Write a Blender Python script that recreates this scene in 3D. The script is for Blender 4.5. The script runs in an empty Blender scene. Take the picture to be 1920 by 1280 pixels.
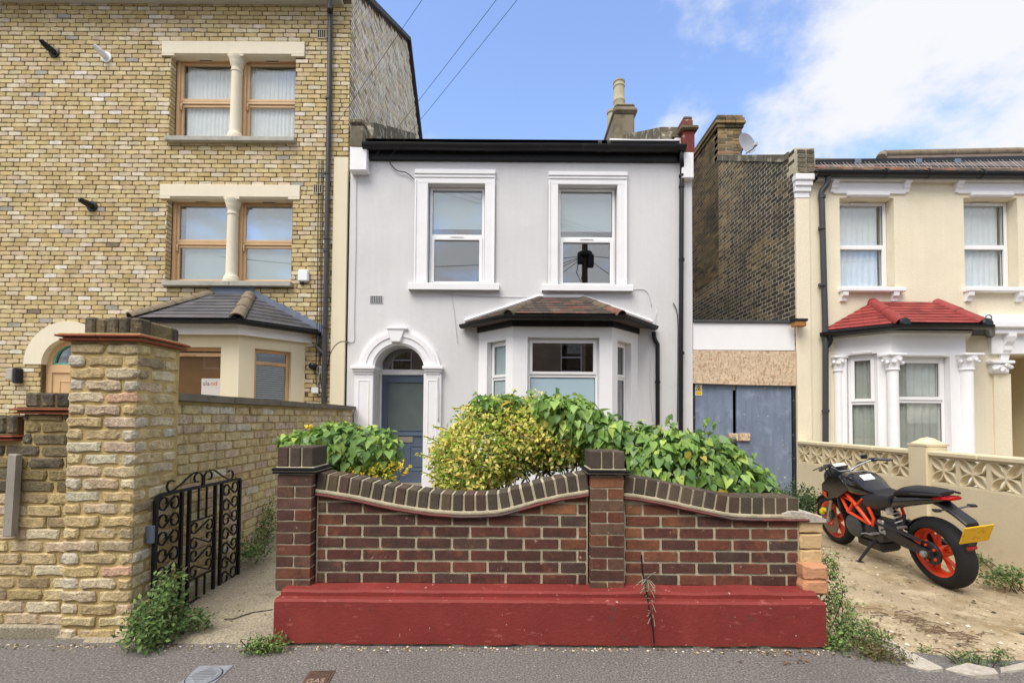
import bpy, math, random
from mathutils import Vector, Matrix, noise
from math import sin, cos, pi, radians, sqrt, atan2, tan, floor

V = Vector
scene = bpy.context.scene
COL = scene.collection

# ------------------------------------------------------------------ camera
FPX, PPX, PPY, EYE = 853.33, 960.0, 759.0, 1.36        # in pixels of the 1920x1280 photograph
TILT, ROLL = radians(1.6), radians(0.4)
cF = V((0, cos(TILT), sin(TILT)))
cU0 = V((0, -sin(TILT), cos(TILT)))
cR0 = V((1, 0, 0))
cR = cR0 * cos(ROLL) + cU0 * sin(ROLL)
cU = cU0 * cos(ROLL) - cR0 * sin(ROLL)
CAM = V((0, 0, EYE))
cam = bpy.data.cameras.new('camera')
camo = bpy.data.objects.new('camera', cam)
COL.objects.link(camo)
mw = Matrix.Identity(4)
for i in range(3):
    mw[i][0], mw[i][1], mw[i][2], mw[i][3] = cR[i], cU[i], -cF[i], CAM[i]
camo.matrix_world = mw
cam.sensor_width = 36
cam.lens = FPX / 1920 * 36
cam.shift_y = (PPY - 640) / 1920
cam.clip_start, cam.clip_end = 0.05, 2000
scene.camera = camo

# ------------------------------------------------------------------ light, sky, exposure
SUN_EL, SUN_AZ = radians(56), radians(215)      # azimuth clockwise from +Y: behind the viewer, to the left
world = bpy.data.worlds.new('World')
scene.world = world
world.use_nodes = True
nt = world.node_tree
nt.nodes.clear()
def WN(t, **k):
    n = nt.nodes.new(t)
    for a, b in k.items():
        setattr(n, a, b)
    return n
wo = WN('ShaderNodeOutputWorld')
bg = WN('ShaderNodeBackground')
bg.inputs[1].default_value = 0.12
sky = WN('ShaderNodeTexSky', sky_type='NISHITA', sun_disc=False)
sky.sun_elevation, sky.sun_rotation = SUN_EL, SUN_AZ
sky.air_density, sky.dust_density, sky.ozone_density = 1.0, 0.4, 2.5
tc = WN('ShaderNodeTexCoord')
sx = WN('ShaderNodeSeparateXYZ')
nt.links.new(tc.outputs['Generated'], sx.inputs[0])
def wmath(op, a, b=None, clamp=False):
    n = WN('ShaderNodeMath', operation=op, use_clamp=clamp)
    for i, q in enumerate((a, b)):
        if q is None: continue
        if isinstance(q, (int, float)): n.inputs[i].default_value = q
        else: nt.links.new(q, n.inputs[i])
    return n.outputs[0]
# clouds lie on a flat layer: direction divided by height, so they shrink towards the horizon
zz = wmath('ADD', wmath('MAXIMUM', sx.outputs[2], 0.0), 0.34)
cx, cy = wmath('DIVIDE', sx.outputs[0], zz), wmath('DIVIDE', sx.outputs[1], zz)
cb = WN('ShaderNodeCombineXYZ')
nt.links.new(cx, cb.inputs[0]); nt.links.new(cy, cb.inputs[1])
def wnoise(scale, det, off, rough=.55):
    mp = WN('ShaderNodeMapping'); mp.inputs['Location'].default_value = off
    nt.links.new(cb.outputs[0], mp.inputs[0])
    n = WN('ShaderNodeTexNoise'); n.inputs['Scale'].default_value = scale
    n.inputs['Detail'].default_value = det; n.inputs['Roughness'].default_value = rough
    nt.links.new(mp.outputs[0], n.inputs['Vector'])
    return n.outputs[0]
CLOUD_OFF = (3.3, 1.45, 0.0)
c1 = wnoise(1.5, 3, CLOUD_OFF)
c2 = wnoise(5.5, 9, (5.1, 0.4, 0), .62)
cs = wmath('ADD', wmath('MULTIPLY', c1, 0.62), wmath('MULTIPLY', c2, 0.38))
# one wide clearing in view; cloud added over the unseen sky whitens the light
gap = (V((-.22, .77, .60))).normalized()
dt = WN('ShaderNodeVectorMath', operation='DOT_PRODUCT'); dt.inputs[1].default_value = gap
nrmv = WN('ShaderNodeVectorMath', operation='NORMALIZE'); nt.links.new(tc.outputs['Generated'], nrmv.inputs[0]); nt.links.new(nrmv.outputs[0], dt.inputs[0])
gp_ = WN('ShaderNodeMapRange', interpolation_type='SMOOTHSTEP')
gp_.inputs[1].default_value, gp_.inputs[2].default_value, gp_.inputs[3].default_value, gp_.inputs[4].default_value = 0.87, 0.955, 0.09, -0.11
nt.links.new(dt.outputs['Value'], gp_.inputs[0])
cs = wmath('ADD', cs, gp_.outputs[0])
mr = WN('ShaderNodeMapRange', interpolation_type='SMOOTHSTEP')
mr.inputs[1].default_value, mr.inputs[2].default_value = 0.46, 0.60
nt.links.new(cs, mr.inputs[0])
mixc = WN('ShaderNodeMix', data_type='RGBA')
tint = WN('ShaderNodeMix', data_type='RGBA', blend_type='MULTIPLY')
tint.inputs[0].default_value = 1
tint.inputs[7].default_value = (1.75, 1.66, 1.72, 1)
nt.links.new(sky.outputs[0], tint.inputs[6])
nt.links.new(mr.outputs[0], mixc.inputs[0])
nt.links.new(tint.outputs[2], mixc.inputs[6])
mixc.inputs[7].default_value = (4.6, 4.65, 4.85, 1)
nt.links.new(mixc.outputs[2], bg.inputs[0])
nt.links.new(bg.outputs[0], wo.inputs[0])

sun = bpy.data.lights.new('sun', 'SUN')
sun.energy, sun.angle, sun.color = 2.3, radians(40), (1.0, 0.93, 0.83)
suno = bpy.data.objects.new('sun', sun)
COL.objects.link(suno)
sd = V((sin(SUN_AZ) * cos(SUN_EL), cos(SUN_AZ) * cos(SUN_EL), sin(SUN_EL)))   # towards the sun
suno.rotation_euler = (-sd).to_track_quat('-Z', 'Y').to_euler()
suno.location = sd * 60

scene.view_settings.view_transform = 'Standard'
scene.view_settings.look = 'None'
scene.view_settings.gamma = 1
scene.view_settings.exposure = 0.76

# ------------------------------------------------------------------ pixel helpers
def ray(px, py):
    return cF + cR * ((px - PPX) / FPX) + cU * ((PPY - py) / FPX)
def at(px, py, Y):
    d = ray(px, py); return CAM + d * (Y / d.y)
def atz(px, py, z):
    d = ray(px, py); return CAM + d * ((z - EYE) / d.z)
def atx(px, py, x):
    d = ray(px, py); return CAM + d * (x / d.x)
def proj(p):
    q = V(p) - CAM
    w = q.dot(cF)
    if w <= 1e-4: return None
    return PPX + FPX * q.dot(cR) / w, PPY - FPX * q.dot(cU) / w, w
def PX(px, py, Y): return at(px, py, Y).x
def PZ(px, py, Y): return at(px, py, Y).z
def RC(px0, py0, px1, py1, Y):
    mx, my = (px0 + px1) / 2, (py0 + py1) / 2
    return PX(px0, my, Y), PX(px1, my, Y), PZ(mx, py1, Y), PZ(mx, py0, Y)

def s(r, g, b, k=1.0):
    def f(c):
        c /= 255.0
        return (c / 12.92 if c <= .04045 else ((c + .055) / 1.055) ** 2.4) * k
    return (f(r), f(g), f(b), 1.0)

# ------------------------------------------------------------------ mesh building
class MB:
    def __init__(self): self.v = []; self.f = []; self.c = []
    def add(self, vs, fs, col=None):
        o = len(self.v)
        self.v += [tuple(p) for p in vs]
        for f in fs:
            self.f.append([i + o for i in f]); self.c.append(col)
        return self
    def box(self, x0, x1, y0, y1, z0, z1, col=None):
        vs = [(x0,y0,z0),(x1,y0,z0),(x1,y1,z0),(x0,y1,z0),(x0,y0,z1),(x1,y0,z1),(x1,y1,z1),(x0,y1,z1)]
        return self.add(vs, [(0,3,2,1),(4,5,6,7),(0,1,5,4),(1,2,6,5),(2,3,7,6),(3,0,4,7)], col)
    def cbox(self, x0, x1, y0, y1, z0, z1, ch=.01, col=None):
        c = min(ch, (x1-x0)*.45, (y1-y0)*.45, (z1-z0)*.45)
        X, Y, Z = (x0, x1), (y0, y1), (z0, z1)
        vs, ix = [], {}
        for i in (0,1):
            for j in (0,1):
                for k in (0,1):
                    sxx, syy, szz = (1,-1)[i], (1,-1)[j], (1,-1)[k]
                    for a in range(3):
                        p = [X[i]+c*sxx, Y[j]+c*syy, Z[k]+c*szz]
                        p[a] = (X[i], Y[j], Z[k])[a]
                        ix[i,j,k,a] = len(vs); vs.append(p)
        fs = []
        for a in range(3):
            b, d = (a+1)%3, (a+2)%3
            for sgn in (0,1):
                q = []
                for (m, n) in ((0,0),(1,0),(1,1),(0,1)):
                    t = [0,0,0]; t[a]=sgn; t[b]=m; t[d]=n
                    q.append(ix[t[0],t[1],t[2],a])
                fs.append(q if sgn else q[::-1])
            for m in (0,1):
                for n in (0,1):                       # edges along a
                    t0=[0,0,0]; t0[b]=m; t0[d]=n; t1=list(t0); t1[a]=1
                    q=[ix[tuple(t0)+(b,)],ix[tuple(t1)+(b,)],ix[tuple(t1)+(d,)],ix[tuple(t0)+(d,)]]
                    fs.append(q if m!=n else q[::-1])
        for i in (0,1):
            for j in (0,1):
                for k in (0,1):
                    q=[ix[i,j,k,0],ix[i,j,k,1],ix[i,j,k,2]]
                    fs.append(q if (i+j+k)%2 else q[::-1])
        return self.add(vs, fs, col)
    def prism(self, poly, fr, d0, d1, ch=0., col=None, back=True):
        """poly (u,v) counter-clockwise seen from +N; frame (O,U,V,N); from depth d0 to d1 along N"""
        O, U, W, N = fr
        n = len(poly)
        cu = sum(p[0] for p in poly)/n; cv = sum(p[1] for p in poly)/n
        rings = [(1., d0)]
        vs = [O + U*p[0] + W*p[1] + N*d0 for p in poly]
        if ch > 0:
            vs += [O + U*p[0] + W*p[1] + N*(d1-ch) for p in poly]
            for p in poly:
                du, dv = cu-p[0], cv-p[1]; l = sqrt(du*du+dv*dv) or 1
                k = min(ch*1.3, l*.4)/l
                vs.append(O + U*(p[0]+du*k) + W*(p[1]+dv*k) + N*d1)
            nr = 3
        else:
            vs += [O + U*p[0] + W*p[1] + N*d1 for p in poly]; nr = 2
        fs = [list(range((nr-1)*n, nr*n))]
        if back: fs.append(list(range(n))[::-1])
        for r in range(nr-1):
            for i in range(n):
                j = (i+1) % n
                fs.append((r*n+i, r*n+j, (r+1)*n+j, (r+1)*n+i))
        return self.add(vs, fs, col)
    def tube(self, pts, r, n=8, closed=False, caps=True, col=None):
        pts = [V(p) for p in pts]; m = len(pts)
        rr = r if isinstance(r, (list, tuple)) else [r]*m
        up = None; vs = []
        for i, p in enumerate(pts):
            a = pts[(i-1) % m] if (closed or i > 0) else p
            b = pts[(i+1) % m] if (closed or i < m-1) else p
            t = (b-a)
            t = t.normalized() if t.length > 1e-9 else V((0,0,1))
            if up is None:
                up = t.cross(V((0,0,1)) if abs(t.z) < .9 else V((1,0,0))).normalized()
            else:
                up = (up - t*up.dot(t))
                up = up.normalized() if up.length > 1e-6 else t.orthogonal().normalized()
            w = t.cross(up)
            for k in range(n):
                an = 2*pi*k/n
                vs.append(p + (up*cos(an) + w*sin(an))*rr[i])
        fs = []
        for i in range(m if closed else m-1):
            for k in range(n):
                a, b = i*n+k, i*n+(k+1) % n
                c, d = ((i+1) % m)*n+(k+1) % n, ((i+1) % m)*n+k
                fs.append((a, b, c, d))
        if caps and not closed:
            fs.append(list(range(n))[::-1]); fs.append([(m-1)*n+k for k in range(n)])
        return self.add(vs, fs, col)
    def bar(self, pts, w, h, nrm, col=None):
        """flat strip of width w (in plane) and depth h along nrm following pts"""
        pts = [V(p) for p in pts]; nrm = V(nrm); vs = []; m = len(pts)
        for i, p in enumerate(pts):
            t = (pts[min(i+1, m-1)] - pts[max(i-1, 0)]).normalized()
            q = nrm.cross(t).normalized()
            for a, b in ((-1,-1),(1,-1),(1,1),(-1,1)):
                vs.append(p + q*(a*w/2) + nrm*(b*h/2))
        fs = []
        for i in range(m-1):
            for k in range(4):
                fs.append((i*4+k, i*4+(k+1) % 4, (i+1)*4+(k+1) % 4, (i+1)*4+k))
        fs.append((3,2,1,0)); fs.append([(m-1)*4+k for k in range(4)])
        return self.add(vs, fs, col)
    def lathe(self, prof, n=24, O=V((0,0,0)), A=V((0,0,1)), col=None, cap=True, a0=0., a1=2*pi):
        O, A = V(O), V(A).normalized()
        p = A.orthogonal().normalized(); q = A.cross(p)
        full = abs(a1-a0-2*pi) < 1e-6
        k = n if full else n+1
        vs = []
        for (r, z) in prof:
            for i in range(k):
                an = a0 + (a1-a0)*i/n
                vs.append(O + A*z + (p*cos(an)+q*sin(an))*r)
        fs = []
        for j in range(len(prof)-1):
            for i in range(n):
                i2 = (i+1) % k
                fs.append((j*k+i, j*k+i2, (j+1)*k+i2, (j+1)*k+i))
        if cap and full:
            if prof[0][0] > 1e-6: fs.append(list(range(k))[::-1])
            if prof[-1][0] > 1e-6: fs.append([(len(prof)-1)*k+i for i in range(k)])
        return self.add(vs, fs, col)
    def xf(self, M):
        self.v = [tuple(M @ V(p)) for p in self.v]; return self
    def mesh(self, name):
        me = bpy.data.meshes.new(name)
        me.from_pydata(self.v, [], self.f)
        if any(c is not None for c in self.c):
            ca = me.color_attributes.new('Col', 'FLOAT_COLOR', 'CORNER')
            buf = []
            for f, c in zip(self.f, self.c):
                buf += list(c or (1,1,1,1)) * len(f)
            ca.data.foreach_set('color', buf)
        me.update()
        return me
    def build(self, name, mat, parent=None, smooth=False, kind=None, label=None):
        me = self.mesh(name)
        if smooth:
            me.polygons.foreach_set('use_smooth', [True]*len(me.polygons))
            if smooth is not True and hasattr(me, 'set_sharp_from_angle'):
                me.set_sharp_from_angle(angle=radians(smooth))
        return obj(name, me, mat, parent, kind, label)

def obj(name, me, mat, parent=None, kind=None, label=None):
    o = bpy.data.objects.new(name, me)
    if mat is not None and me is not None and not me.materials:
        me.materials.append(mat)
    COL.objects.link(o)
    if parent is not None:
        o.parent = parent
        if PARENT_LOC.get(parent.name): o.matrix_parent_inverse = PARENT_LOC[parent.name]
    if kind: o['kind'] = kind
    if label: o['label'] = label
    return o
PARENT_LOC = {}
def thing(name, label, cat, loc=(0,0,0), group=None):
    """an Empty at the thing's base; children are built in world coordinates"""
    o = bpy.data.objects.new(name, None)
    o.empty_display_size = .2
    COL.objects.link(o)
    o.location = loc
    PARENT_LOC[o.name] = Matrix.Translation(-V(loc))
    tag(o, label, cat, group)
    return o
def tag(o, label, cat, group=None, kind=None):
    if label: o['label'] = label
    if cat: o['category'] = cat
    if group: o['group'] = group
    if kind: o['kind'] = kind
    return o
def bx(name, mat, parent, x0, x1, y0, y1, z0, z1, ch=0, **k):
    m = MB()
    if ch: m.cbox(x0, x1, y0, y1, z0, z1, ch)
    else: m.box(x0, x1, y0, y1, z0, z1)
    return m.build(name, mat, parent, **k)

FX = lambda Y: (V((0, Y, 0)), V((1,0,0)), V((0,0,1)), V((0,-1,0)))      # wall facing the street
FR = lambda X: (V((X, 0, 0)), V((0,1,0)), V((0,0,1)), V((1,0,0)))       # wall facing +X, u = Y
FL = lambda X: (V((X, 0, 0)), V((0,-1,0)), V((0,0,1)), V((-1,0,0)))     # wall facing -X, u = -Y

# ------------------------------------------------------------------ materials
def mat(name, col=(.5,.5,.5,1), rough=.6, var=.12, vs=3., bump=.1, bs=80., metal=0., attr=False, spots=(), spec=.4, coat=0., bd=.004, trans=0., streak=0., fine=0., fs=300.):
    m = bpy.data.materials.new(name)
    m.use_nodes = True
    t = m.node_tree; N = t.nodes; L = t.links
    bs_ = N['Principled BSDF']
    bs_.inputs['Roughness'].default_value = rough
    bs_.inputs['Metallic'].default_value = metal
    bs_.inputs['Specular IOR Level'].default_value = spec
    bs_.inputs['Coat Weight'].default_value = coat
    geo = N.new('ShaderNodeNewGeometry')
    def nz(scale, det=5, rough_=.6, sc=None):
        n = N.new('ShaderNodeTexNoise')
        n.inputs['Scale'].default_value = scale; n.inputs['Detail'].default_value = det
        n.inputs['Roughness'].default_value = rough_
        if sc:
            mp = N.new('ShaderNodeMapping'); mp.inputs['Scale'].default_value = sc
            L.new(geo.outputs['Position'], mp.inputs[0]); L.new(mp.outputs[0], n.inputs['Vector'])
        else: L.new(geo.outputs['Position'], n.inputs['Vector'])
        return n.outputs[0]
    def rng(src, a, b, c, d, smooth=True):
        r = N.new('ShaderNodeMapRange')
        if smooth: r.interpolation_type = 'SMOOTHSTEP'
        for i, q in enumerate((a, b, c, d)): r.inputs[i+1].default_value = q
        L.new(src, r.inputs[0]); return r.outputs[0]
    def mul(ca, fac):
        x = N.new('ShaderNodeVectorMath'); x.operation = 'SCALE'
        L.new(ca, x.inputs[0]); L.new(fac, x.inputs['Scale']); return x.outputs[0]
    if attr:
        a = N.new('ShaderNodeAttribute'); a.attribute_name = 'Col'; c = a.outputs['Color']
    else:
        a = N.new('ShaderNodeRGB'); a.outputs[0].default_value = col; c = a.outputs[0]
    if var: c = mul(c, rng(nz(vs), .3, .7, 1-var, 1+var, False))
    if streak: c = mul(c, rng(nz(1., 5, .6, (14, 14, .8)), .35, .65, 1-streak, 1+streak*.5, False))
    for sp in spots:
        sc_, lo, hi, colr, amt = sp[:5]
        f = rng(nz(sc_, 6, .65, sp[5] if len(sp) > 5 else None), lo, hi, 0, amt)
        x = N.new('ShaderNodeMix'); x.data_type = 'RGBA'
        L.new(f, x.inputs[0]); L.new(c, x.inputs[6]); x.inputs[7].default_value = colr
        c = x.outputs[2]
    if fine:
        c = mul(c, rng(nz(fs, 2, .5), .3, .7, 1-fine, 1+fine, False))
    L.new(c, bs_.inputs['Base Color'])
    if bump:
        b = N.new('ShaderNodeBump'); b.inputs['Strength'].default_value = bump
        b.inputs['Distance'].default_value = bd
        L.new(nz(bs, 4), b.inputs['Height']); L.new(b.outputs[0], bs_.inputs['Normal'])
    if trans:
        tr = N.new('ShaderNodeBsdfTranslucent'); L.new(c, tr.inputs[0])
        mx = N.new('ShaderNodeMixShader'); mx.inputs[0].default_value = trans
        L.new(bs_.outputs[0], mx.inputs[1]); L.new(tr.outputs[0], mx.inputs[2])
        L.new(mx.outputs[0], N['Material Output'].inputs[0])
    return m
def glass(name, tint=(.85,.9,.9,1), refl=.16, rough=0.):
    m = bpy.data.materials.new(name); m.use_nodes = True
    t = m.node_tree; N = t.nodes; L = t.links
    N.remove(N['Principled BSDF'])
    tr = N.new('ShaderNodeBsdfTransparent'); tr.inputs[0].default_value = tint
    gl = N.new('ShaderNodeBsdfGlossy'); gl.inputs['Roughness'].default_value = rough
    ge = N.new('ShaderNodeNewGeometry')       # Schlick reflectance, the same on both faces of the sheet
    dp = N.new('ShaderNodeVectorMath'); dp.operation = 'DOT_PRODUCT'
    L.new(ge.outputs['Normal'], dp.inputs[0]); L.new(ge.outputs['Incoming'], dp.inputs[1])
    def mth(op, a, b):
        q = N.new('ShaderNodeMath'); q.operation = op; q.use_clamp = True
        for i, v in enumerate((a, b)):
            if isinstance(v, (int, float)): q.inputs[i].default_value = v
            else: L.new(v, q.inputs[i])
        return q
    ab = N.new('ShaderNodeMath'); ab.operation = 'ABSOLUTE'; L.new(dp.outputs['Value'], ab.inputs[0])
    ad = mth('ADD', mth('MULTIPLY', mth('POWER', mth('SUBTRACT', 1., ab.outputs[0]).outputs[0], 5.).outputs[0], .9).outputs[0], .03+refl*.5)
    mx = N.new('ShaderNodeMixShader')
    L.new(ad.outputs[0], mx.inputs[0]); L.new(tr.outputs[0], mx.inputs[1]); L.new(gl.outputs[0], mx.inputs[2])
    L.new(mx.outputs[0], N['Material Output'].inputs[0])
    return m

K = {}
dark = s(45, 42, 36)
K['stock'] = mat('stock_brick', attr=True, rough=.9, var=.16, vs=9, bump=.5, bs=55, bd=.008, fine=.12, fs=160,
                 spots=[(14, .62, .74, s(120,105,75), .55), (1.3, .56, .72, s(150,120,60), .3)])
K['old_stock'] = mat('old_stock_brick', attr=True, rough=.92, var=.28, vs=14, bump=.9, bs=38, bd=.014, fine=.22, fs=100,
                 spots=[(9, .55, .68, s(214,204,184), .6), (16, .58, .68, s(125,105,85), .6), (24, .64, .72, s(70,60,50), .7)])
K['stock_mortar'] = mat('dark_mortar', s(108,92,62), rough=.95, var=.25, vs=6, bump=.6, bs=120)
K['yellow_mortar'] = mat('yellow_mortar', s(186,164,112), rough=.95, var=.2, vs=7, bump=.8, bs=90, bd=.01, fine=.15,
                 spots=[(2.5, .55, .75, s(110,95,70), .5)])
K['black_stock'] = mat('weathered_brick', attr=True, rough=.95, var=.3, vs=10, bump=.9, bs=40, bd=.014, fine=.25, fs=90,
                 spots=[(8, .56, .7, s(58,53,46), .7), (13, .57, .68, s(158,142,104), .5)])
K['red_brick'] = mat('red_brick', attr=True, rough=.85, var=.26, vs=11, bump=.4, bs=70, bd=.006, fine=.18, fs=90,
                 spots=[(6, .5, .68, s(62,46,43), .7), (9, .55, .68, s(136,86,60), .5), (22, .655, .70, s(196,178,166), .6), (7, .6, .75, s(125,80,48), .35)])
K['coping_brick'] = mat('coping_brick', attr=True, rough=.88, var=.2, vs=12, bump=.5, bs=60, bd=.008, fine=.15,
                 spots=[(9, .58, .75, s(98,92,72), .5), (26, .68, .74, s(160,150,140), .5)])
K['grey_mortar'] = mat('grey_mortar', s(188,178,152), rough=.95, var=.18, vs=12, bump=.9, bs=130, bd=.008, fine=.25, fs=240,
                 spots=[(6, .58, .72, s(110,105,90), .5)])
K['side_brick'] = mat('blackened_brick', attr=True, rough=.95, var=.3, vs=5, bump=.6, bs=60, bd=.01, fine=.15,
                 spots=[(.9, .5, .66, s(122,110,88), .35), (1.7, .54, .7, s(64,64,54), .6), (9, .6, .72, s(40,36,30), .6)])
K['side_mortar'] = mat('side_mortar', s(196,188,164), rough=.95, var=.2, vs=2, bump=.5, bs=100, spots=[(1.6, .5, .68, s(110,104,86), .6)])
K['gable_brick'] = mat('gable_brick', attr=True, rough=.95, var=.25, vs=5, bump=.5, bs=60, spots=[(3, .58, .7, s(120,110,92), .4)])
K['red_paint'] = mat('red_masonry_paint', s(128,48,43), rough=.7, var=.14, vs=2.2, bump=.5, bs=70, bd=.006,
                 spots=[(3, .52, .75, s(112,38,35), .55), (1.3, .55, .7, s(150,66,58), .5), (34, .665, .69, s(205,190,180), .9), (14, .635, .68, s(96,62,56), .7), (60, .67, .69, s(70,56,52), .8), (9, .62, .66, s(170,96,88), .5, (1, 1, 4))])
K['render'] = mat('pale_grey_render', s(214,214,215), rough=.85, var=.025, vs=1.2, bump=.25, bs=18, bd=.01,
                 spots=[(.7, .5, .7, s(202,201,200), .45), (2.6, .56, .72, s(222,221,219), .5), (34, .685, .70, s(150,148,145), .6), (5, .62, .72, s(204,202,200), .5)], streak=.02)
K['white'] = mat('white_masonry_paint', s(238,238,240), rough=.7, var=.025, vs=5, bump=.25, bs=35, bd=.004,
                 spots=[(11, .66, .78, s(205,203,196), .5), (45, .69, .71, s(150,145,140), .6)])
K['upvc'] = mat('white_upvc', s(240,240,241), rough=.35, var=.015, bump=0)
K['cream'] = mat('cream_render', s(226,216,188), rough=.85, var=.03, vs=2, bump=.15, bs=40, streak=.02)
K['cream_stone'] = mat('cream_stone', s(228,219,196), rough=.8, var=.03, vs=3, bump=.15, bs=50, streak=.02)
K['yellow_render'] = mat('yellow_textured_render', s(234,224,198), rough=.9, var=.04, vs=2, bump=.6, bs=40, bd=.012,
                 spots=[(1.5, .56, .75, s(222,206,168), .4)], streak=.02)
K['cream_wall'] = mat('cream_wall_paint', s(216,203,170), rough=.85, var=.05, vs=1.6, bump=.3, bs=30, bd=.008,
                 spots=[(4, .58, .75, s(190,174,138), .45), (26, .7, .75, s(120,105,80), .6), (1.2, .55, .75, s(176,160,128), .4)])
K['black_plastic'] = mat('black_plastic', s(26,27,30), rough=.35, var=.2, vs=8, bump=.05)
K['black_gutter'] = mat('black_painted_gutter', s(27,28,29), rough=.5, var=.3, vs=5, bump=.2, bs=40,
                 spots=[(6, .6, .75, s(62,64,56), .55), (25, .68, .74, s(120,115,105), .4)])
K['grey_pipe'] = mat('slate_grey_pipe', s(64,66,70), rough=.45, var=.1, bump=.05)
K['wood_frame'] = mat('light_brown_window_paint', s(208,174,132), rough=.5, var=.06, vs=6, bump=.08)
K['stone_sill'] = mat('grey_stone_sill', s(172,170,160), rough=.85, var=.12, vs=8, bump=.3, spots=[(7, .58, .72, s(110,115,100), .5)])
K['slate'] = mat('dark_slate', attr=True, rough=.6, var=.12, vs=8, bump=.2, bs=60)
K['clay'] = mat('weathered_clay_tile', attr=True, rough=.9, var=.25, vs=14, bump=.5, bs=60, spots=[(7, .55, .68, s(58,52,46), .7), (20, .64, .72, s(140,132,118), .6)])
K['red_tile'] = mat('red_painted_tile', attr=True, rough=.6, var=.14, vs=7, bump=.35, bs=50, spots=[(9, .6, .75, s(110,42,38), .5)])
K['concrete_tile'] = mat('weathered_ridge_tile', s(128,116,98), rough=.95, var=.2, vs=9, bump=.6, bs=60, spots=[(11, .55, .68, s(76,70,60), .7)])
K['lead'] = mat('lead_flashing', s(112,122,140), rough=.5, var=.14, vs=6, bump=.2, metal=.2)
K['stone_cope'] = mat('lichened_stone', s(110,104,88), rough=.95, var=.25, vs=6, bump=.8, bs=45, bd=.01, spots=[(5, .52, .6, s(196,190,172), .75), (14, .58, .7, s(62,58,48), .7), (5, .62, .75, s(92,96,60), .4)])
K['slab_cope'] = mat('grey_coping_slab', s(116,109,96), rough=.95, var=.2, vs=8, bump=.6, bs=60, spots=[(9, .58, .7, s(70,72,60), .6)])
K['cement'] = mat('old_cement_render', s(132,122,102), rough=.95, var=.18, vs=3, bump=.6, bs=30, bd=.012, spots=[(2.5, .52, .68, s(84,78,64), .6), (15, .66, .73, s(60,55,45), .6)])
K['pot'] = mat('buff_chimney_pot', s(176,168,142), rough=.9, var=.15, vs=7, bump=.3)
K['tarmac'] = mat('asphalt', s(117,112,108), rough=.95, var=.1, vs=1.4, bump=1., bs=230, bd=.006, fine=.5, fs=95,
                 spots=[(2.2, .56, .74, s(112,107,103), .5), (70, .58, .68, s(190,184,176), .75), (55, .6, .7, s(84,80,76), .6)])
K['road'] = mat('road_asphalt', s(90,90,92), rough=.95, var=.12, vs=1, bump=.8, bs=200, fine=.4)
K['path'] = mat('old_concrete', s(160,150,130), rough=.95, var=.16, vs=2.6, bump=.9, bs=110, bd=.01, fine=.35, fs=80,
                 spots=[(3, .54, .7, s(118,110,92), .6), (1.2, .58, .75, s(100,98,76), .4), (90, .62, .7, s(200,192,176), .5)])
K['drive'] = mat('sandy_driveway', s(172,156,128), rough=.97, var=.18, vs=2.2, bump=.8, bs=60, bd=.012, fine=.18, fs=130,
                 spots=[(1.6, .5, .66, s(140,118,82), .75), (3.4, .53, .66, s(204,188,158), .7), (7, .56, .66, s(112,98,70), .65), (22, .6, .68, s(212,200,176), .6), (38, .62, .68, s(72,62,46), .7)])
K['soil'] = mat('garden_soil', s(60,48,36), rough=1, var=.3, vs=5, bump=1, bs=40, bd=.03)
K['slabs'] = mat('pale_kerb_slab', s(180,172,160), rough=.95, var=.16, vs=6, bump=.7, bs=50, bd=.008, fine=.15, fs=70, spots=[(6, .54, .68, s(136,126,110), .6), (15, .6, .68, s(104,98,84), .6)])
K['iron'] = mat('black_wrought_iron', s(22,22,25), rough=.5, var=.3, vs=20, bump=.25, bs=90, spots=[(25, .66, .74, s(70,44,34), .4)])
K['timber'] = mat('weathered_timber', s(156,150,140), rough=.95, var=.15, vs=4, bump=.5, bs=20, spots=[(9, .55, .72, s(100,92,82), .6, (8, 8, .6)), (14, .66, .7, s(50,44,38), .7)])
K['osb'] = mat('chipboard', s(202,182,156), rough=.85, var=.12, vs=5, bump=.4, bs=40,
                 spots=[(15, .5, .56, s(224,200,170), .75, (1, 1, 2.6)), (18, .53, .58, s(164,128,92), .7, (2.2, 1, 1)), (14, .58, .63, s(140,104,76), .6, (1, 1, 2.)), (17, .6, .64, s(232,216,196), .6, (1.6, 1, 1))])
K['blue_door'] = mat('faded_blue_board', s(118,132,154), rough=.75, var=.14, vs=2.5, bump=.2, bs=40, streak=.12,
                 spots=[(3.5, .5, .68, s(146,158,178), .65), (24, .665, .69, s(215,215,212), .9), (5, .56, .7, s(84,96,116), .6), (12, .6, .68, s(160,168,180), .4, (1, 1, .2))])
K['door_paint'] = mat('slate_blue_door_paint', s(88,102,120), rough=.4, var=.05, vs=3, bump=.05)
K['blackpaint'] = mat('peeling_black_paint', s(38,40,46), rough=.7, var=.3, vs=6, bump=.4, bs=40, spots=[(16, .62, .68, s(190,186,180), .8)])
K['room'] = mat('dark_interior', s(58,54,50), rough=.9, var=.1, bump=0)
K['blind'] = mat('pale_roller_blind', s(214,226,226), rough=.8, var=.02, bump=.05)
K['net'] = mat('white_net_curtain', s(228,234,234), rough=.9, var=.05, vs=6, bump=.1)
K['net_grey'] = mat('grey_net_curtain', s(176,180,172), rough=.9, var=.06, vs=6, bump=.1)
K['wood_blind'] = mat('brown_wood_blind', s(128,92,48), rough=.6, var=.15, vs=4, bump=.1, spots=[(5, .52, .7, s(92,64,36), .5, (.5, .5, 14))])
K['glass'] = glass('window_glass', (.97,.98,.98,1), .14)
K['glass_sky'] = glass('coated_window_glass', (.9,.94,.95,1), .44)
K['glass_low'] = glass('dim_window_glass', (.96,.97,.97,1), .08)
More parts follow.
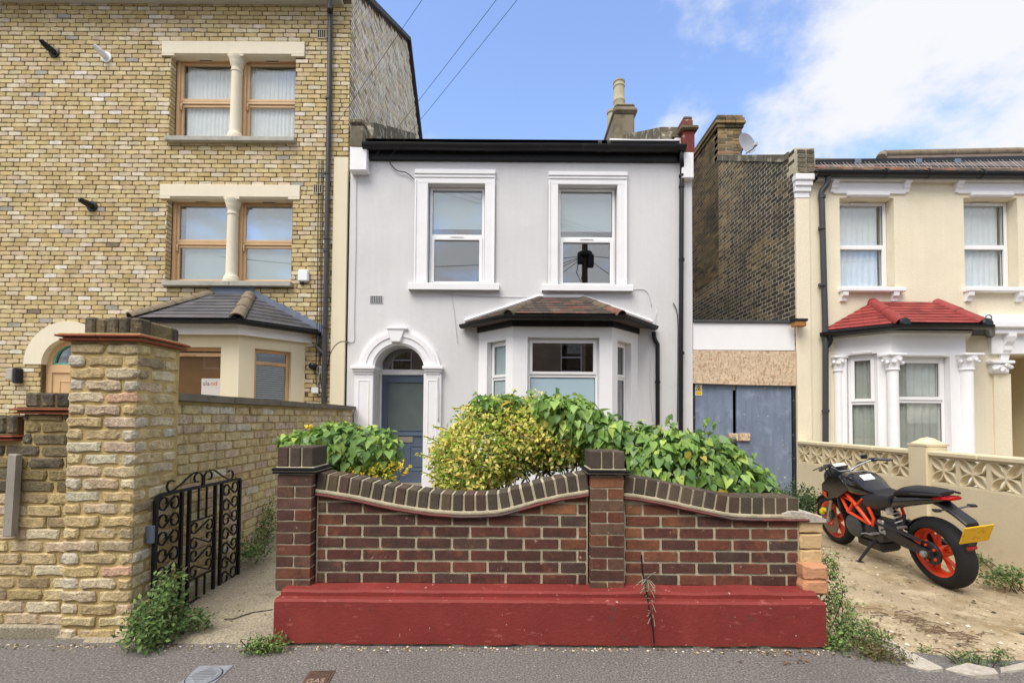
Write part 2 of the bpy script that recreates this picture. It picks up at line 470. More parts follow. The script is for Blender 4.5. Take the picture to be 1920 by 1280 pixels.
K['glass_mid'] = glass('reflecting_bay_glass', (.9,.92,.92,1), .36)
K['frost'] = mat('frosted_glass', s(176,200,210), rough=.25, var=.02, bump=0, spec=.6)
K['frost2'] = mat('curtained_glass', s(160,176,178), rough=.2, var=.06, vs=5, bump=0, spec=.6, streak=.1)
K['door_glass'] = mat('door_obscured_glass', s(96,108,108), rough=.18, var=.1, vs=4, bump=.3, bs=120, spec=.6)
K['cable'] = mat('black_cable', s(40,40,42), rough=.6, var=.05, bump=0)
K['white_cable'] = mat('white_cable', s(206,206,208), rough=.6, var=.05, bump=0)
K['letter'] = mat('satin_metal', s(190,186,176), rough=.35, metal=.7, var=.05, bump=0)
K['verge'] = mat('dark_verge', s(70,72,74), rough=.8, var=.15, bump=.2)
K['soffit'] = mat('grey_white_soffit', s(196,196,190), rough=.7, var=.04, bump=0)
K['vent'] = mat('terracotta_buff_vent', s(176,168,146), rough=.85, var=.1, bump=.1)
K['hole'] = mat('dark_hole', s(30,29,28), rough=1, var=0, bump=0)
K['vent_white'] = mat('painted_vent', s(196,198,200), rough=.8, var=.05, bump=.1)
K['plastic_white'] = mat('white_plastic', s(236,238,242), rough=.4, var=.02, bump=0)
K['amber'] = mat('rusty_amber', s(158,108,56), rough=.6, var=.2, vs=12, bump=.2)
K['leaf'] = mat('leaf', attr=True, rough=.5, var=.14, vs=30, bump=.1, bs=90, trans=.3, spec=.35)
K['twig'] = mat('twig_bark', s(70,54,42), rough=.95, var=.2, bump=.3)
K['dry'] = mat('dry_stem', s(150,138,122), rough=.95, var=.2, bump=.2)
K['roof'] = mat('roof_tile_far', s(96,84,76), rough=.9, var=.25, vs=6, bump=.4, bs=30, spots=[(6, .56, .7, s(150,134,104), .5), (9, .58, .7, s(110,70,58), .5)])
K['lid_grey'] = mat('galvanised_cover', s(150,154,160), rough=.6, var=.14, vs=16, metal=.3, bump=.5, bs=120, spots=[(14, .58, .7, s(110,112,116), .6)])
K['lid_rust'] = mat('rusty_cast_iron', s(96,74,64), rough=.85, var=.2, vs=30, bump=.5, bs=140)
# ------------------------------------------------------------------ bricks
def pick(rng, pal):
    """palette: list of (weight, colour)"""
    t = rng.random() * sum(w for w, _ in pal)
    for w, c in pal:
        t -= w
        if t <= 0: break
    k = rng.uniform(.9, 1.08)
    return (c[0]*k, c[1]*k*rng.uniform(.97, 1.03), c[2]*k*rng.uniform(.94, 1.05), 1)

def jag(u0, u1, v0, v1, rng, irr):
    """brick outline, counter-clockwise, with worn corners and wavy long edges"""
    w, h = u1-u0, v1-v0
    j = lambda a: rng.uniform(-a, a)
    c = min(irr*1.6, h*.2, w*.2)
    if irr < .0012 or w < .05:
        return [(u0+j(irr), v0+j(irr)), (u1+j(irr), v0+j(irr)), (u1+j(irr), v1+j(irr)), (u0+j(irr), v1+j(irr))]
    pts = [(u0+c*rng.random(), v0+c*rng.random()*.6)]
    for t in (.33, .66): pts.append((u0+w*(t+j(.08)), v0+j(irr)*1.2))
    pts += [(u1-c*rng.random(), v0+c*rng.random()*.6), (u1+j(irr*.6), v0+h*.5+j(h*.15))]
    pts += [(u1-c*rng.random(), v1-c*rng.random()*.6)]
    for t in (.66, .33): pts.append((u0+w*(t+j(.08)), v1+j(irr)*.8))
    pts += [(u0+c*rng.random(), v1-c*rng.random()*.6), (u0+j(irr*.6), v0+h*.5+j(h*.15))]
    return pts

def rows(u0, u1, v0, v1, ch=.075, L=.225, jt=.010, bond='stretcher', rng=random, off=0.):
    """(ua,ub,va,vb) of the brick faces of a wall"""
    out = []
    r = 0; v = v0
    while v < v1 - .02:
        va, vb = v, min(v+ch-jt, v1)
        seq = []
        H = L/2
        if bond == 'flemish': seq = [L, H]
        elif bond == 'english': seq = [L] if (r//1) % 3 != 2 else [H]
        else: seq = [L]
        st = {0: 0., 1: L/2}[r % 2] if bond != 'flemish' else {0: 0., 1: L*.75}[r % 2]
        if bond == 'loose': st += rng.uniform(-.05, .05)
        u = u0 - st + off - (L if bond != 'flemish' else L*1.5); i = 0
        while u < u1 - .01:
            l = seq[i % len(seq)]; i += 1
            e = rng.uniform(-.004, .004) if bond == 'loose' else 0
            a, b = max(u, u0), min(u+l-jt+e, u1)
            if b-a > .022: out.append((a, b, va, vb))
            u += l
        v += ch; r += 1
    return out

def cut(rs, holes, m=.006):
    for (h0, h1, k0, k1) in holes:
        nr = []
        for (a, b, c, d) in rs:
            vm = (c+d)/2
            if vm < k0 or vm > k1 or b <= h0 or a >= h1: nr.append((a, b, c, d)); continue
            if h0-m - a > .02: nr.append((a, h0-m, c, d))
            if b - (h1+m) > .02: nr.append((h1+m, b, c, d))
        rs = nr
    return rs

def lay(parent, fr, polys, pal, seed, material, depth=.03, proud=.006, ch=.004, irr=.003, nmax=300, name='brick', wob=.002, hidden=None, var=10):
    """polys: rects (ua,ub,va,vb) or outlines. Up to nmax that show largest become single parts, the rest one joined part."""
    rng = random.Random(seed)
    O, U, W, N = fr
    items = []
    for p in polys:
        if len(p) == 4 and not isinstance(p[0], tuple):
            uc, vc = (p[0]+p[1])/2, (p[2]+p[3])/2
        else:
            uc, vc = sum(q[0] for q in p)/len(p), sum(q[1] for q in p)/len(p)
        wp = O + U*uc + W*vc
        q = proj(wp); sc = -1
        if q and -10 < q[0] < 1930 and -10 < q[1] < 1290:
            sc = abs(N.dot((CAM-wp).normalized()))/q[2]**2
            if hidden and hidden(q[0], q[1]): sc = -.5 + .001*sc
        items.append((sc + rng.random()*1e-3*max(sc, 0), p, uc, vc))
    order = sorted(range(len(items)), key=lambda i: -items[i][0])
    solo = set(order[:nmax])
    cache = {}
    rest = MB()
    B = Matrix(((U.x, -N.x, W.x), (U.y, -N.y, W.y), (U.z, -N.z, W.z))).to_4x4()
    fl = (V((0,0,0)), V((1,0,0)), V((0,0,1)), V((0,-1,0)))
    for i, (sc, p, uc, vc) in enumerate(items):
        rect = len(p) == 4 and not isinstance(p[0], tuple)
        pr = proud + rng.uniform(-wob, wob)
        if i in solo:
            if rect:
                w, h = p[1]-p[0], p[3]-p[2]
                key = (round(w, 2), round(h, 3), rng.randrange(var))
                me = cache.get(key)
                if me is None:
                    me = MB().prism(jag(-w/2, w/2, -h/2, h/2, rng, irr), fl, -depth, proud, ch, pick(rng, pal)).mesh(name)
                    me.materials.append(material)
                    cache[key] = me
            else:
                me = MB().prism([(a-uc, b-vc) for a, b in p], fl, -depth, proud, ch, pick(rng, pal)).mesh(name)
                me.materials.append(material)
            o = obj(name, me, material, parent)
            o.matrix_basis = Matrix.Translation(O + U*uc + W*vc + N*(pr-proud)) @ B @ Matrix.Rotation(rng.uniform(-1, 1)*wob*2, 4, 'Y')
        else:
            poly = jag(p[0], p[1], p[2], p[3], rng, irr) if rect else p
            rest.prism(poly, fr, -depth, pr, ch, pick(rng, pal), back=False)
    if rest.f:
        rest.build(name+'work', material, parent, kind='stuff')

def wall_holes(x0, x1, z0, z1, holes, y0, y1, mb=None):
    """slab in the XZ plane from depth y0 (street) to y1 with rectangular openings"""
    m = mb or MB()
    xs = sorted({x0, x1} | {min(max(h[i], x0), x1) for h in holes for i in (0, 1)})
    zs = sorted({z0, z1} | {min(max(h[i], z0), z1) for h in holes for i in (2, 3)})
    solid = lambda a, b: not any(h[0]-1e-6 <= a <= h[1]+1e-6 and h[2]-1e-6 <= b <= h[3]+1e-6 for h in holes)
    for i in range(len(xs)-1):
        for j in range(len(zs)-1):
            xa, xb, za, zb = xs[i], xs[i+1], zs[j], zs[j+1]
            xm, zm = (xa+xb)/2, (za+zb)/2
            if not solid(xm, zm): continue
            m.add([(xa,y0,za),(xb,y0,za),(xb,y0,zb),(xa,y0,zb)], [(0,1,2,3)])
            m.add([(xa,y1,za),(xb,y1,za),(xb,y1,zb),(xa,y1,zb)], [(3,2,1,0)])
            def side(o, a, b):
                if o: m.add([a+(0,), b+(0,), b+(1,), a+(1,)], []); 
            nb = [(xa-1e-4 > x0 and solid(xa-1e-4, zm), (xa,za), (xa,zb)), (xb+1e-4 < x1 and solid(xb+1e-4, zm), (xb,zb), (xb,za)),
                  (za-1e-4 > z0 and solid(xm, za-1e-4), (xb,za), (xa,za)), (zb+1e-4 < z1 and solid(xm, zb+1e-4), (xa,zb), (xb,zb))]
            for sol, p, q in nb:
                if not sol:
                    m.add([(p[0],y0,p[1]),(q[0],y0,q[1]),(q[0],y1,q[1]),(p[0],y1,p[1])], [(0,1,2,3)])
    return m

# ------------------------------------------------------------------ windows and house pieces
def ring(m, x0, x1, z0, z1, y0, y1, w, ch=.004):
    m.cbox(x0, x0+w, y0, y1, z0, z1, ch); m.cbox(x1-w, x1, y0, y1, z0, z1, ch)
    m.cbox(x0+w-.001, x1-w+.001, y0+.002, y1, z0+.001, z0+w, ch); m.cbox(x0+w-.001, x1-w+.001, y0+.002, y1, z1-w, z1-.001, ch)

def curtain(name, parent, x0, x1, z0, z1, y, mt, amp=.025, wl=.09, seed=1, sag=0.):
    rng = random.Random(seed); n = int((x1-x0)/wl*8)+2; m = MB(); vs = []
    ph = 0
    for i in range(n+1):
        x = x0+(x1-x0)*i/n
        ph += 2*pi*(x1-x0)/n/wl*rng.uniform(.6, 1.5)
        a = amp*rng.uniform(.7, 1.2)
        for k in range(6):
            t = k/5
            z = z0+(z1-z0)*t - (sag*sin(pi*i/n) if k == 5 else 0)
            vs.append((x+.006*sin(3*t+ph), y+a*sin(ph+.4*t*sin(i))*(.55+.45*(1-t)), z))
    fs = [(i*6+k, (i+1)*6+k, (i+1)*6+k+1, i*6+k+1) for i in range(n) for k in range(5)]
    return m.add(vs, fs).build(name, mt, parent, smooth=True)

def upvc(parent, x0, x1, z0, z1, y, zt, gl, sash='lower', fw=.045, sw=.05, vent=True, frame=None, name='window', gl2=None):
    """plastic window: outer frame, transom at zt, one opening sash; panes are its sub-parts"""
    frame = frame or K['upvc']
    m = MB()
    ring(m, x0, x1, z0, z1, y, y+.07, fw)
    m.cbox(x0+fw-.001, x1-fw+.001, y+.004, y+.068, zt-.028, zt+.028, .004)
    lo, hi = (z0+fw, zt-.028), (zt+.028, z1-fw)
    a = lo if sash == 'lower' else hi
    ring(m, x0+fw-.012, x1-fw+.012, a[0]-.012, a[1]+.012, y-.016, y+.05, sw)
    if vent:
        m.cbox((x0+x1)/2-.11, (x0+x1)/2+.11, y-.026, y-.0165, zt-.022 if sash == 'lower' else z1-.035, zt-.006 if sash == 'lower' else z1-.02, .003)
    w = m.build(name, frame, parent, smooth=30)
    for b in (lo, hi):
        e = sw-.016 if b is a else -.003
        MB().box(x0+fw+e, x1-fw-e, y+.022, y+.03, b[0]+e, b[1]-e).build('pane', (gl2 or gl) if b is lo else gl, w)
        g = MB()
        ring(g, x0+fw+e-.003, x1-fw-e+.003, b[0]+e-.003, b[1]-e+.003, y+.012, y+.021, .011, .001)
        g.build('gasket', K['black_plastic'], w)
    return w

def strip(name, parent, mt, x0, x1, y0, y1, z0, z1, ch=.006, **k):
    return MB().cbox(x0, x1, y0, y1, z0, z1, ch).build(name, mt, parent, **k)

def half_gutter(name, parent, pts, r, mt, n=9):
    """open half-round channel along pts (horizontal path), outward side to the right of travel"""
    pts = [V(p) for p in pts]; vs = []; m = len(pts)
    for i, p in enumerate(pts):
        t = (pts[min(i+1, m-1)]-pts[max(i-1, 0)]).normalized(); o = V((t.y, -t.x, 0)).normalized()
        if 0 < i < m-1:
            t2 = (pts[i]-pts[i-1]).normalized(); o2 = V((t2.y, -t2.x, 0)); o = o/max(o.dot(o2), .5)
        for rr in (r, r*.88):
            for k in range(n+1):
                a = pi*k/n
                vs.append(p + o*(rr*cos(a)) + V((0, 0, -rr*sin(a))))
    c = 2*(n+1); fs = []
    for i in range(m-1):
        for k in range(n):
            fs.append((i*c+k, i*c+k+1, (i+1)*c+k+1, (i+1)*c+k))
            fs.append((i*c+n+2+k, i*c+n+1+k, (i+1)*c+n+1+k, (i+1)*c+n+2+k))
        fs.append((i*c+n+1, i*c, (i+1)*c, (i+1)*c+n+1)); fs.append((i*c+n, i*c+2*n+1, (i+1)*c+2*n+1, (i+1)*c+n))
    for e in (0, m-1): fs.append([e*c+k for k in range(n+1)])
    return MB().add(vs, fs).build(name, mt, parent, smooth=40)

def tile_slope(parent, A, B, C, D, nrow, tw, thick, mt, pal, seed, name='roof_tile', lap=1.35, wob=.002):
    """eave A->B, top D->C (seen from outside, A left); every tile is one part"""
    rng = random.Random(seed)
    A, B, C, D = V(A), V(B), V(C), V(D)
    up = ((D+C)/2-(A+B)/2); U = (B-A).normalized()
    up = (up-U*up.dot(U)); Ls = up.length; W = up.normalized(); N = U.cross(W).normalized()
    fu = lambda P: ((P-A).dot(U), (P-A).dot(W))
    a, b, c, d = fu(A), fu(B), fu(C), fu(D)
    hgt = (c[1]+d[1])/2
    if hgt < 0: N = -N
    for r in range(nrow):
        v0, v1 = hgt*r/nrow, min(hgt*(r+lap)/nrow, hgt)
        L = lambda v: a[0]+(d[0]-a[0])*v/hgt
        Rr = lambda v: b[0]+(c[0]-b[0])*v/hgt
        u = min(L(v0), L(v1)) - (tw/2 if r % 2 else 0)
        while u < Rr(v0):
            u0, u1 = u+.0015, u+tw-.0015
            p = [(max(u0, L(v0)), v0), (min(u1, Rr(v0)), v0), (min(u1, Rr(v1)), v1), (max(u0, L(v1)), v1)]
            u += tw
            if p[1][0]-p[0][0] < .02: continue
            if p[2][0] <= p[3][0]:
                t = (p[2][0]+p[3][0])/2; p = p[:2]+[(min(max(t, L(v1)), Rr(v1)), v1)]
            lift = thick*1.1
            vs = []
            for k in (0, 1):
                for (uu, vv) in p:
                    h = (lift*(1-(vv-v0)/max(v1-v0, .001)) + k*thick + rng.uniform(0, wob))
                    vs.append(A+U*uu+W*vv+N*h)
            n = len(p)
            fs = [list(range(n))[::-1], [n+i for i in range(n)]]+[(i, (i+1) % n, n+(i+1) % n, n+i) for i in range(n)]
            MB().add(vs, fs, pick(rng, pal)).build(name, mt, parent)

def hip_tiles(parent, P, Q, r, n, mt, name='hip_tile', ang=pi, col=None, pal=None, seed=3):
    P, Q = V(P), V(Q); t = (Q-P).normalized(); sd_ = t.cross(V((0,0,1))).normalized(); up = sd_.cross(t).normalized()
    rng = random.Random(seed)
    for i in range(n):
        a = P.lerp(Q, i/n); b = P.lerp(Q, min((i+1.12)/n, 1))
        vs = []; k = 10
        for e, (c, rr) in enumerate(((a, r*1.06), (b, r*.97))):
            for q in (rr, rr*.84):
                for j in range(k+1):
                    an = pi/2-ang/2+ang*j/k
                    vs.append(c+sd_*(q*cos(an))+up*(q*sin(an)-r*.35))
        o = k+1; fs = []
        for j in range(k):
            fs += [(j, j+1, 2*o+j+1, 2*o+j), (o+j+1, o+j, 3*o+j, 3*o+j+1), (j+1, j, o+j, o+j+1), (2*o+j, 2*o+j+1, 3*o+j+1, 3*o+j)]
        fs += [(0, 2*o, 3*o, o), (k, o+k, 3*o+k, 2*o+k)]
        MB().add(vs, fs, pick(rng, pal) if pal else col).build(name, mt, parent, smooth=50)

def pipe(name, parent, pts, r, mt, clips=(), n=12):
    o = MB().tube(pts, r, n).build(name, mt, parent, smooth=50)
    for c in clips:
        MB().lathe([(r, -.02), (r*1.25, -.02), (r*1.25, .02), (r, .02)], 14, c, V((0,0,1)), cap=False).build('pipe_clip', mt, o)
    return o
def arc_pts(P, steps=6):
    """smooth a polyline with Catmull-Rom"""
    P = [V(p) for p in P]; out = []
    for i in range(len(P)-1):
        a, b, c, d = P[max(i-1, 0)], P[i], P[i+1], P[min(i+2, len(P)-1)]
        for k in range(steps):
            t = k/steps
            out.append(.5*((2*b)+(c-a)*t+(2*a-5*b+4*c-d)*t*t+(3*b-a-3*c+d)*t**3))
    return out+[P[-1]]
def wire(name, parent, mt, px, Y, r=.006, steps=4, top=None):
    pts = arc_pts([at(p[0], p[1], p[2] if len(p) > 2 else Y) for p in px], steps)
    o = MB().tube(pts, r, 5).build(name, mt, parent, smooth=True)
    if top: tag(o, *top)
    return o
# ------------------------------------------------------------------ setting: ground, pavement, road, path, driveway
def sheet(name, mt, x0, x1, y0, y1, zf, nx=2, ny=2, label=None, poly=None):
    vs = []; fs = []
    for j in range(ny+1):
        for i in range(nx+1):
            x, y = x0+(x1-x0)*i/nx, y0+(y1-y0)*j/ny
            vs.append((x, y, zf(x, y)))
    for j in range(ny):
        for i in range(nx):
            k = j*(nx+1)+i
            fs.append((k, k+1, k+nx+2, k+nx+1))
    o = MB().add(vs, fs).build(name, mt, None, smooth=True)
    tag(o, label, None, None, 'structure'); return o
DRV = -.10
def sst(t): t = min(max(t, 0), 1); return t*t*(3-2*t)
def pave_z(x, y): return -.085*sst((x-1.9)/1.1) + .004*noise.noise(V((x*1.3, y*1.3, 0)))
sheet('ground', K['soil'], -300, 300, -300, 300, lambda x, y: -.32, 1, 1, 'dark earth under the whole street')
sheet('pavement', K['tarmac'], -14, 14, .45, 2.80, pave_z, 160, 24, 'grey asphalt pavement in front of the red plinth wall')
sheet('road', K['road'], -60, 60, -4.7, .32, lambda x, y: -.12, 1, 1, 'asphalt road behind the viewer')
sheet('opposite_pavement', K['tarmac'], -60, 60, -7.0, -4.85, lambda x, y: 0., 1, 1, 'pavement on the other side of the road')
k_ = MB(); k_.cbox(-14, 14, .32, .448, -.3, .0, .015); k_.cbox(-60, 60, -4.849, -4.701, -.3, .0, .015)
tag(k_.build('kerb', K['slabs']), 'pale stone kerbs along the road', None, None, 'structure')

def path_z(x, y): return .012+.052*(y-2.72)+.006*noise.noise(V((x*2, y*2, 3)))
pm = MB()
vs = []; nx, ny = 20, 60
for j in range(ny+1):
    for i in range(nx+1):
        x = -2.56+1.12*i/nx; t = j/ny
        y0 = 2.715+.02*noise.noise(V((x*9, 0, 0)))+.012*noise.noise(V((x*30, 0, 0)))
        y = y0+(7.6-y0)*t
        z = path_z(x, y) - (.03 if j == 0 else 0)
        vs.append((x, y, z))
pm.add(vs, [(j*(nx+1)+i, j*(nx+1)+i+1, (j+1)*(nx+1)+i+1, (j+1)*(nx+1)+i) for j in range(ny) for i in range(nx)])
tag(pm.build('path', K['path'], None, smooth=True), 'rough concrete path leading to the door beside the yellow brick wall', None, None, 'structure')
crk = MB(); cp = [(420, 1160), (440, 1159), (455, 1153), (475, 1147), (500, 1144), (512, 1142)]
crk.tube([atz(a, b, path_z(-1.8, 3.0)+.009) for a, b in cp], .0035, 4)
tag(crk.build('path_crack', K['hole']), 'thin crack across the concrete path', None, None, 'structure')
sheet('garden_bed', K['soil'], -1.46, 2.1, 3.1, 7.35, lambda x, y: .10+.03*noise.noise(V((x*3, y*3, 0))), 30, 30, 'soil of the front garden behind the brick wall')
def drive_z(x, y):
    return DRV + .012*noise.noise(V((x*.9, y*.9, 7))) + .006*noise.noise(V((x*4, y*4, 1))) + .04*sst((2.35-x)/.5)*sst((y-2.9)/.4)
sheet('driveway', K['drive'], 1.86, 4.75, 2.80, 7.45, lambda x, y: drive_z(x, y)+.008, 60, 90, 'sandy worn driveway where the motorcycle stands')
sheet('yellow_house_front_yard', K['path'], 4.75, 14, 2.80, 7.6, lambda x, y: -.02, 2, 2, 'concrete yard in front of the yellow house')
sheet('brick_house_front_yard', K['path'], -14, -2.56, 3.15, 7.6, lambda x, y: .1, 2, 2, 'concrete yard in front of the brick house')
# pale broken kerb slabs at the mouth of the driveway
sl = [[(1640,1198),(1668,1196),(1712,1222),(1768,1250),(1742,1254),(1704,1246),(1690,1238)],
      [(1772,1252),(1812,1240),(1866,1252),(1872,1260),(1826,1264)], [(1874,1250),(1930,1238),(1940,1250),(1876,1259)]]
for q in sl:
    zs = -.05
    for _ in range(4):
        c_ = [atz(a, b, zs) for a, b in q]; zs = max(pave_z(p.x, min(p.y, 2.8)) for p in c_)+.008
    pts = [atz(a, b, zs) for a, b in q]
    pts = [(p.x, p.y) for p in pts][::-1]
    if sum(pts[i][0]*pts[(i+1) % len(pts)][1]-pts[(i+1) % len(pts)][0]*pts[i][1] for i in range(len(pts))) < 0: pts = pts[::-1]
    o = MB().prism(pts, (V((0,0,0)), V((1,0,0)), V((0,1,0)), V((0,0,1))), -.15, zs, .006).build('kerb_slab', K['slabs'])
    tag(o, 'pale cracked kerb slab in the mouth of the driveway', None, 'broken slabs at the driveway mouth', 'structure')
# covers in the pavement
def floor_frame(px, py): return atz(px, py, .004)
def cover(name, label, quad, mt, up, rim, rnd):
    q = [atz(a, b, .0) for a, b in quad]            # far-left, far-right, then extrapolated near corners
    fl, fr_ = q[0], q[1]
    U = (fr_-fl); w = U.length; U = U.normalized(); W = V((-U.y, U.x, 0)); W = -W
    d = up
    O = fl + W*d
    t = thing(name, label, 'manhole cover' if rnd else 'cover', O)
    fr0 = (O+V((0,0,.0)), U, -W, V((0,0,1)))
    m = MB(); m.prism([(0,0),(w,0),(w,d),(0,d)], fr0, -.06, .007, .003); m.build('frame', mt, t)
    if rnd:
        m = MB(); m.lathe([(0, .0125), (w*.43, .0125), (w*.445, .009), (w*.445, .006)], 48, O+U*w/2-W*d/2, V((0,0,1))); m.build('lid', mt, t)
        m = MB(); m.lathe([(w*.448, .006), (w*.448, .0085), (w*.47, .0085), (w*.47, .006)], 48, O+U*w/2-W*d/2, V((0,0,1)), cap=False); m.build('seam', K['hole'], t)
        for i in range(-4, 5):
            for j in range(-4, 5):
                if i*i+j*j < 18:
                    c = O+U*(w/2+i*w*.08)-W*(d/2+j*w*.08)
                    MB().cbox(c.x-.013, c.x+.013, c.y-.006, c.y+.006, .0125, .0155, .002).build('tread', mt, t)
    else:
        m = MB(); m.prism([(.012,.012),(w-.012,.012),(w-.012,d-.012),(.012,d-.012)], fr0, .007, .011, .003); m.build('lid', mt, t)
        for k in range(14):
            v = .02+(d-.04)*k/13
            if .3 < k/13 < .62: 
                for (a, b) in ((.02, w*.2), (w*.8, w-.02)): MB().prism([(a,v),(b,v),(b,v+.004),(a,v+.004)], fr0, .011, .014).build('rib', mt, t)
            else: MB().prism([(.02,v),(w-.02,v),(w-.02,v+.004),(.02,v+.004)], fr0, .011, .014).build('rib', mt, t)
        txt = bpy.data.curves.new('lettering', 'FONT'); txt.body = 'GAS'; txt.size = w*.36; txt.extrude = .002; txt.align_x = 'CENTER'; txt.align_y = 'CENTER'
        tmp = bpy.data.objects.new('lettering', txt); COL.objects.link(tmp)
        dg = bpy.context.evaluated_depsgraph_get(); me = bpy.data.meshes.new_from_object(tmp.evaluated_get(dg))
        bpy.data.objects.remove(tmp)
        o = obj('lettering', me, K['gas_letter'], t)
        B = Matrix(((U.x, -W.x, 0), (U.y, -W.y, 0), (0, 0, 1))).to_4x4()
        o.matrix_basis = Matrix.Translation(O+U*w/2-W*d*.46+V((0,0,.0135))) @ B
K['gas_letter'] = mat('worn_letter_metal', s(160,140,124), rough=.6, var=.1)
cover('manhole_cover', 'grey square access cover with round lid set in the pavement', [(374,1249),(438,1248)], K['lid_grey'], .215, .02, True)
cover('gas_cover', 'small rusty brown gas cover with ribbed lid in the pavement', [(580,1259),(630,1257)], K['lid_rust'], .21, .01, False)
# ------------------------------------------------------------------ front garden wall (red brick on a red painted plinth)
YW = 2.92
fw = thing('front_garden_wall', 'dark red brick garden wall with dipping coping on a red painted plinth', 'wall', (0, YW, 0))
RED = [(3, s(104,62,48)), (3, s(90,54,44)), (2, s(114,72,52)), (2, s(80,54,46)), (1.0, s(134,90,62)), (1.4, s(96,74,60)), (1, s(76,60,52))]
COPE = [(3, s(86,75,63)), (2, s(76,67,57)), (1, s(94,80,64)), (1, s(82,64,54))]
pl0, pl1 = PX(514, 1160, 2.74), PX(1548, 1160, 2.74)
zP1, zP2 = PZ(850, 1093, YW), PZ(850, 1121, 2.77)
def rough_box(m, x0, x1, y0, y1, z0, z1, nx, amp, sd_):
    """box whose street face and top edge are slightly uneven"""
    vs = []; 
    for i in range(nx+1):
        x = x0+(x1-x0)*i/nx
        a = amp*noise.noise(V((x*2.5, sd_, 0))); b = amp*noise.noise(V((x*3.1, sd_, 5))); c = amp*.6*noise.noise(V((x*14, sd_, 9)))
        e = z0-.008+(amp*.9*noise.noise(V((x*3, sd_, 3)))+amp*.9*noise.noise(V((x*19, sd_, 4)))+amp*.7*noise.noise(V((x*47, sd_, 4))) if sd_ == 1. else 0)
        vs += [(x, y0+a, e), (x, y0+a*.6, z1-.012+b+c), (x, y0+.014+b, z1+b), (x, y1, z1+b+.004), (x, y1, z0)]
    fs = [(i*5+k, (i+1)*5+k, (i+1)*5+k+1, i*5+k+1) for i in range(nx) for k in range(4)]
    fs += [(0,1,2,3,4), [nx*5+k for k in (4,3,2,1,0)]]
    m.add(vs, fs)
m = MB(); rough_box(m, pl0, pl1, 2.735, 3.10, .025, zP2, 120, .006, 1.); m.build('plinth', K['red_paint'], fw, smooth=35)
m = MB(); rough_box(m, pl0+.012, pl1-.012, 2.79, 3.099, zP2-.03, zP1, 120, .005, 2.); m.build('plinth_ledge', K['red_paint'], fw, smooth=35)
m = MB(); rough_box(m, pl0+.01, pl1-.01, 2.748, 3.09, -.15, .04, 160, .012, 3.); m.build('plinth_foot', K['stone_cope'], fw, smooth=35)

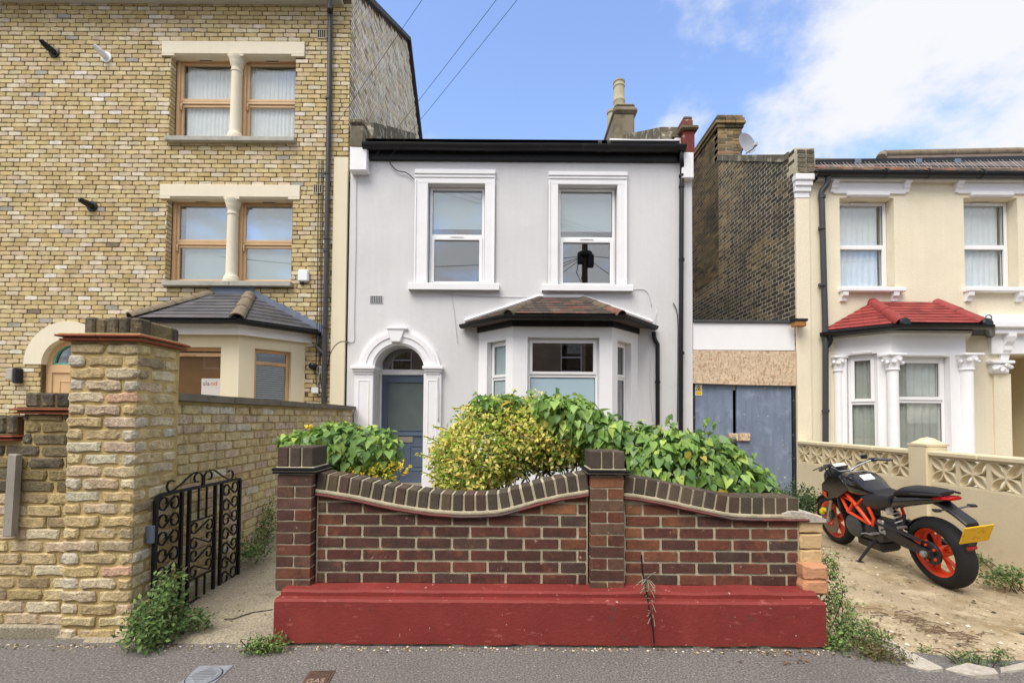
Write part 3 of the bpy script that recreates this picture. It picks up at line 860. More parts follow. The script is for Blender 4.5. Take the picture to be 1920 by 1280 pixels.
topL = [(588,883),(630,890),(672,897),(741,912),(809,922),(864,926),(930,924),(973,914),(1016,902),(1060,893),(1104,886)]
topR = [(1172,892),(1205,896),(1237,902),(1306,917),(1350,926),(1375,930),(1427,932),(1466,932)]
def curve(pts, Y=YW):
    q = [at(a, b, Y) for a, b in pts]
    q = arc_pts(q, 6)
    return [(p.x, p.z) for p in q]
def ev(c, x):
    if x <= c[0][0]: return c[0][1]
    for (a, za), (b, zb) in zip(c, c[1:]):
        if x <= b: return za+(zb-za)*(x-a)/max(b-a, 1e-6)
    return c[-1][1]
cL, cR_ = curve(topL), curve(topR)
pA = (PX(517, 990, 2.86), PX(583.5, 990, 2.86)); pB = (PX(1107, 990, 2.86), PX(1171, 990, 2.86))
xEnd = PX(1499, 1020, YW); xLast = PX(1545, 1020, YW)
SOL = .105
def span(c, x0, x1, seed, xcap=None):
    # core
    xs = [x0+(x1-x0)*i/60 for i in range(61)]
    top = lambda x: ev(c, x)-SOL-.012
    poly = [(x0, zP1-.02), (x1, zP1-.02)]+[(x, top(x)) for x in xs[::-1]]
    core = MB().prism(poly, FX(YW), -.17, -.004).build('mortar_core', K['grey_mortar'], fw)
    # courses cut under the creasing
    rng = random.Random(seed); lim = lambda x: ev(c, x)-SOL-.048
    polys = []
    for (a, b, v0, v1) in rows(x0+.012, x1-.012, zP1+.002, 1.2, .0737, .2285, .0155, 'stretcher', rng, off=.06*seed):
        hs = [lim(a+(b-a)*t/6) for t in range(7)]
        if max(hs) < v0+.015: continue
        if min(hs) >= v1: polys.append((a, b, v0, v1)); continue
        t_ = [(a+(b-a)*t/6, min(v1, h)) for t, h in enumerate(hs)]
        t_ = [p for p in t_ if p[1] > v0+.004]
        if len(t_) < 2: continue
        polys.append([(t_[0][0], v0), (t_[-1][0], v0)]+t_[::-1])
    lay(core, FX(YW), polys, RED, seed, K['red_brick'], .03, .004, .0025, .0018, 150, wob=.0012)
    # creasing: a mortar bed with a rounded clay tile edge under the soldiers
    xs2 = [x0+(xcap or x1-x0)*1.0*i/48 if xcap else x0+(x1-x0)*i/48 for i in range(49)]
    xe = xcap or x1
    xs2 = [x0+(xe-x0)*i/48 for i in range(49)]
    bed = MB(); lip = MB()
    for nm, dz, h, yo, mt_ in (('creasing_bed', -SOL-.012, .022, .024, 'grey_mortar'), ('creasing_tile', -SOL-.034, .018, .034, 'coping_brick')):
        n = 4 if nm == 'creasing_tile' else 1
        for q in range(n):
            seg = xs2[q*48//n:(q+1)*48//n+1]
            vs = []
            for x in seg:
                z = ev(c, x)+dz+.003*noise.noise(V((x*11, q, 2)))
                y = YW-yo+.004*noise.noise(V((x*8, q, 4)))
                vs += [(x, y+.006, z-h/2), (x, y, z), (x, y+.006, z+h/2), (x, YW+.17, z+h/2), (x, YW+.17, z-h/2)]
            k = len(seg)
            fs = [(i*5+j, (i+1)*5+j, (i+1)*5+(j+1) % 5, i*5+(j+1) % 5) for i in range(k-1) for j in range(5)]
            fs += [(4,3,2,1,0), [(k-1)*5+j for j in range(5)]]
            MB().add(vs, fs, s(104,62,56) if q != 2 else s(86,70,66)).build(nm, K[mt_], fw, smooth=60)
    # brick-on-edge coping that follows the dip
    n = max(1, round((x1-x0)/.0735)); tot = 0
    cm = MB()
    vs = []
    for x in xs:
        z = ev(c, x)
        vs += [(x, YW+.004, z-SOL-.004), (x, YW+.004, z-.007), (x, YW+.165, z-.007), (x, YW+.165, z-SOL-.004)]
    k = len(xs)
    fs = [(i*4+j, (i+1)*4+j, (i+1)*4+(j+1) % 4, i*4+(j+1) % 4) for i in range(k-1) for j in range(4)]+[(3,2,1,0), [(k-1)*4+j for j in range(4)]]
    cm.add(vs, fs).build('coping_mortar', K['grey_mortar'], fw)
    for i in range(n):
        xc = x0+(i+.5)*(x1-x0)/n
        e = .01; sl_ = (ev(c, xc+e)-ev(c, xc-e))/(2*e)
        ang = math.atan(sl_)
        w = (x1-x0)/n*cos(ang)*.5 - .0055; w /= 1; zt = ev(c, xc)
        me = MB(); wb = w*rng.uniform(.96, 1.0)
        me.cbox(-wb, wb, -.004-rng.uniform(0, .004), .172, -SOL, rng.uniform(-.001, .002), .005, pick(rng, COPE))
        o = me.build('coping_brick', K['coping_brick'], fw)
        o.matrix_basis = Matrix.Translation((xc, YW, zt)) @ Matrix.Rotation(-ang*.85, 4, 'Y')
span(cL, pA[1]+.006, pB[0]-.006, 1)
span(cR_, pB[1]+.006, xEnd, 2, PX(1512, 950, YW))
def pier(x0, x1, zt, zc, seed):
    """one brick square pier with creasing tiles and three bricks on edge on top"""
    rng = random.Random(seed)
    y0, y1 = 2.868, 3.085
    core = bx('pier_core', K['grey_mortar'], fw, x0+.006, x1-.006, y0, y1, zP1-.045, zc)
    P = []
    z = zP1-.03; r = 0; ch = (zc-z)/round((zc-z)/.0737); x0_, x1_ = x0+.002, x1-.002
    while z < zc-.02:
        xm = (x0_+x1_)/2
        P += [(x0_, x1_, z, z+ch-.009)] if r % 2 else [(x0_, xm-.004, z, z+ch-.009), (xm+.004, x1_, z, z+ch-.009)]
        z += ch; r += 1
    lay(core, FX(y0-.002), P, RED[:6]+[(2, s(96,70,58))], seed, K['red_brick'], .03, .004, .003, .0016, 80, wob=.001)
    for fr, hid in ((FR(x1-.006), 0), (FL(x0+.006), 1)):
        S = [((y0+.006, y1-.006) if fr[3].x > 0 else (-y1+.006, -y0-.006))+(z_, w_) for (_, _, z_, w_) in P if _ == x1_]
        lay(core, fr, S, RED, seed+5+hid, K['red_brick'], .03, .003, .003, .0016, 40, wob=.001)
    xa, xb = x0-.026, x1+.034
    strip('pier_creasing_tile', fw, K['coping_brick'], xa+.004, xb-.004, y0-.026, y1+.02, zc+.002, zc+.014, .004)
    strip('pier_creasing_bed', fw, K['grey_mortar'], xa+.004, xb-.004, y0-.024, y1+.02, zc+.014, zc+.020, .003)
    strip('pier_creasing_tile', fw, K['coping_brick'], xa, xb, y0-.032, y1+.024, zc+.020, zc+.036, .006)
    strip('pier_cap_bed', fw, K['grey_mortar'], x0-.006, x1+.012, y0-.012, y1+.005, zc+.036, zc+.044, .004)
    w = (x1-x0+.01)/3
    bx('pier_cap_mortar', K['grey_mortar'], fw, x0+.004, x1-.004, y0+.002, y1-.01, zc+.044, zt-.006)
    for i in range(3):
        a = x0-.004+i*w
        m = MB(); m.cbox(a+.004, a+w-.005, y0-.006-rng.uniform(0, .004), y1, zc+.044, zt+rng.uniform(-.002, .003), .006, pick(rng, COPE))
        m.build('pier_cap_brick', K['coping_brick'], fw)
pier(pA[0], pA[1], PZ(550, 838, 2.86), PZ(550, 888, 2.86), 11)
pier(pB[0], pB[1], PZ(1138, 846, 2.86), PZ(1138, 892, 2.86), 12)
# worn end of the wall: pale blocks and one orange block
end_t = [(xEnd, xLast, zP1+.06, PZ(1520, 1030, YW)), ]
ys = [(966, 1000), (1000, 1030), (1030, 1062)]
K['pale_block'] = mat('pale_worn_block', s(206,176,130), rough=.92, var=.16, vs=7, bump=.7, bs=40, bd=.01, spots=[(8, .58, .7, s(168,130,90), .6), (13, .62, .72, s(224,212,184), .6)])
K['orange_block'] = mat('orange_worn_block', s(194,142,106), rough=.92, var=.14, vs=7, bump=.7, bs=40, bd=.01, spots=[(8, .58, .7, s(206,160,116), .6), (16, .64, .72, s(150,84,56), .6)])
for (a, b) in ys:
    x0, x1, z0, z1 = RC(1499, a, 1543, b, YW-.01)
    MB().prism(jag(x0+.003, x1, z0+.003, z1-.002, random.Random(a), .005), FX(YW), -.17, .012, .008).build('end_block', K['pale_block'], fw)
for (a, b, mt_) in ((1057, 1086, 'orange_block'), (1084, 1114, 'orange_block')):
    x0, x1, z0, z1 = RC(1503, a, 1552, b, YW-.06)
    MB().prism(jag(x0, x1, z0, z1-.002, random.Random(a), .008), FX(YW-.05), -.20, .03, .014).build('end_block', K[mt_], fw)
x0, x1, z0, z1 = RC(1464, 956, 1520, 972, YW)
MB().prism([(x0, z0), (x1, z0+.004), (x1-.02, z1-.012), (x0+.06, z1), (x0, z1-.02)], FX(YW), -.17, .02, .006).build('end_cap', K['slabs'], fw)
x0, x1, z0, z1 = RC(1506, 960, 1546, 978, YW)
MB().prism([(x0, z0), (x1, z0), (x1, z0+.02), (x0+.04, z1), (x0, z1)], FX(YW), -.17, .026, .006).build('end_cap', K['slabs'], fw)
# crack in the plinth under the right hand span
cr = [(1203,1040),(1204,1062),(1207,1085),(1212,1108),(1217,1140),(1222,1165),(1225,1185),(1226,1205)]
MB().tube(arc_pts([at(a, b, YW-.008 if b < 1090 else (2.782 if b < 1112 else 2.731)) for a, b in cr], 4), .0045, 4).build('crack', K['hole'], fw)

# ------------------------------------------------------------------ yellow stock brick party wall with its tall pier
gw = thing('party_garden_wall', 'yellow stock brick garden wall with grey coping slabs running back to the door', 'wall', (-2.5, 5, 0))
OLD = [(4, s(192,175,134)), (3, s(184,164,120)), (3, s(198,184,154)), (2, s(190,170,142)), (2, s(186,177,158)), (1.5, s(202,193,176)), (.8, s(158,142,112)), (.2, s(194,160,130))]
OLDd = OLD[:4]+[(3, s(170,150,110)), (2, s(146,128,98))]
A0, A1 = V((-2.445, 3.14, 0)), V((-2.535, 7.26, 0))
gu = (A1-A0).normalized(); gn = V((gu.y, -gu.x, 0)); gl = (A1-A0).length
gf = (A0, gu, V((0,0,1)), gn)
gtop = PZ(500, 752, 4.35)      # underside of the slabs
gtop = at(345, 736, 3.42).z - .065
core = MB().prism([(0, -.1), (gl, .0), (gl, gtop), (0, gtop)], gf, -.2, -.006).build('mortar_core', K['yellow_mortar'], gw)
rs = rows(.0, gl-.01, .02, gtop-.004, .0752, .2275, .012, 'loose', random.Random(5))
lay(core, gf, rs, OLD, 21, K['old_stock'], .03, .006, .006, .005, 300, wob=.004)
n = 5
for i in range(n):
    a, b = gl*i/n+.004+(.06 if i == 0 else 0), gl*(i+1)/n-.006
    MB().prism([(a, gtop+.002), (b, gtop+.002), (b, gtop+.058+.004*(i % 2)), (a, gtop+.06)], gf, -.25, .05, .006).build('coping_slab', K['slab_cope'], gw)

pr = thing('gate_pier', 'tall yellow brick gate pier with sooty brick-on-edge cap and red tile creasing', 'pier', (-2.53, 2.97, 0))
px0, px1, py0, py1 = PX(121, 900, 2.80), PX(252, 900, 2.80), 2.80, 3.16
pz1 = PZ(200, 640, 2.80)
pcore = bx('mortar_core', K['yellow_mortar'], pr, px0+.006, px1-.008, py0+.006, py1, -.06, pz1)
P, Q = [], []
z = .0; r = 0; ch = (pz1-z)/round((pz1-z)/.0765)
rg = random.Random(4)
while z < pz1-.03:
    zb = z+ch-.013; W_ = px1-px0; h = .105
    if r % 2: P += [(px0+.004, px0+.216, z, zb), (px0+.23, px1, z, zb)]
    else: P += [(px0+.004, px0+.1, z, zb), (px0+.114, px0+.328, z, zb), (px0+.342, px1, z, zb)]
    if r % 2: Q += [(py0+.006, py0+.1, z, zb), (py0+.115, py0+.33, z, zb)]
    else: Q += [(py0+.006, py0+.215, z, zb), (py0+.23, py0+.34, z, zb)]
    z += ch; r += 1
dk = lambda p: [(w, (c[0]*.62, c[1]*.6, c[2]*.62, 1)) for w, c in p]
lay(pcore, FX(py0), [p for p in P if p[2] > .2], OLD, 31, K['old_stock'], .05, .008, .010, .008, 300, wob=.005)
lay(pcore, FX(py0), [p for p in P if p[2] <= .2], OLDd, 32, K['old_stock'], .05, .008, .010, .009, 300, wob=.006)
lay(pcore, FR(px1-.008), Q, OLD, 33, K['old_stock'], .05, .010, .010, .008, 300, wob=.005)
for k_, (zz_, ov) in enumerate(((pz1+.001, .035), (pz1+.024, .05))):
    for (a, b) in ((px0-ov, (px0+px1)/2-.01), ((px0+px1)/2-.006, px1+ov)):
        strip('creasing_tile', pr, K['tile_clay'] if 'tile_clay' in K else K.setdefault('tile_clay', mat('red_clay_creasing', s(144,78,56), rough=.85, var=.2, vs=14, bump=.3, spots=[(12, .6, .72, s(90,60,48), .6)])), a, b, py0-ov, py1+ov*.6, zz_, zz_+.012, .004)
    strip('creasing_bed', pr, K['yellow_mortar'], px0-ov+.012, px1+ov-.012, py0-ov+.014, py1+ov*.5-.004, zz_+.012, zz_+.022, .003)
SOOT = [(3, s(100,92,76)), (2, s(86,78,64)), (2, s(118,106,82)), (1, s(138,122,86)), (1, s(76,69,60))]
ct = PZ(200, 594, 2.80); cz0 = pz1+.046
bx('cap_mortar', K['blackpaint'] if 0 else K['stock_mortar'], pr, px0+.075, px1-.01, py0+.03, py1-.03, cz0, ct-.014)
rg = random.Random(8)
for i in range(5):
    a = px0+.066+i*(px1-px0-.07)/5; b = a+(px1-px0-.07)/5
    m = MB(); m.cbox(a+.004, b-.004, py0+.012+rg.uniform(0, .008), py0+.115, cz0-.002, ct+rg.uniform(-.008, .006), .012, pick(rg, SOOT)); m.build('cap_brick', K['black_stock'], pr)
for (a, b) in ((py0+.12, py0+.28), (py0+.286, py1-.01)):
    m = MB(); m.cbox(px1-.115, px1-.004, a, b, cz0-.002, ct-.006+rg.uniform(-.006, .006), .012, pick(rg, SOOT)); m.build('cap_brick', K['black_stock'], pr)
for i in range(3):
    m = MB(); m.cbox(px0+.07+i*.11, px0+.17+i*.11, py0+.12, py1-.01, cz0-.002, ct-.012, .012, pick(rg, SOOT)); m.build('cap_brick', K['black_stock'], pr)
strip('cement_foot', pr, K['path'], px0-.02, px1+.02, py0-.014, py1, -.06, .022, .01)

# low wall of the brick house, left of the pier
lw = thing('low_front_wall', 'low sooty yellow brick wall left of the tall gate pier', 'wall', (-3.2, 3.0, 0))
LY = 2.93
lx0, lx1 = -5.8, px0+.02
xs_ = PX(40, 900, LY)                      # step between the low part and its own pier
zl, zh = PZ(10, 826, LY), PZ(80, 776, LY)
cr_ = MB(); cr_.prism([(lx0, -.06), (lx1, -.06), (lx1, zh), (xs_, zh), (xs_, zl), (lx0, zl)], FX(LY), -.21, -.006)
lc = cr_.build('mortar_core', K['yellow_mortar'], lw)
rs = rows(lx0, lx1-.024, .03, zh-.004, .076, .228, .012, 'loose', random.Random(9), off=.07)
rs = [r_ for r_ in cut(rs, [(lx0-1, xs_-.002, zl-.03, 9)])]
lay(lc, FX(LY), [r_ for r_ in rs if r_[2] < .80], OLDd, 41, K['old_stock'], .03, .006, .008, .006, 200, wob=.004)
lay(lc, FX(LY), [r_ for r_ in rs if r_[2] >= .80], SOOT[:4]+[(2, s(120,110,92))], 42, K['black_stock'], .03, .006, .008, .006, 100, wob=.004)
def cap(x0, x1, z, zt, seed, n):
    rg = random.Random(seed)
    for k_ in range(2):
        strip('creasing_tile', lw, K['tile_clay'], x0-.03-.012*k_, x1+(.03 if x1 < lx1-.1 else 0), LY-.035-.012*k_, LY+.22, z+.001+.022*k_, z+.013+.022*k_, .004)
        strip('creasing_bed', lw, K['stock_mortar'], x0-.02, x1, LY-.022, LY+.2, z+.013+.022*k_, z+.022+.022*k_, .003)
    bx('cap_mortar', K['stock_mortar'], lw, x0+.005, x1-.002, LY+.012, LY+.2, z+.046, zt-.016)
    for i in range(n):
        a = x0+i*(x1-x0)/n; b = a+(x1-x0)/n
        m = MB(); m.cbox(a+.004, b-.004, LY-.002+rg.uniform(0, .006), LY+.21, z+.044, zt+rg.uniform(-.008, .004), .012, pick(rg, SOOT)); m.build('cap_brick', K['black_stock'], lw)
cap(xs_-.004, lx1-.03, zh, PZ(80, 735, LY), 51, 4)
cap(lx0, xs_-.05, zl, PZ(10, 778, LY), 52, 38)
strip('cement_foot', lw, K['path'], lx0, lx1-.03, LY-.03, LY+.1, -.06, .03, .012)
# timber batten standing against it
q0, q1 = at(21, 1004, LY-.03), at(30, 852, LY-.03)
o = MB()
o.prism([(-.027, 0), (.027, 0), (.029, (q1-q0).length), (-.022, (q1-q0).length+.006)], (V((0,0,0)), V((1,0,0)), V((0,0,1)), V((0,-1,0))), -.012, .026, .004)
ob = o.build('timber_batten', K['timber'])
ob.matrix_basis = Matrix.Translation(q0) @ Matrix.Rotation(atan2(q1.x-q0.x, q1.z-q0.z), 4, 'Y')
tag(ob, 'weathered grey timber batten fixed upright to the low yellow brick wall', 'batten')

# ------------------------------------------------------------------ wrought iron gate, standing open along the wall
GA, GB = V((-2.275, 2.93, 0)), V((-2.235, 3.76, 0))
gt = thing('iron_gate', 'black wrought iron scroll gate standing open against the yellow brick wall', 'gate', GA)
gd = (GB-GA); GL = gd.length; gd = gd.normalized(); gnn = V((gd.y, -gd.x, 0))
gz0, gz1 = .035, .845
gp = lambda u, z: GA+gd*u+V((0,0,z))
def flat(name, pts, w, h=.012, par=gt): return MB().bar([gp(*p) for p in pts], w, h, gnn).build(name, K['iron'], par)
def arc(cu, cz, r, a0, a1, n=14): return [(cu+r*cos(a0+(a1-a0)*i/n), cz+r*sin(a0+(a1-a0)*i/n)) for i in range(n+1)]
rr = .05
out = [(0, gz0), (0, gz1-rr)]+arc(rr, gz1-rr, rr, pi, pi/2, 6)+arc(GL-rr*.4, gz1-rr*.4, rr*.4, pi/2, 0, 4)+[(GL, gz0)]
fr_ = flat('gate_frame', out, .018, .026)
flat('bottom_rail', [(0, gz0), (GL, gz0)], .022, .026)
ub = [.215, .285, .545, .615]
for u in ub: flat('upright', [(u, gz0), (u, gz1-.005)], .017, .022)
for u in (.375, .455): 
    flat('upright', [(u, gz1-.235), (u, gz1-.005)], .009, .012)
    flat('upright', [(u, gz0), (u, gz0+.165)], .009, .012)
flat('cross_rail', [(ub[1], gz1-.235), (ub[2], gz1-.235)], .011, .014)
flat('cross_rail', [(ub[1], gz0+.165), (ub[2], gz0+.165)], .011, .014)
def spiral(cu, cz, r, a0, turn, sgn, n=22):
    return [(cu+r*(1-.62*i/n)*cos(a0+sgn*turn*i/n), cz+r*(1-.62*i/n)*sin(a0+sgn*turn*i/n)) for i in range(n+1)]
def s_scroll(u0, u1, z, h, flip=1):
    """an S lying across the panel: a curl low on one side and one high on the other"""
    w = u1-u0; r = min(w*.27, h*.46)
    a = spiral(u0+r+.004, z+h*.42, r, pi*.5, pi*1.72, 1)[::-1]
    b = spiral(u1-r-.004, z+h*.62, r, -pi*.5, pi*1.72, 1)
    if flip < 0:
        a = [(u0+u1-p, q) for p, q in a]; b = [(u0+u1-p, q) for p, q in b]
    return flat('scroll', a+b, .009, .012)
nrow = 7; hh = (gz1-gz0-.02)/nrow
for k in range(nrow):
    s_scroll(.01, ub[0]-.008, gz0+.01+k*hh, hh*.98, -1)
    s_scroll(ub[3]+.008, GL-.01, gz0+.01+k*hh, hh*.98, 1)
m0, m1 = gz0+.17, gz1-.24
for k in range(4):
    h4 = (m1-m0)/4
    s_scroll(ub[1]+.008, ub[2]-.008, m0+k*h4, h4*.98, -1 if k % 2 else 1)
c_ = GL*.5
for sg in (1, -1):
    f = lambda p: (c_+sg*(p[0]), p[1])
    crest = [f(p) for p in spiral(.058, gz1+.062, .05, pi*1.02, pi*1.6, -1, 20)]
    flat('crest_scroll', [f((.008, gz1))]+crest, .008, .012)
    flat('crest_scroll', [f((.06, gz1+.112)), f((.12, gz1+.1)), f((.2, gz1+.05)), f((.26, gz1+.02))]+[f(p) for p in arc(.295, gz1+.045, .036, -pi*.6, pi*.75, 12)], .008, .012)
bxh = gp(-.022, .60)
strip('hinge_bracket', gt, K['lead'], bxh.x-.035, bxh.x+.012, bxh.y-.012, bxh.y+.012, .55, .66, .004)
strip('drop_bolt', gt, K['iron'], gp(GL, 0).x-.01, gp(GL, 0).x+.012, gp(GL, 0).y-.012, gp(GL, 0).y+.03, .02, .05, .004)
# ------------------------------------------------------------------ the pale grey rendered house in the middle
YF = 7.30
wh = thing('rendered_terraced_house', 'pale grey rendered terraced house with slate blue door and bay window', 'house', (0, YF, .1))
hx0, hx1 = PX(654, 500, YF), PX(1298, 500, YF)
hzt = PZ(960, 272, YF)
holes = []
W1 = RC(802, 346, 909, 531, YF); W2 = RC(1046, 348, 1157, 534, YF)
holes += [W1, W2]
# door opening with a round head
dX0, dX1 = PX(701, 760, YF), PX(795, 760, YF)
dzs = PZ(748, 694, YF); dR = (dX1-dX0)/2; dXc = (dX0+dX1)/2
DZ0 = .24
dh = (dX0, dX1, DZ0-.3, dzs+dR)
holes.append(dh)
# bay opening behind
bX0, bX1 = PX(897, 700, YF), PX(1196, 700, YF)
bYf = 6.76; bXa, bXb = PX(961, 700, bYf), PX(1148, 700, bYf)
bzt = PZ(1055, 612, bYf)
holes.append((bX0+.12, bX1-.12, .1, bzt-.15))
m = wall_holes(hx0, hx1, -.1, hzt, holes, YF, YF+.34)
# arch spandrels
for sg in (-1, 1):
    pts = [(dXc, dzs+dR)]+[(dXc+sg*dR*sin(a*pi/2/12), dzs+dR*cos(a*pi/2/12)) for a in range(1, 13)]+[(dXc+sg*dR, dzs+dR)]
    n = len(pts)
    f0 = [(p[0], YF, p[1]) for p in pts]; f1 = [(p[0], YF+.34, p[1]) for p in pts]
    cap_ = list(range(n)) if sg < 0 else list(range(n))[::-1]
    m.add(f0+f1, [cap_]+[(i, n+i, n+i+1, i+1) if sg > 0 else (i+1, n+i+1, n+i, i) for i in range(n-2)])
m.build('wall', K['render'], wh)
m = MB(); m.box(hx0, hx0+.25, YF+.34, 14.5, -.1, hzt); m.box(hx1-.25, hx1, YF+.34, 14.5, -.1, hzt); m.box(hx0, hx1, 14.5, 14.7, -.1, hzt)
m.box(hx0+.25, hx1-.25, YF+.34, 14.5, 2.75, 2.95); m.box(hx0+.25, hx1-.25, 10, 10.2, -.1, hzt)
m.build('inner_shell', K['room'], wh)
# roof, gutter, fascia
rdg = 11.0
rz = hzt+.02+(rdg-YF)*tan(radians(27))
m = MB(); m.add([(hx0+.2, YF-.1, hzt+.03), (hx1-.2, YF-.1, hzt+.03), (hx1-.2, rdg, rz), (hx0+.2, rdg, rz), (hx0+.2, 14.7, hzt), (hx1-.2, 14.7, hzt)],
                [(0,1,2,3), (3,2,5,4)]); m.build('roof', K['roof'], wh)
gx0, gx1 = PX(682, 280, YF-.1), PX(1283, 280, YF-.1)
MB().cbox(gx0+.06, gx1-.02, YF-.05, YF+.06, PZ(960, 301, YF-.05), hzt+.005, .012).build('fascia', K['black_gutter'], wh)
rng = random.Random(3); gz = PZ(960, 273, YF-.14)
half_gutter('gutter', wh, [(gx0+(gx1-gx0)*i/10, YF-.135, gz+.004*sin(i*1.3)) for i in range(11)], .082, K['black_gutter'])
for px in (1123, 1140):
    x = PX(px, 275, YF-.14)
    MB().lathe([(.082, -.03), (.09, -.03), (.09, .03), (.082, .03)], 20, (x, YF-.135, gz), V((1,0,0)), cap=False).build('gutter_joint', K['black_gutter'], wh)
for i in range(13):           # mortar and tile edges showing over the gutter
    x0 = gx0+.35+(gx1-gx0-1.2)*i/13+rng.uniform(-.05, .05)
    strip('eaves_tile', wh, K['roof'], x0, x0+.26, YF-.12, YF+.2, gz+.005+rng.uniform(0, .02), gz+.03+rng.uniform(0, .012), .006)
# corbels and parapets at both ends
cx0, cx1, cz0_, cz1_ = RC(656, 276, 688, 320, YF-.14)
MB().prism([(cx0, cz0_), (cx1, cz0_), (cx1+.0, cz1_-.03), (cx1-.02, cz1_), (cx0, cz1_+.01)], FX(YF), 0, .15, .012).build('corbel', K['white'], wh)
dx0, dx1, dz0, dz1 = RC(655, 220, 681, 277, YF-.16)
m = MB(); m.cbox(dx0, dx1+.02, YF-.16, YF+.25, dz0, dz1-.12, .03); m.cbox(dx0-.01, dx1, YF-.17, YF+.22, dz1-.12, dz1, .04)
m.build('parapet_end', K['stone_cope'], wh)
def raked(name, x0, x1, mt, seed, y0, y1, z0, slope, th, n):
    rg = random.Random(seed)
    for i in range(n):
        ya, yb = y0+(y1-y0)*i/n+.004, y0+(y1-y0)*(i+1)/n-.004
        za, zb = z0+slope*(ya-y0), z0+slope*(yb-y0)
        e = rg.uniform(-.012, .012)
        vs = [(x0+e, ya, za-.16), (x1+e, ya, za-.16), (x1+e, ya, za+th), (x0+e, ya, za+th), (x0+e, yb, zb-.16), (x1+e, yb, zb-.16), (x1+e, yb, zb+th), (x0+e, yb, zb+th)]
        MB().add(vs, [(0,1,2,3), (7,6,5,4), (3,2,6,7), (1,5,6,2), (0,3,7,4), (0,4,5,1)]).build(name, mt, wh)
sl0 = tan(radians(30))
lz = PZ(700, 262, YF+.1)+.24
raked('parapet_coping', hx0+.08, hx0+.34, K['stone_cope'], 1, YF+.12, YF+3.3, lz-.04, sl0, .1, 5)
m = MB(); m.add([(hx0+.10, YF+.05, hzt), (hx0+.32, YF+.05, hzt), (hx0+.32, YF+.05, lz-.2), (hx0+.10, YF+.05, lz-.2), (hx0+.10, YF+3.4, hzt), (hx0+.32, YF+3.4, hzt), (hx0+.32, YF+3.4, lz-.2+3.35*sl0), (hx0+.10, YF+3.4, lz-.2+3.35*sl0)],
        [(0,1,2,3), (1,5,6,2), (3,2,6,7), (0,3,7,4), (4,7,6,5)]); m.build('parapet', K['cement'], wh)
# right end: red brick kneeler, swept coping, chimney
ex0, ex1, ez0, ez1 = RC(1281, 218, 1303, 286, YF-.10)
kn = MB(); kn.cbox(ex0, ex1, YF-.10, YF+.35, ez0, ez0+.36, .015, s(122,56,52)); kn.cbox(ex0-.05, ex1+.05, YF-.15, YF+.4, ez0+.36, ez0+.43, .02, s(110,96,76)); kn.cbox(ex0-.01, ex1-.03, YF-.11, YF+.3, ez0+.43, ez0+.55, .02, s(124,70,60)); kn.cbox(ex0+.01, ex1-.04, YF-.1, YF+.28, ez0+.55, ez0+.6, .015, s(112,104,80))
K['kneeler'] = mat('flaking_red_brick', attr=True, rough=.9, var=.25, vs=9, bump=.7, bs=30, bd=.015, spots=[(9, .57, .66, s(186,176,160), .8), (14, .6, .7, s(84,76,60), .6)])
kn.build('parapet_end', K['kneeler'], wh)
kx0, kx1, kz0, kz1 = RC(1281, 286, 1300, 335, YF-.08)
MB().prism([(kx0-.03, kz0), (kx1, kz0), (kx1, kz1), (kx0-.03, kz1)], FX(YF), -.0, .10, .012).build('corbel', K['white'], wh)
rzz = PZ(1230, 246, YF+.9)
raked('parapet_coping', ex0-.16, ex1-.02, K['stone_cope'], 2, YF+.55, YF+3.2, PZ(1250, 250, YF+.6), sl0, .08, 4)
sw = [(YF+.02, ez0+.42), (YF+.12, ez0+.30), (YF+.3, ez0+.17), (YF+.55, PZ(1250, 252, YF+.6))]
for (a, b) in zip(sw, sw[1:]):
    vs = [(ex0-.14, a[0], a[1]), (ex1-.04, a[0], a[1]), (ex1-.04, b[0], b[1]), (ex0-.14, b[0], b[1])]
    vs += [(x, y, z-.09) for x, y, z in vs]
    MB().add(vs, [(0,1,2,3), (0,4,5,1), (0,3,7,4), (1,5,6,2), (3,2,6,7)]).build('swept_coping', K['stone_cope'], wh)
ev0 = PZ(1250, 262, YF+.2)
m = MB(); m.add([(ex0-.1, YF, hzt-.02), (ex0-.1, YF, ez0+.3), (ex0-.1, YF+.3, ez0+.08), (ex0-.1, YF+.55, PZ(1250, 252, YF+.6)-.1), (ex0-.1, YF+3.3, PZ(1250, 252, YF+.6)-.1+2.75*sl0), (ex0-.1, YF+3.3, hzt)], [(0,1,2,3,4,5)])
m.add([(ex0-.1, YF, hzt-.02), (ex1-.05, YF, hzt-.02), (ex1-.05, YF, ez0+.3), (ex0-.1, YF, ez0+.3)], [(0,1,2,3)])
m.build('parapet', K['white'], wh)
fl_ = MB(); fx0 = PX(1135, 262, YF+.1)
fl_.prism([(fx0, PZ(1135, 268, YF)), (ex0-.1, PZ(1270, 268, YF)), (ex0-.1, PZ(1270, 262, YF)), (PX(1190, 260, YF), PZ(1190, 262, YF)), (fx0+.06, PZ(1140, 260, YF))], FX(YF), -.16, .01, .004).build('cement_fillet', K['white'], wh)
CY0, CY1 = 10.55, 12.2
chx0, chx1 = PX(1152, 235, CY0), PX(1190, 235, CY0); ctop = PZ(1170, 213, CY0); cbase = 5.4
m = MB(); m.cbox(chx0, chx1, CY0, CY1, cbase, ctop, .03)
ch_ = m.build('chimney', K['cement'], wh)
m = MB(); m.cbox(chx0-.02, chx1+.07, CY0-.05, CY1+.05, ctop, ctop+.17, .06); m.cbox(chx0+.02, chx1+.02, CY0-.0, CY1, ctop+.17, ctop+.27, .06); m.build('chimney_cap', K['cement'], ch_)
pcx = PX(1161, 175, CY0+.2)
pzt = PZ(1161, 153, CY0+.2)
ph_ = pzt-ctop-.24
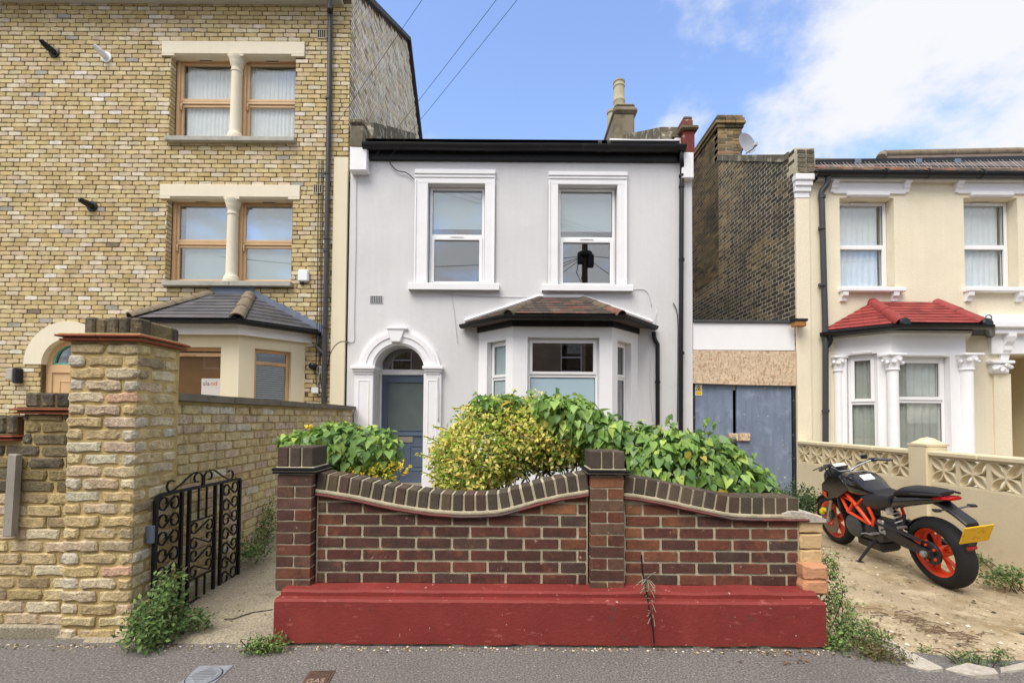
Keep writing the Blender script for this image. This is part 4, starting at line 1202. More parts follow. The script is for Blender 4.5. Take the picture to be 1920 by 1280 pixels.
MB().lathe([(.15, 0), (.135, ph_*.25), (.142, ph_*.27), (.142, ph_*.31), (.132, ph_*.33), (.126, ph_*.78), (.138, ph_*.8), (.138, ph_*.84), (.128, ph_*.86), (.13, ph_*.94), (.142, ph_*.96), (.142, ph_), (.11, ph_), (.1, ph_*.6)], 24, (pcx, CY0+.22, ctop+.24)).build('chimney_pot', K['pot'], ch_, smooth=40)
MB().lathe([(.13, 0), (.11, .5), (.13, .52), (.13, .58), (.1, .58)], 20, (pcx+.02, CY0+1.1, ctop+.22)).build('chimney_pot', K['pot'], ch_, smooth=40)

# upper windows with moulded surrounds
def upper(Wn, so, sill, gpx, seed):
    x0, x1, z0, z1 = Wn
    a = RC(*so, YF); sl_ = RC(*sill, YF-.06)
    m = MB()
    sd_ = MB()
    for xa, xb in ((a[0], x0), (x1, a[1])):
        sd_.cbox(xa, xb, YF-.035, YF+.01, sl_[3], z1+.02, .006)
        sd_.cbox(xa+.0, xa+.03, YF-.05, YF+.009, sl_[3], z1+.06, .006) if xa < x0-.05 else None
        sd_.cbox(xb-.03, xb, YF-.05, YF+.009, sl_[3], z1+.06, .006) if xb > x1+.05 else None
    hd = a[3]-z1
    sd_.cbox(a[0]-.001, a[1]+.001, YF-.037, YF+.011, z1+.0, z1+hd*.4, .006)
    sd_.cbox(a[0]-.004, a[1]+.004, YF-.05, YF+.012, z1+hd*.4, z1+hd*.62, .008)
    sd_.cbox(a[0]-.006, a[1]+.006, YF-.065, YF+.013, z1+hd*.62, z1+hd*.84, .008)
    sd_.cbox(a[0]-.008, a[1]+.008, YF-.05, YF+.014, z1+hd*.84, a[3], .008)
    sd_.build('window_surround', K['white'], wh)
    rm = MB(); rough = random.Random(seed)
    rough_box(rm, sl_[0], sl_[1], YF-.10, YF+.12, sl_[2], sl_[3]-.004, 30, .006, seed)
    rm.build('window_sill', K['white'], wh, smooth=35)
    w = upvc(wh, x0+.012, x1-.012, sl_[3]-.01, z1-.004, YF+.10, PZ(860, gpx, YF+.1), K['glass_sky'], 'lower')
    zb = PZ(860, gpx-13, YF+.2)
    bx('roller_blind', K['blind'], w, x0+.05, x1-.05, YF+.175, YF+.18, zb, z1+.02)
    strip('blind_bar', w, K['plastic_white'], x0+.06, x1-.06, YF+.172, YF+.184, zb-.012, zb+.004, .004)
    return w
upper(W1, (778, 320, 928, 531), (766, 531, 936, 543), 443, 61)
upper(W2, (1028, 324, 1175, 534), (1016, 534, 1186, 545), 446, 62)
# air brick
v = RC(694, 554, 718, 569, YF)
av = bx('air_vent', K['vent_white'], wh, v[0], v[1], YF-.008, YF+.01, v[2], v[3])
for i in range(7):
    for j in range(4):
        xa = v[0]+.008+i*(v[1]-v[0]-.012)/7; za = v[2]+.008+j*(v[3]-v[2]-.012)/4
        bx('vent_slot', K['hole'], av, xa, xa+.018, YF-.0095, YF+.005, za, za+.022)

# door surround
ring_n = 28
def arch(name, r0, r1, y0, y1, mt, a0=0, a1=pi, par=wh):
    vs = []
    for i in range(ring_n+1):
        a = a0+(a1-a0)*i/ring_n
        for r, y in ((r0, y0), (r1, y0), (r1, y1), (r0, y1)):
            vs.append((dXc-r*cos(a), y, dzs+r*sin(a)))
    fs = [(i*4+k, i*4+(k+1) % 4, (i+1)*4+(k+1) % 4, (i+1)*4+k) for i in range(ring_n) for k in range(4)]
    return MB().add(vs, fs).build(name, mt, par, smooth=30)
ro = dXc-PX(672, 690, YF)
arch('arch_moulding', dR, dR+.03, YF-.03, YF+.01, K['white'])
arch('arch_moulding', dR+.03, ro*.5+dR*.5, YF-.055, YF+.011, K['white'])
arch('arch_moulding', ro*.5+dR*.5, ro*.8+dR*.2, YF-.07, YF+.012, K['white'])
arch('arch_moulding', ro*.8+dR*.2, ro, YF-.045, YF+.013, K['white'])
ks = [(PX(736.5, 642, YF), PZ(745, 643, YF)), (PX(753, 642, YF), PZ(745, 643, YF)), (PX(762, 615, YF), PZ(745, 616, YF)), (PX(727, 615, YF), PZ(745, 616, YF))]
MB().prism(ks, FX(YF), 0, .10, .012).build('keystone', K['white'], wh)
k2 = RC(725, 613, 764, 617, YF-.1)
strip('keystone_cap', wh, K['white'], k2[0], k2[1], YF-.115, YF, k2[2], k2[3], .005)
for (pa, pb, ca, cb_) in ((666, 701, 657, 703), (795, 828, 792, 830)):
    x0, x1 = PX(pa, 760, YF), PX(pb, 760, YF)
    c0, c1 = PX(ca, 694, YF-.1), PX(cb_, 694, YF-.1)
    zc0, zc1 = PZ(pa, 702, YF), PZ(pa, 687, YF)
    pil = strip('pilaster', wh, K['white'], x0, x1, YF-.06, YF+.02, .1, zc0+.002, .008)
    p = MB(); ring(p, x0+.06, x1-.06, .95, zc0-.09, YF-.068, YF-.055, .018, .004); p.build('pilaster_panel', K['white'], pil)
    strip('pilaster_base', pil, K['white'], x0-.01, x1+.01, YF-.085, YF+.01, .1, .45, .01)
    cp_ = MB(); hz = zc1-zc0
    for (f0, f1, o) in ((0, .3, .075), (.3, .62, .095), (.62, 1.0, .12)):
        cp_.cbox(c0+.12-o, c1-.12+o, YF-o, YF+.3 if pa < 700 else YF+.02, zc0+hz*f0, zc0+hz*f1-.001, .006)
    cp_.build('pilaster_capital', K['white'], wh)
# recessed door
yd = YF+.36
fxl, fxr = PX(715, 800, yd), PX(715, 800, yd)+.86
zt0, zt1 = PZ(760, 703, yd), PZ(760, 693, yd)
df = MB(); df.cbox(fxl-.035, fxl, yd-.03, yd+.05, .2, dzs+dR+.02, .006); df.cbox(fxr, fxr+.05, yd-.03, yd+.05, .2, dzs+dR+.02, .006); df.cbox(fxl-.035, fxr+.05, yd-.035, yd+.05, zt0, zt1, .008)
df.cbox(fxl-.034, fxr+.049, yd-.032, yd+.05, PZ(760, 653, yd), PZ(760, 653, yd)+.3, .008)
df.build('door_frame', K['white'], wh)
MB().box(fxl-.02, fxr+.03, yd, yd+.01, zt1-.01, dzs+dR+.1).build('fanlight', K['glass_mid'], wh)
zd0 = .26
g = RC(726, 716, 800, 806, yd); gx0_, gz0_, gz1_ = g[0], g[2], g[3]; gxr = fxr-(gx0_-fxl)
m = wall_holes(fxl+.004, fxr-.004, zd0, zt0-.004, [(gx0_, gxr, gz0_, gz1_)], yd, yd+.045)
door = m.build('front_door', K['door_paint'], wh)
ring_ = MB(); ring(ring_, gx0_-.012, gxr+.012, gz0_-.012, gz1_+.012, yd-.012, yd+.01, .02); ring_.build('glazing_bead', K['door_paint'], door)
MB().box(gx0_, gxr, yd+.012, yd+.02, gz0_, gz1_).build('door_pane', K['door_glass'], door)
strip('weather_rail', door, K['door_paint'], fxl+.02, fxr-.02, yd-.022, yd+.01, gz0_-.1, gz0_-.055, .008)
lb = RC(747, 820, 774, 828, yd-.01); strip('letter_box', door, K['letter'], lb[0], lb[1], yd-.014, yd+.01, lb[2]-.01, lb[3]+.012, .006)
zpa, zpb = PZ(760, 882, yd), PZ(760, 834, yd); xm = (fxl+fxr)/2
for (a, b) in ((fxl+.09, xm-.045), (xm+.045, fxr-.09)):
    p = MB(); ring(p, a, b, zpa, zpb, yd-.012, yd+.005, .022, .006); p.cbox(a+.06, b-.06, yd-.008, yd+.005, zpa+.06, zpb-.06, .006); p.build('door_panel', K['door_paint'], door)
strip('doorstep', wh, K['slabs'], dX0-.1, dX1+.1, YF-.25, yd+.1, .08, zd0-.05, .012)
strip('threshold', wh, K['white'], fxl, fxr, yd-.06, yd+.05, zd0-.05, zd0-.002, .008)
bx('hall_interior', K['room'], wh, dX0-.3, fxr+.4, yd+1.2, yd+1.25, 0, 3.0)

# bay window
def bayface(P0, P1, z0, z1, wx0, wx1, wz0, wz1, thick=.2):
    """wall slab between two plan points with one opening; returns frame (origin, along, up, outward)"""
    P0, P1 = V((P0[0], P0[1], 0)), V((P1[0], P1[1], 0)); U = (P1-P0); L = U.length; U = U.normalized(); N = V((U.y, -U.x, 0))
    mm = wall_holes(0, L, z0, z1, [(wx0, wx1, wz0, wz1)], 0, thick)
    M_ = Matrix(((U.x, -N.x, 0, P0.x), (U.y, -N.y, 0, P0.y), (0, 0, 1, 0), (0, 0, 0, 1)))
    return mm.xf(M_), M_, L
def xf_obj(o, M_):
    o.data.transform(M_); 
    for c in o.children: xf_obj(c, M_)
bz0 = .1
zwt, zwb = PZ(1055, 632, bYf), 1.0
fl0, fl1 = PX(989, 700, bYf)-bXa, PX(1124, 700, bYf)-bXa
mm, Mf, Lf = bayface((bXa, bYf), (bXb, bYf), bz0, bzt, fl0, fl1, zwb, zwt)
bay = MB(); bay.v, bay.f, bay.c = mm.v, mm.f, mm.c
cl = sqrt((bXa-bX0)**2+(YF-bYf)**2)
def cant_u(px, py, P0, P1):
    """distance along a slanting face of the pixel's ray"""
    d = ray(px, py); ax, ay = P0; bx_, by = P1
    # CAM.xy + t d.xy = P0 + u (P1-P0)
    ux, uy = bx_-ax, by-ay
    det = -d.x*uy+d.y*ux
    u = (ay*d.x-ax*d.y)/det if abs(det) > 1e-9 else 0
    return u*sqrt(ux*ux+uy*uy)
PLa, PLb = (bX0, YF), (bXa, bYf); PRa, PRb = (bXb, bYf), (bX1, YF)
lw0, lw1 = cant_u(913, 680, PLa, PLb), cant_u(948, 680, PLa, PLb)
rw0, rw1 = cant_u(1158, 680, PRa, PRb), cant_u(1183.5, 680, PRa, PRb)
mL, ML, LL = bayface(PLa, PLb, bz0, bzt-.001, lw0, lw1, zwb, zwt-.02)
mR, MR, LR = bayface(PRa, PRb, bz0, bzt-.001, rw0, rw1, zwb, zwt-.02)
bay.add(mL.v, mL.f); bay.add(mR.v, mR.f)
bw = bay.build('bay_window', K['white'], wh)
def in_bay(M_, x0, x1, z1, zt, sash, mtop, mbot=None):
    o = upvc(bw, x0+.006, x1-.006, zwb, z1-.004, .10, zt, mtop, sash, fw=.04, sw=.042, vent=False, gl2=mbot)
    # make it a part of the bay and its panes sub-sub: flatten so that panes hang on the bay itself
    for c in list(o.children): c.parent = bw
    xf_all = [o]+[c for c in bw.children if c.name.startswith(('pane', 'gasket', 'frosted_film', 'curtain')) and not c.get('_done')]
    for q in xf_all:
        if not q.get('_done'): q.data.transform(M_); q['_done'] = 1
    return o
ztm = PZ(1055, 704, bYf+.1)
in_bay(Mf, fl0, fl1, zwt, ztm, 'upper', K['glass_mid'], K['frost'])
in_bay(ML, lw0, lw1, zwt-.02, PZ(930, 709, 7.05), 'upper', K['frost2'], K['frost2'])
in_bay(MR, rw0, rw1, zwt-.02, PZ(1170, 709, 7.05), 'upper', K['glass_sky'], K['glass_sky'])
for c in bw.children:
    if c.get('_done'): del c['_done']
# bay roof
ov = .15
eYf = bYf-ov; ez = PZ(1060, 590, eYf)
k45 = ov*1.0
eA = V((PX(952, 590, eYf), eYf, ez)); eB = V((PX(1166, 590, eYf), eYf, ez))
eL = V((PX(872, 608, YF-.02), YF-.02, ez)); eR = V((PX(1222, 610, YF-.02), YF-.02, ez))
tz = PZ(1052, 561, YF-.01)
tA = V((PX(1012, 561, YF), YF-.01, tz)); tB = V((PX(1094, 561, YF), YF-.01, tz))
br = MB(); br.add([eL, eA, eB, eR, tB, tA], [(0,1,5), (1,2,4,5), (2,3,4)]); 
low = [p-V((0,0,.06)) for p in (eL, eA, eB, eR)]
br.add([eL, eA, eB, eR]+low, [(0,4,5,1), (1,5,6,2), (2,6,7,3)]); br.add(low, [(3,2,1,0)])
brf = br.build('bay_roof', K['roof'], wh)
CLAY = [(3, s(92,80,72)), (2, s(80,72,66)), (1.4, s(118,84,74)), (.5, s(128,80,68)), (1, s(104,94,84))]
tile_slope(brf, eA+V((0,-.02,0)), eB+V((0,-.02,0)), tB, tA, 9, .165, .011, K['clay'], CLAY, 5)
tile_slope(brf, eL, eA, tA, tA, 9, .165, .011, K['clay'], CLAY, 6)
tile_slope(brf, eB, eR, tB, tB, 9, .165, .011, K['clay'], CLAY, 7)
CL2 = [(2, s(104,92,78)), (.4, s(124,88,74)), (1, s(84,78,70)), (1, s(122,110,94))]
hip_tiles(brf, eA+V((.0,-.02,.01)), tA+V((0,.02,.01)), .085, 3, K['clay'], pal=CL2, seed=4)
hip_tiles(brf, eB+V((.0,-.02,.01)), tB+V((0,.02,.01)), .085, 3, K['clay'], pal=CL2, seed=9)
# white mortar fillet where the roof meets the wall
for P, Q in ((eL, tA), (tB, eR), (tA, tB)):
    MB().tube([P+V((0,0,.045)), Q+V((0,0,.05))], .03, 6).build('cement_fillet', K['white'], brf)
go = [eL+V((-.05, -.02, -.03)), eA+V((-.03, -.07, -.03)), eB+V((.03, -.07, -.03)), eR+V((.05, -.02, -.03))]
half_gutter('bay_gutter', wh, go, .062, K['black_gutter'])
fo = [V((bX0-.03, YF, 0)), V((bXa-.01, bYf-.04, 0)), V((bXb+.01, bYf-.04, 0)), V((bX1+.03, YF, 0))]
fb = MB(); za, zb = bzt-.005, ez-.03; vs = []
for p in fo: vs += [(p.x, p.y, za), (p.x, p.y, zb)]
for p in fo: vs += [(p.x, p.y+.1, za), (p.x, p.y+.1, zb)]
fb.add(vs, [(i*2, (i+1)*2, (i+1)*2+1, i*2+1) for i in range(3)]+[(8+i*2+1, 8+(i+1)*2+1, 8+(i+1)*2, 8+i*2) for i in range(3)]+[(i*2, 8+i*2, 8+(i+1)*2, (i+1)*2) for i in range(3)])
fb.build('bay_fascia', K['black_gutter'], wh)
# pipes
bp = [at(1226, 622, YF-.06), at(1227, 634, YF-.05), at(1233, 645, YF-.05), at(1233, 800, YF-.05), at(1234, 905, YF-.05)]
pipe('bay_downpipe', wh, arc_pts(bp[:3], 5)+bp[3:], .034, K['black_plastic'], [at(1233, 716, YF-.05)])
dp = [at(1277, 284, YF-.12), at(1278, 300, YF-.12), at(1279, 318, YF-.06), at(1278, 345, YF-.06), at(1277, 600, YF-.06), at(1276, 905, YF-.06)]
pipe('downpipe', wh, arc_pts(dp[:4], 5)+dp[4:], .036, K['black_plastic'], [at(1278, y, YF-.06) for y in (330, 350, 487, 662)])
# cables tacked to the face
wire('facade_cable', wh, K['white_cable'], [(699, 300), (690, 318), (672, 325), (668, 345), (667, 450), (664, 600), (664, 636), (655, 641), (622, 642)], YF-.012, .006)
wire('facade_cable', wh, K['cable'], [(730, 291), (732, 307), (745, 320), (762, 324), (776, 336)], YF-.04, .008)
wire('facade_cable', wh, K['white_cable'], [(776, 541), (850, 552), (930, 556), (1030, 556), (1120, 550), (1180, 543), (1212, 545), (1222, 575)], YF-.01, .005)
wire('facade_cable', wh, K['white_cable'], [(845, 545), (852, 590), (856, 630), (858, 642)], YF-.01, .005)
wire('facade_cable', wh, K['cable'], [(1262, 568), (1270, 590), (1271, 660), (1270, 790)], YF-.02, .007)
wire('facade_cable', wh, K['white_cable'], [(1231, 582), (1225, 640), (1219, 690), (1219, 740), (1224, 790)], YF-.008, .005)
wire('facade_cable', wh, K['white_cable'], [(821, 705), (822, 740), (822, 790)], YF-.075, .008)
wire('facade_cable', wh, K['white_cable'], [(702, 305), (708, 312), (706, 318), (699, 312)], YF-.03, .004)
# ------------------------------------------------------------------ tall yellow brick house on the left
lh = thing('yellow_brick_house', 'tall yellow stock brick house with brown sash windows and a cream bay', 'house', (-6, YF, .1))
LX0, LX1 = -11.5, PX(654, 300, YF)-.004
ltop = PZ(300, 6, YF)
U1 = RC(320, 103, 553, 259, YF); U2 = RC(312, 371, 547, 529, YF)
# bay of the left house
lbYf = 6.63
lbXr, lbXc = PX(572, 690, YF), PX(447.5, 690, lbYf)
lbXl, lbXd = -6.2, -5.52
lbz = PZ(400, 627, lbYf)
aX0, aX1 = PX(78, 683, YF), PX(78, 683, YF)+.86; aXc = (aX0+aX1)/2; aR = .43; azs = PZ(100, 683, YF)
lhol = [U1, U2, (aX0, aX1, -.1, azs+aR), (lbXl+.15, lbXr-.15, .1, lbz-.2)]
m = wall_holes(LX0, LX1, -.1, ltop+.5, lhol, YF+.006, YF+.33)
for sg in (-1, 1):
    pts = [(aXc, azs+aR)]+[(aXc+sg*aR*sin(a*pi/24), azs+aR*cos(a*pi/24)) for a in range(1, 13)]+[(aXc+sg*aR, azs+aR)]
    n = len(pts); f0 = [(p[0], YF+.006, p[1]) for p in pts]; f1 = [(p[0], YF+.33, p[1]) for p in pts]
    m.add(f0+f1, [list(range(n)) if sg < 0 else list(range(n))[::-1]]+[(i, n+i, n+i+1, i+1) if sg > 0 else (i+1, n+i+1, n+i, i) for i in range(n-2)])
lcore = m.build('mortar_core', K['stock_mortar'], lh)
m = MB(); m.box(LX0, LX0+.2, YF+.33, 15, -.1, ltop); m.box(LX0, LX1, 15, 15.2, -.1, ltop); m.box(LX0+.2, LX1-.3, 9.6, 9.8, -.1, ltop)
for z in (2.85, 5.35, ltop-.1): m.box(LX0+.2, LX1-.3, YF+.33, 15, z, z+.15)
m.build('inner_shell', K['room'], lh)
STK = [(5, s(198,180,138)), (4, s(192,172,126)), (3, s(204,189,154)), (2, s(210,197,172)), (1.5, s(184,163,118)), (.5, s(220,212,198)), (.22, s(164,158,148)), (.05, s(128,114,94)), (1.5, s(198,179,148))]
rs = rows(-10.7, LX1-.002, .0, ltop, .0728, .2145, .0095, 'loose', random.Random(2))
ro_ = .70
lint1 = RC(303, 77, 571, 105, YF-.03); lint2 = RC(299, 346, 562, 373, YF-.03)
sil1 = RC(310, 257, 553, 265, YF-.06); sil2 = RC(305, 527, 546, 536, YF-.06)
strp = RC(622, 296, 655, 900, YF)
hol2 = [lint1, lint2, sil1, sil2, U1, U2, (strp[0], LX1+1, -1, strp[3]), (aX0, aX1, -1, azs)]
rs = cut(rs, hol2)
arch_cut = []
for (a, b, c, d) in rs:
    zc = (c+d)/2
    if zc > azs and abs((a+b)/2-aXc) < 1.2:
        q = ro_*ro_-(zc-azs)**2
        if q > 0:
            h = sqrt(q)
            if a < aXc-h-.02: arch_cut.append((a, min(b, aXc-h), c, d))
            if b > aXc+h+.02: arch_cut.append((max(a, aXc+h), b, c, d))
            continue
    arch_cut.append((a, b, c, d))
rs = [r_ for r_ in arch_cut if r_[1]-r_[0] > .02]
rs = [r_ for r_ in rs if not (lbXl+.1 < (r_[0]+r_[1])/2 < lbXr-.05 and r_[3] < lbz-.05)]
hid = lambda x, y: (121 < x < 332 and y > 600) or y > 745 or (240 < x < 572 and y > 570) or (x < 121 and y > 740) or 606 < x < 622
lay(lcore, FX(YF), rs, STK, 71, K['stock'], .03, .007, .0045, .0045, 300, wob=.0028, hidden=hid, var=20)
# brick reveals beside the upper windows
for U_ in (U1, U2):
    z = U_[2]; r = 0; R_ = []
    while z < U_[3]-.02:
        R_.append((YF+.004, YF+.108, z, z+.0635)); z += .0728
    lay(lcore, FR(U_[0]-.004), R_, STK, 72, K['stock'], .02, .005, .003, .002, 60, wob=.001)
# gable end: brick courses seen very obliquely
gX = LX1-.30
rzL, ryL, bzL, byL = PZ(762, 75, 11.2), 11.2, PZ(787, 262, 12.8), 12.8
prof = [(YF+.33, -.1), (13.6, -.1), (13.6, bzL-.7), (ryL, rzL), (YF+.33, ltop+.55)]
def gz_top(y): return ltop+.35+(rzL-ltop-.35)*(y-YF)/(ryL-YF) if y < ryL else rzL+(bzL-rzL)*(y-ryL)/(byL-ryL)
poly = [(YF+.33, -.1), (14.2, -.1), (14.2, gz_top(14.2)), (ryL, rzL), (YF+.33, gz_top(YF+.33))]
ge = MB().prism(poly, FR(LX1-.012), -.25, 0).build('gable_core', K['stock_mortar'], lh)
GAB = [(4, s(236,232,222)), (3, s(226,218,202)), (2, s(234,222,194)), (1, s(204,192,168)), (.4, s(170,158,134))]
gr = rows(YF+.01, 13.2, 5.2, rzL, .0745, .225, .021, 'flemish', random.Random(6))
gr = [r_ for r_ in gr if r_[3] < gz_top(r_[1])-.04 and r_[3] < gz_top(r_[0])-.04]
lay(ge, FR(LX1-.004), gr, GAB, 73, K['gable_brick'], .02, .007, .003, .001, 120, wob=.002)
vg = [(YF-.1, gz_top(YF-.1)+.0), (ryL, rzL+.02), (14.2, gz_top(14.2)+.02)]
MB().bar([(LX1+.0, a, b) for a, b in vg], .09, .16, (1,0,0)).build('verge', K['verge'], lh)
m = MB(); m.add([(LX0, YF-.3, gz_top(YF-.3)), (LX1, YF-.3, gz_top(YF-.3)), (LX1, ryL, rzL), (LX0, ryL, rzL), (LX0, 15, gz_top(15)), (LX1, 15, gz_top(15))], [(0,1,2,3), (3,2,5,4)]); m.build('roof', K['roof'], lh)
# eaves
e0 = PZ(300, 8, YF-.26)
strip('soffit', lh, K['soffit'], LX0, PX(632, 8, YF-.26), YF-.27, YF+.1, ltop-.02, ltop+.03, .006)
strip('eaves_gutter', lh, K['soffit'], LX0, PX(632, 8, YF-.26), YF-.38, YF-.26, ltop+.01, ltop+.12, .02)
# cream strip of render in the corner
strip('render_strip', lh, K['cream'], strp[0], LX1+.002, YF-.03, YF+.02, -.05, strp[3], .004)

def sash_pair(U_, lint, sil, mid, colpx, cpy, gl, backing, seed):
    x0, x1, z0, z1 = U_
    yw = YF+.115
    l = MB()
    hh = lint[3]-lint[2]
    l.cbox(lint[0], lint[1], YF-.03, YF+.012, lint[2]+.035, lint[3], .006)
    l.cbox(lint[0]+.002, x0+.06, YF-.031, YF+.012, lint[2], lint[2]+.036, .004)
    xm0, xm1 = PX(colpx-15, cpy, YF), PX(colpx+15, cpy, YF)
    l.cbox(x1-.06 if x1-.06 > xm1 else xm1, lint[1]-.002, YF-.031, YF+.012, lint[2], lint[2]+.036, .004)
    l.cbox(xm0, xm1, YF-.031, YF+.115, lint[2], lint[2]+.036, .004)
    l.build('lintel', K['cream_stone'], lh)
    l = MB(); l.cbox(x0-.01, x1+.01, YF-.012, YF+.12, z1-.02, z1+.05, .01); l.build('lintel_soffit', K['cream_stone'], lh)
    sl_ = MB(); xmid = (sil[0]+sil[1])/2+.05
    for a, b in ((sil[0], xmid-.002), (xmid+.002, sil[1])): strip('window_sill', lh, K['stone_sill'], a, b, YF-.09, YF+.12, sil[2]-.004, sil[3], .006)
    # column
    cx = PX(colpx, cpy, YF+.03); zb, zt = sil[3], z1-.012
    H = zt-zb
    pf = [(.125, 0), (.125, .045), (.115, .055), (.115, .085), (.105, .1), (.09, .13), (.086, .16), (.082, H*.5), (.078, H-.26), (.088, H-.25), (.088, H-.225), (.078, H-.215), (.08, H-.16), (.1, H-.13), (.1, H-.105), (.112, H-.07), (.125, H-.03), (.125, H)]
    MB().lathe(pf, 28, (cx, YF+.055, zb)).build('column', K['cream_stone'], lh, smooth=35)
    ba = MB(); ba.box(cx-.07, cx+.07, YF+.07, YF+.2, zb, zt+.02); ba.build('mullion', K['wood_frame'], lh)
    for (a, b) in ((x0+.006, cx-.07), (cx+.07, x1+.05)):
        w = MB(); ring(w, a, b, z0+.002, z1+.03, yw, yw+.12, .05)
        zm = mid
        w.cbox(a+.05, b-.05, yw+.035, yw+.08, zm-.02, zm+.025, .004)            # meeting rail
        for (za, zb_, yo) in ((z0+.05, zm-.02, .05), (zm+.02, z1-.02, .03)):
            ring(w, a+.045, b-.045, za, zb_+.0, yw+yo, yw+yo+.04, .045)
        w.cbox((a+b)/2-.11, (a+b)/2+.11, yw-.012, yw+.02, z1-.035, z1-.018, .003)
        wo_ = w.build('sash_window', K['wood_frame'], lh, smooth=30)
        strip('trickle_vent', wo_, K['hole'], (a+b)/2-.1, (a+b)/2+.1, yw-.016, yw-.011, z1-.033, z1-.02, .002)
        for sx_ in (a+.065,):
            MB().lathe([(.014, 0), (.02, -.04), (.012, -.09), (.016, -.1), (0, -.12)], 10, (sx_, yw+.03, zm-.02)).build('sash_horn', K['wood_frame'], wo_)
        for (za, zb_, yo) in ((z0+.09, zm-.06, .065), (zm+.06, z1-.06, .045)):
            MB().box(a+.085, b-.085, yw+yo, yw+yo+.008, za, zb_).build('pane', gl, wo_)
        if backing == 'net':
            curtain('net_curtain', wo_, a+.1 if a < cx else a+.05, b-.02, z0+.02, z1-.03, yw+.115, K['net'], .008, .07, seed, .05)
        else:
            bx('roller_blind', K['blind'], wo_, a+.14 if a < cx else a+.06, b-.02, yw+.115, yw+.12, z0-.02, z1+.02)
sash_pair(U1, lint1, sil1, PZ(400, 193, YF+.15), 441.5, 180, K['glass'], 'net', 5)
sash_pair(U2, lint2, sil2, PZ(400, 457, YF+.15), 434, 450, K['glass_sky'], 'blind', 6)
# pipes, vents, flues, boxes
pp = [at(619, 0, YF-.2), at(618.5, 14, YF-.2), at(619, 26, YF-.06), at(617, 200, YF-.06), at(611, 540, YF-.06), at(607, 745, YF-.06), at(606, 800, YF-.06)]
pipe('downpipe', lh, pp, .037, K['grey_pipe'], [at(619-(y*.0157), y, YF-.06) for y in (22, 185, 325, 447, 470, 612)])
for (a, b) in ((597, 612), (589.5, 604)):
    y0 = 58 if a == 597 else 347
    v = RC(a, y0, b, y0+15, YF)
    q = bx('air_vent', K['vent'], lh, v[0]-.01, v[1]+.01, YF-.02, YF+.02, v[2]-.01, v[3]+.01)
    for i in range(4): bx('vent_slot', K['hole'], q, v[0]+.004+i*(v[1]-v[0])/4, v[0]+.022+i*(v[1]-v[0])/4, YF-.0215, YF, v[2]+.006, v[3]-.006)
def flue(px, py, mt, up, lab):
    c = at(px, py, YF-.01); f = MB()
    f.lathe([(.085, 0), (.085, .015), (.055, .02)], 20, c, V((0,-1,0)))
    fo_ = f.build('flue_collar', mt, lh, smooth=40)
    MB().tube([c, c+V((-.015, -.09, .015)), c+V((-.03, -.14, up*.5)), c+V((-.045, -.18, up*.9))], [.05, .05, .042, .03], 14).build('flue_pipe', mt, fo_, smooth=40)
flue(102, 99, K['black_plastic'], .07, ''); flue(200, 108, K['plastic_white'], .07, ''); flue(173, 387, K['black_plastic'], .04, '')
v = RC(558, 505, 578, 530, YF-.06); strip('alarm_box', lh, K['plastic_white'], v[0], v[1], YF-.07, YF, v[2]+.02, v[3], .02)
v2 = RC(561, 528, 567, 532, YF-.06); strip('alarm_lamp', lh, K['black_plastic'], v2[0], v2[1], YF-.05, YF, v2[2], v2[3]+.01, .005)
v = RC(9, 692, 28, 713, YF-.12); lp = strip('wall_lamp', lh, K['blackpaint'], v[1]-.05, v[1]+.01, YF-.12, YF, v[2]-.04, v[3]+.02, .01)
strip('lamp_glass', lp, K['stone_sill'], v[0], v[1]-.045, YF-.12, YF-.02, v[2]+.01, v[3]+.015, .012)
v = RC(584, 726, 597, 737, YF-.04); strip('junction_box', lh, K['plastic_white'], v[0], v[1], YF-.05, YF, v[2], v[3], .006)
MB().lathe([(.055, 0), (.055, .1), (.03, .12), (0, .12)], 16, at(590, 687, YF), V((0,-1,0))).build('flood_lamp', K['black_plastic'], lh, smooth=40)
for k, (xo, c) in enumerate(((601, 'cable'), (596, 'cable'), (604, 'cable'))):
    wire('facade_cable', lh, K[c], [(xo+2, 300), (xo, 420), (xo-1, 540), (xo-2, 640), (xo-4, 700), (xo-2+k*2, 745)], YF-.02, .0055)
wire('facade_cable', lh, K['white_cable'], [(600, 685), (594, 690), (596, 700), (602, 696), (600, 686), (597, 715), (592, 728), (600, 742)], YF-.03, .005)
wire('facade_cable', lh, K['cable'], [(655, 641), (640, 640), (628, 648), (619, 664), (614, 690)], YF-.03, .006)
# entrance arch
def arch2(name, r0, r1, y0, y1, mt, cx, cz, par):
    vs = []
    for i in range(29):
        a = pi*i/28
        for r, y in ((r0, y0), (r1, y0), (r1, y1), (r0, y1)): vs.append((cx-r*cos(a), y, cz+r*sin(a)))
    return MB().add(vs, [(i*4+k, i*4+(k+1) % 4, (i+1)*4+(k+1) % 4, (i+1)*4+k) for i in range(28) for k in range(4)]+[(3,2,1,0), (112,113,114,115)]).build(name, mt, par, smooth=30)
arch2('entrance_arch', aR-.02, ro_-.005, YF-.03, YF+.1, K['cream_stone'], aXc, azs, lh)
yd2 = YF+.07
arch2('fanlight_frame', aR-.1, aR, yd2, yd2+.06, K['wood_frame'], aXc, azs, lh)
K['green_frame'] = mat('sea_green_glazing_bar', s(110,170,148), rough=.5, var=.05, bump=0)
fg = arch2('fanlight_bead', aR-.13, aR-.099, yd2+.01, yd2+.05, K['green_frame'], aXc, azs+.02, lh)
strip('fanlight_sill', lh, K['green_frame'], aXc-aR+.1, aXc+aR-.1, yd2+.01, yd2+.05, azs+.0, azs+.03, .004)
fp = [(aXc-(aR-.1)*cos(pi*i/16), azs+(aR-.1)*sin(pi*i/16)) for i in range(17)]
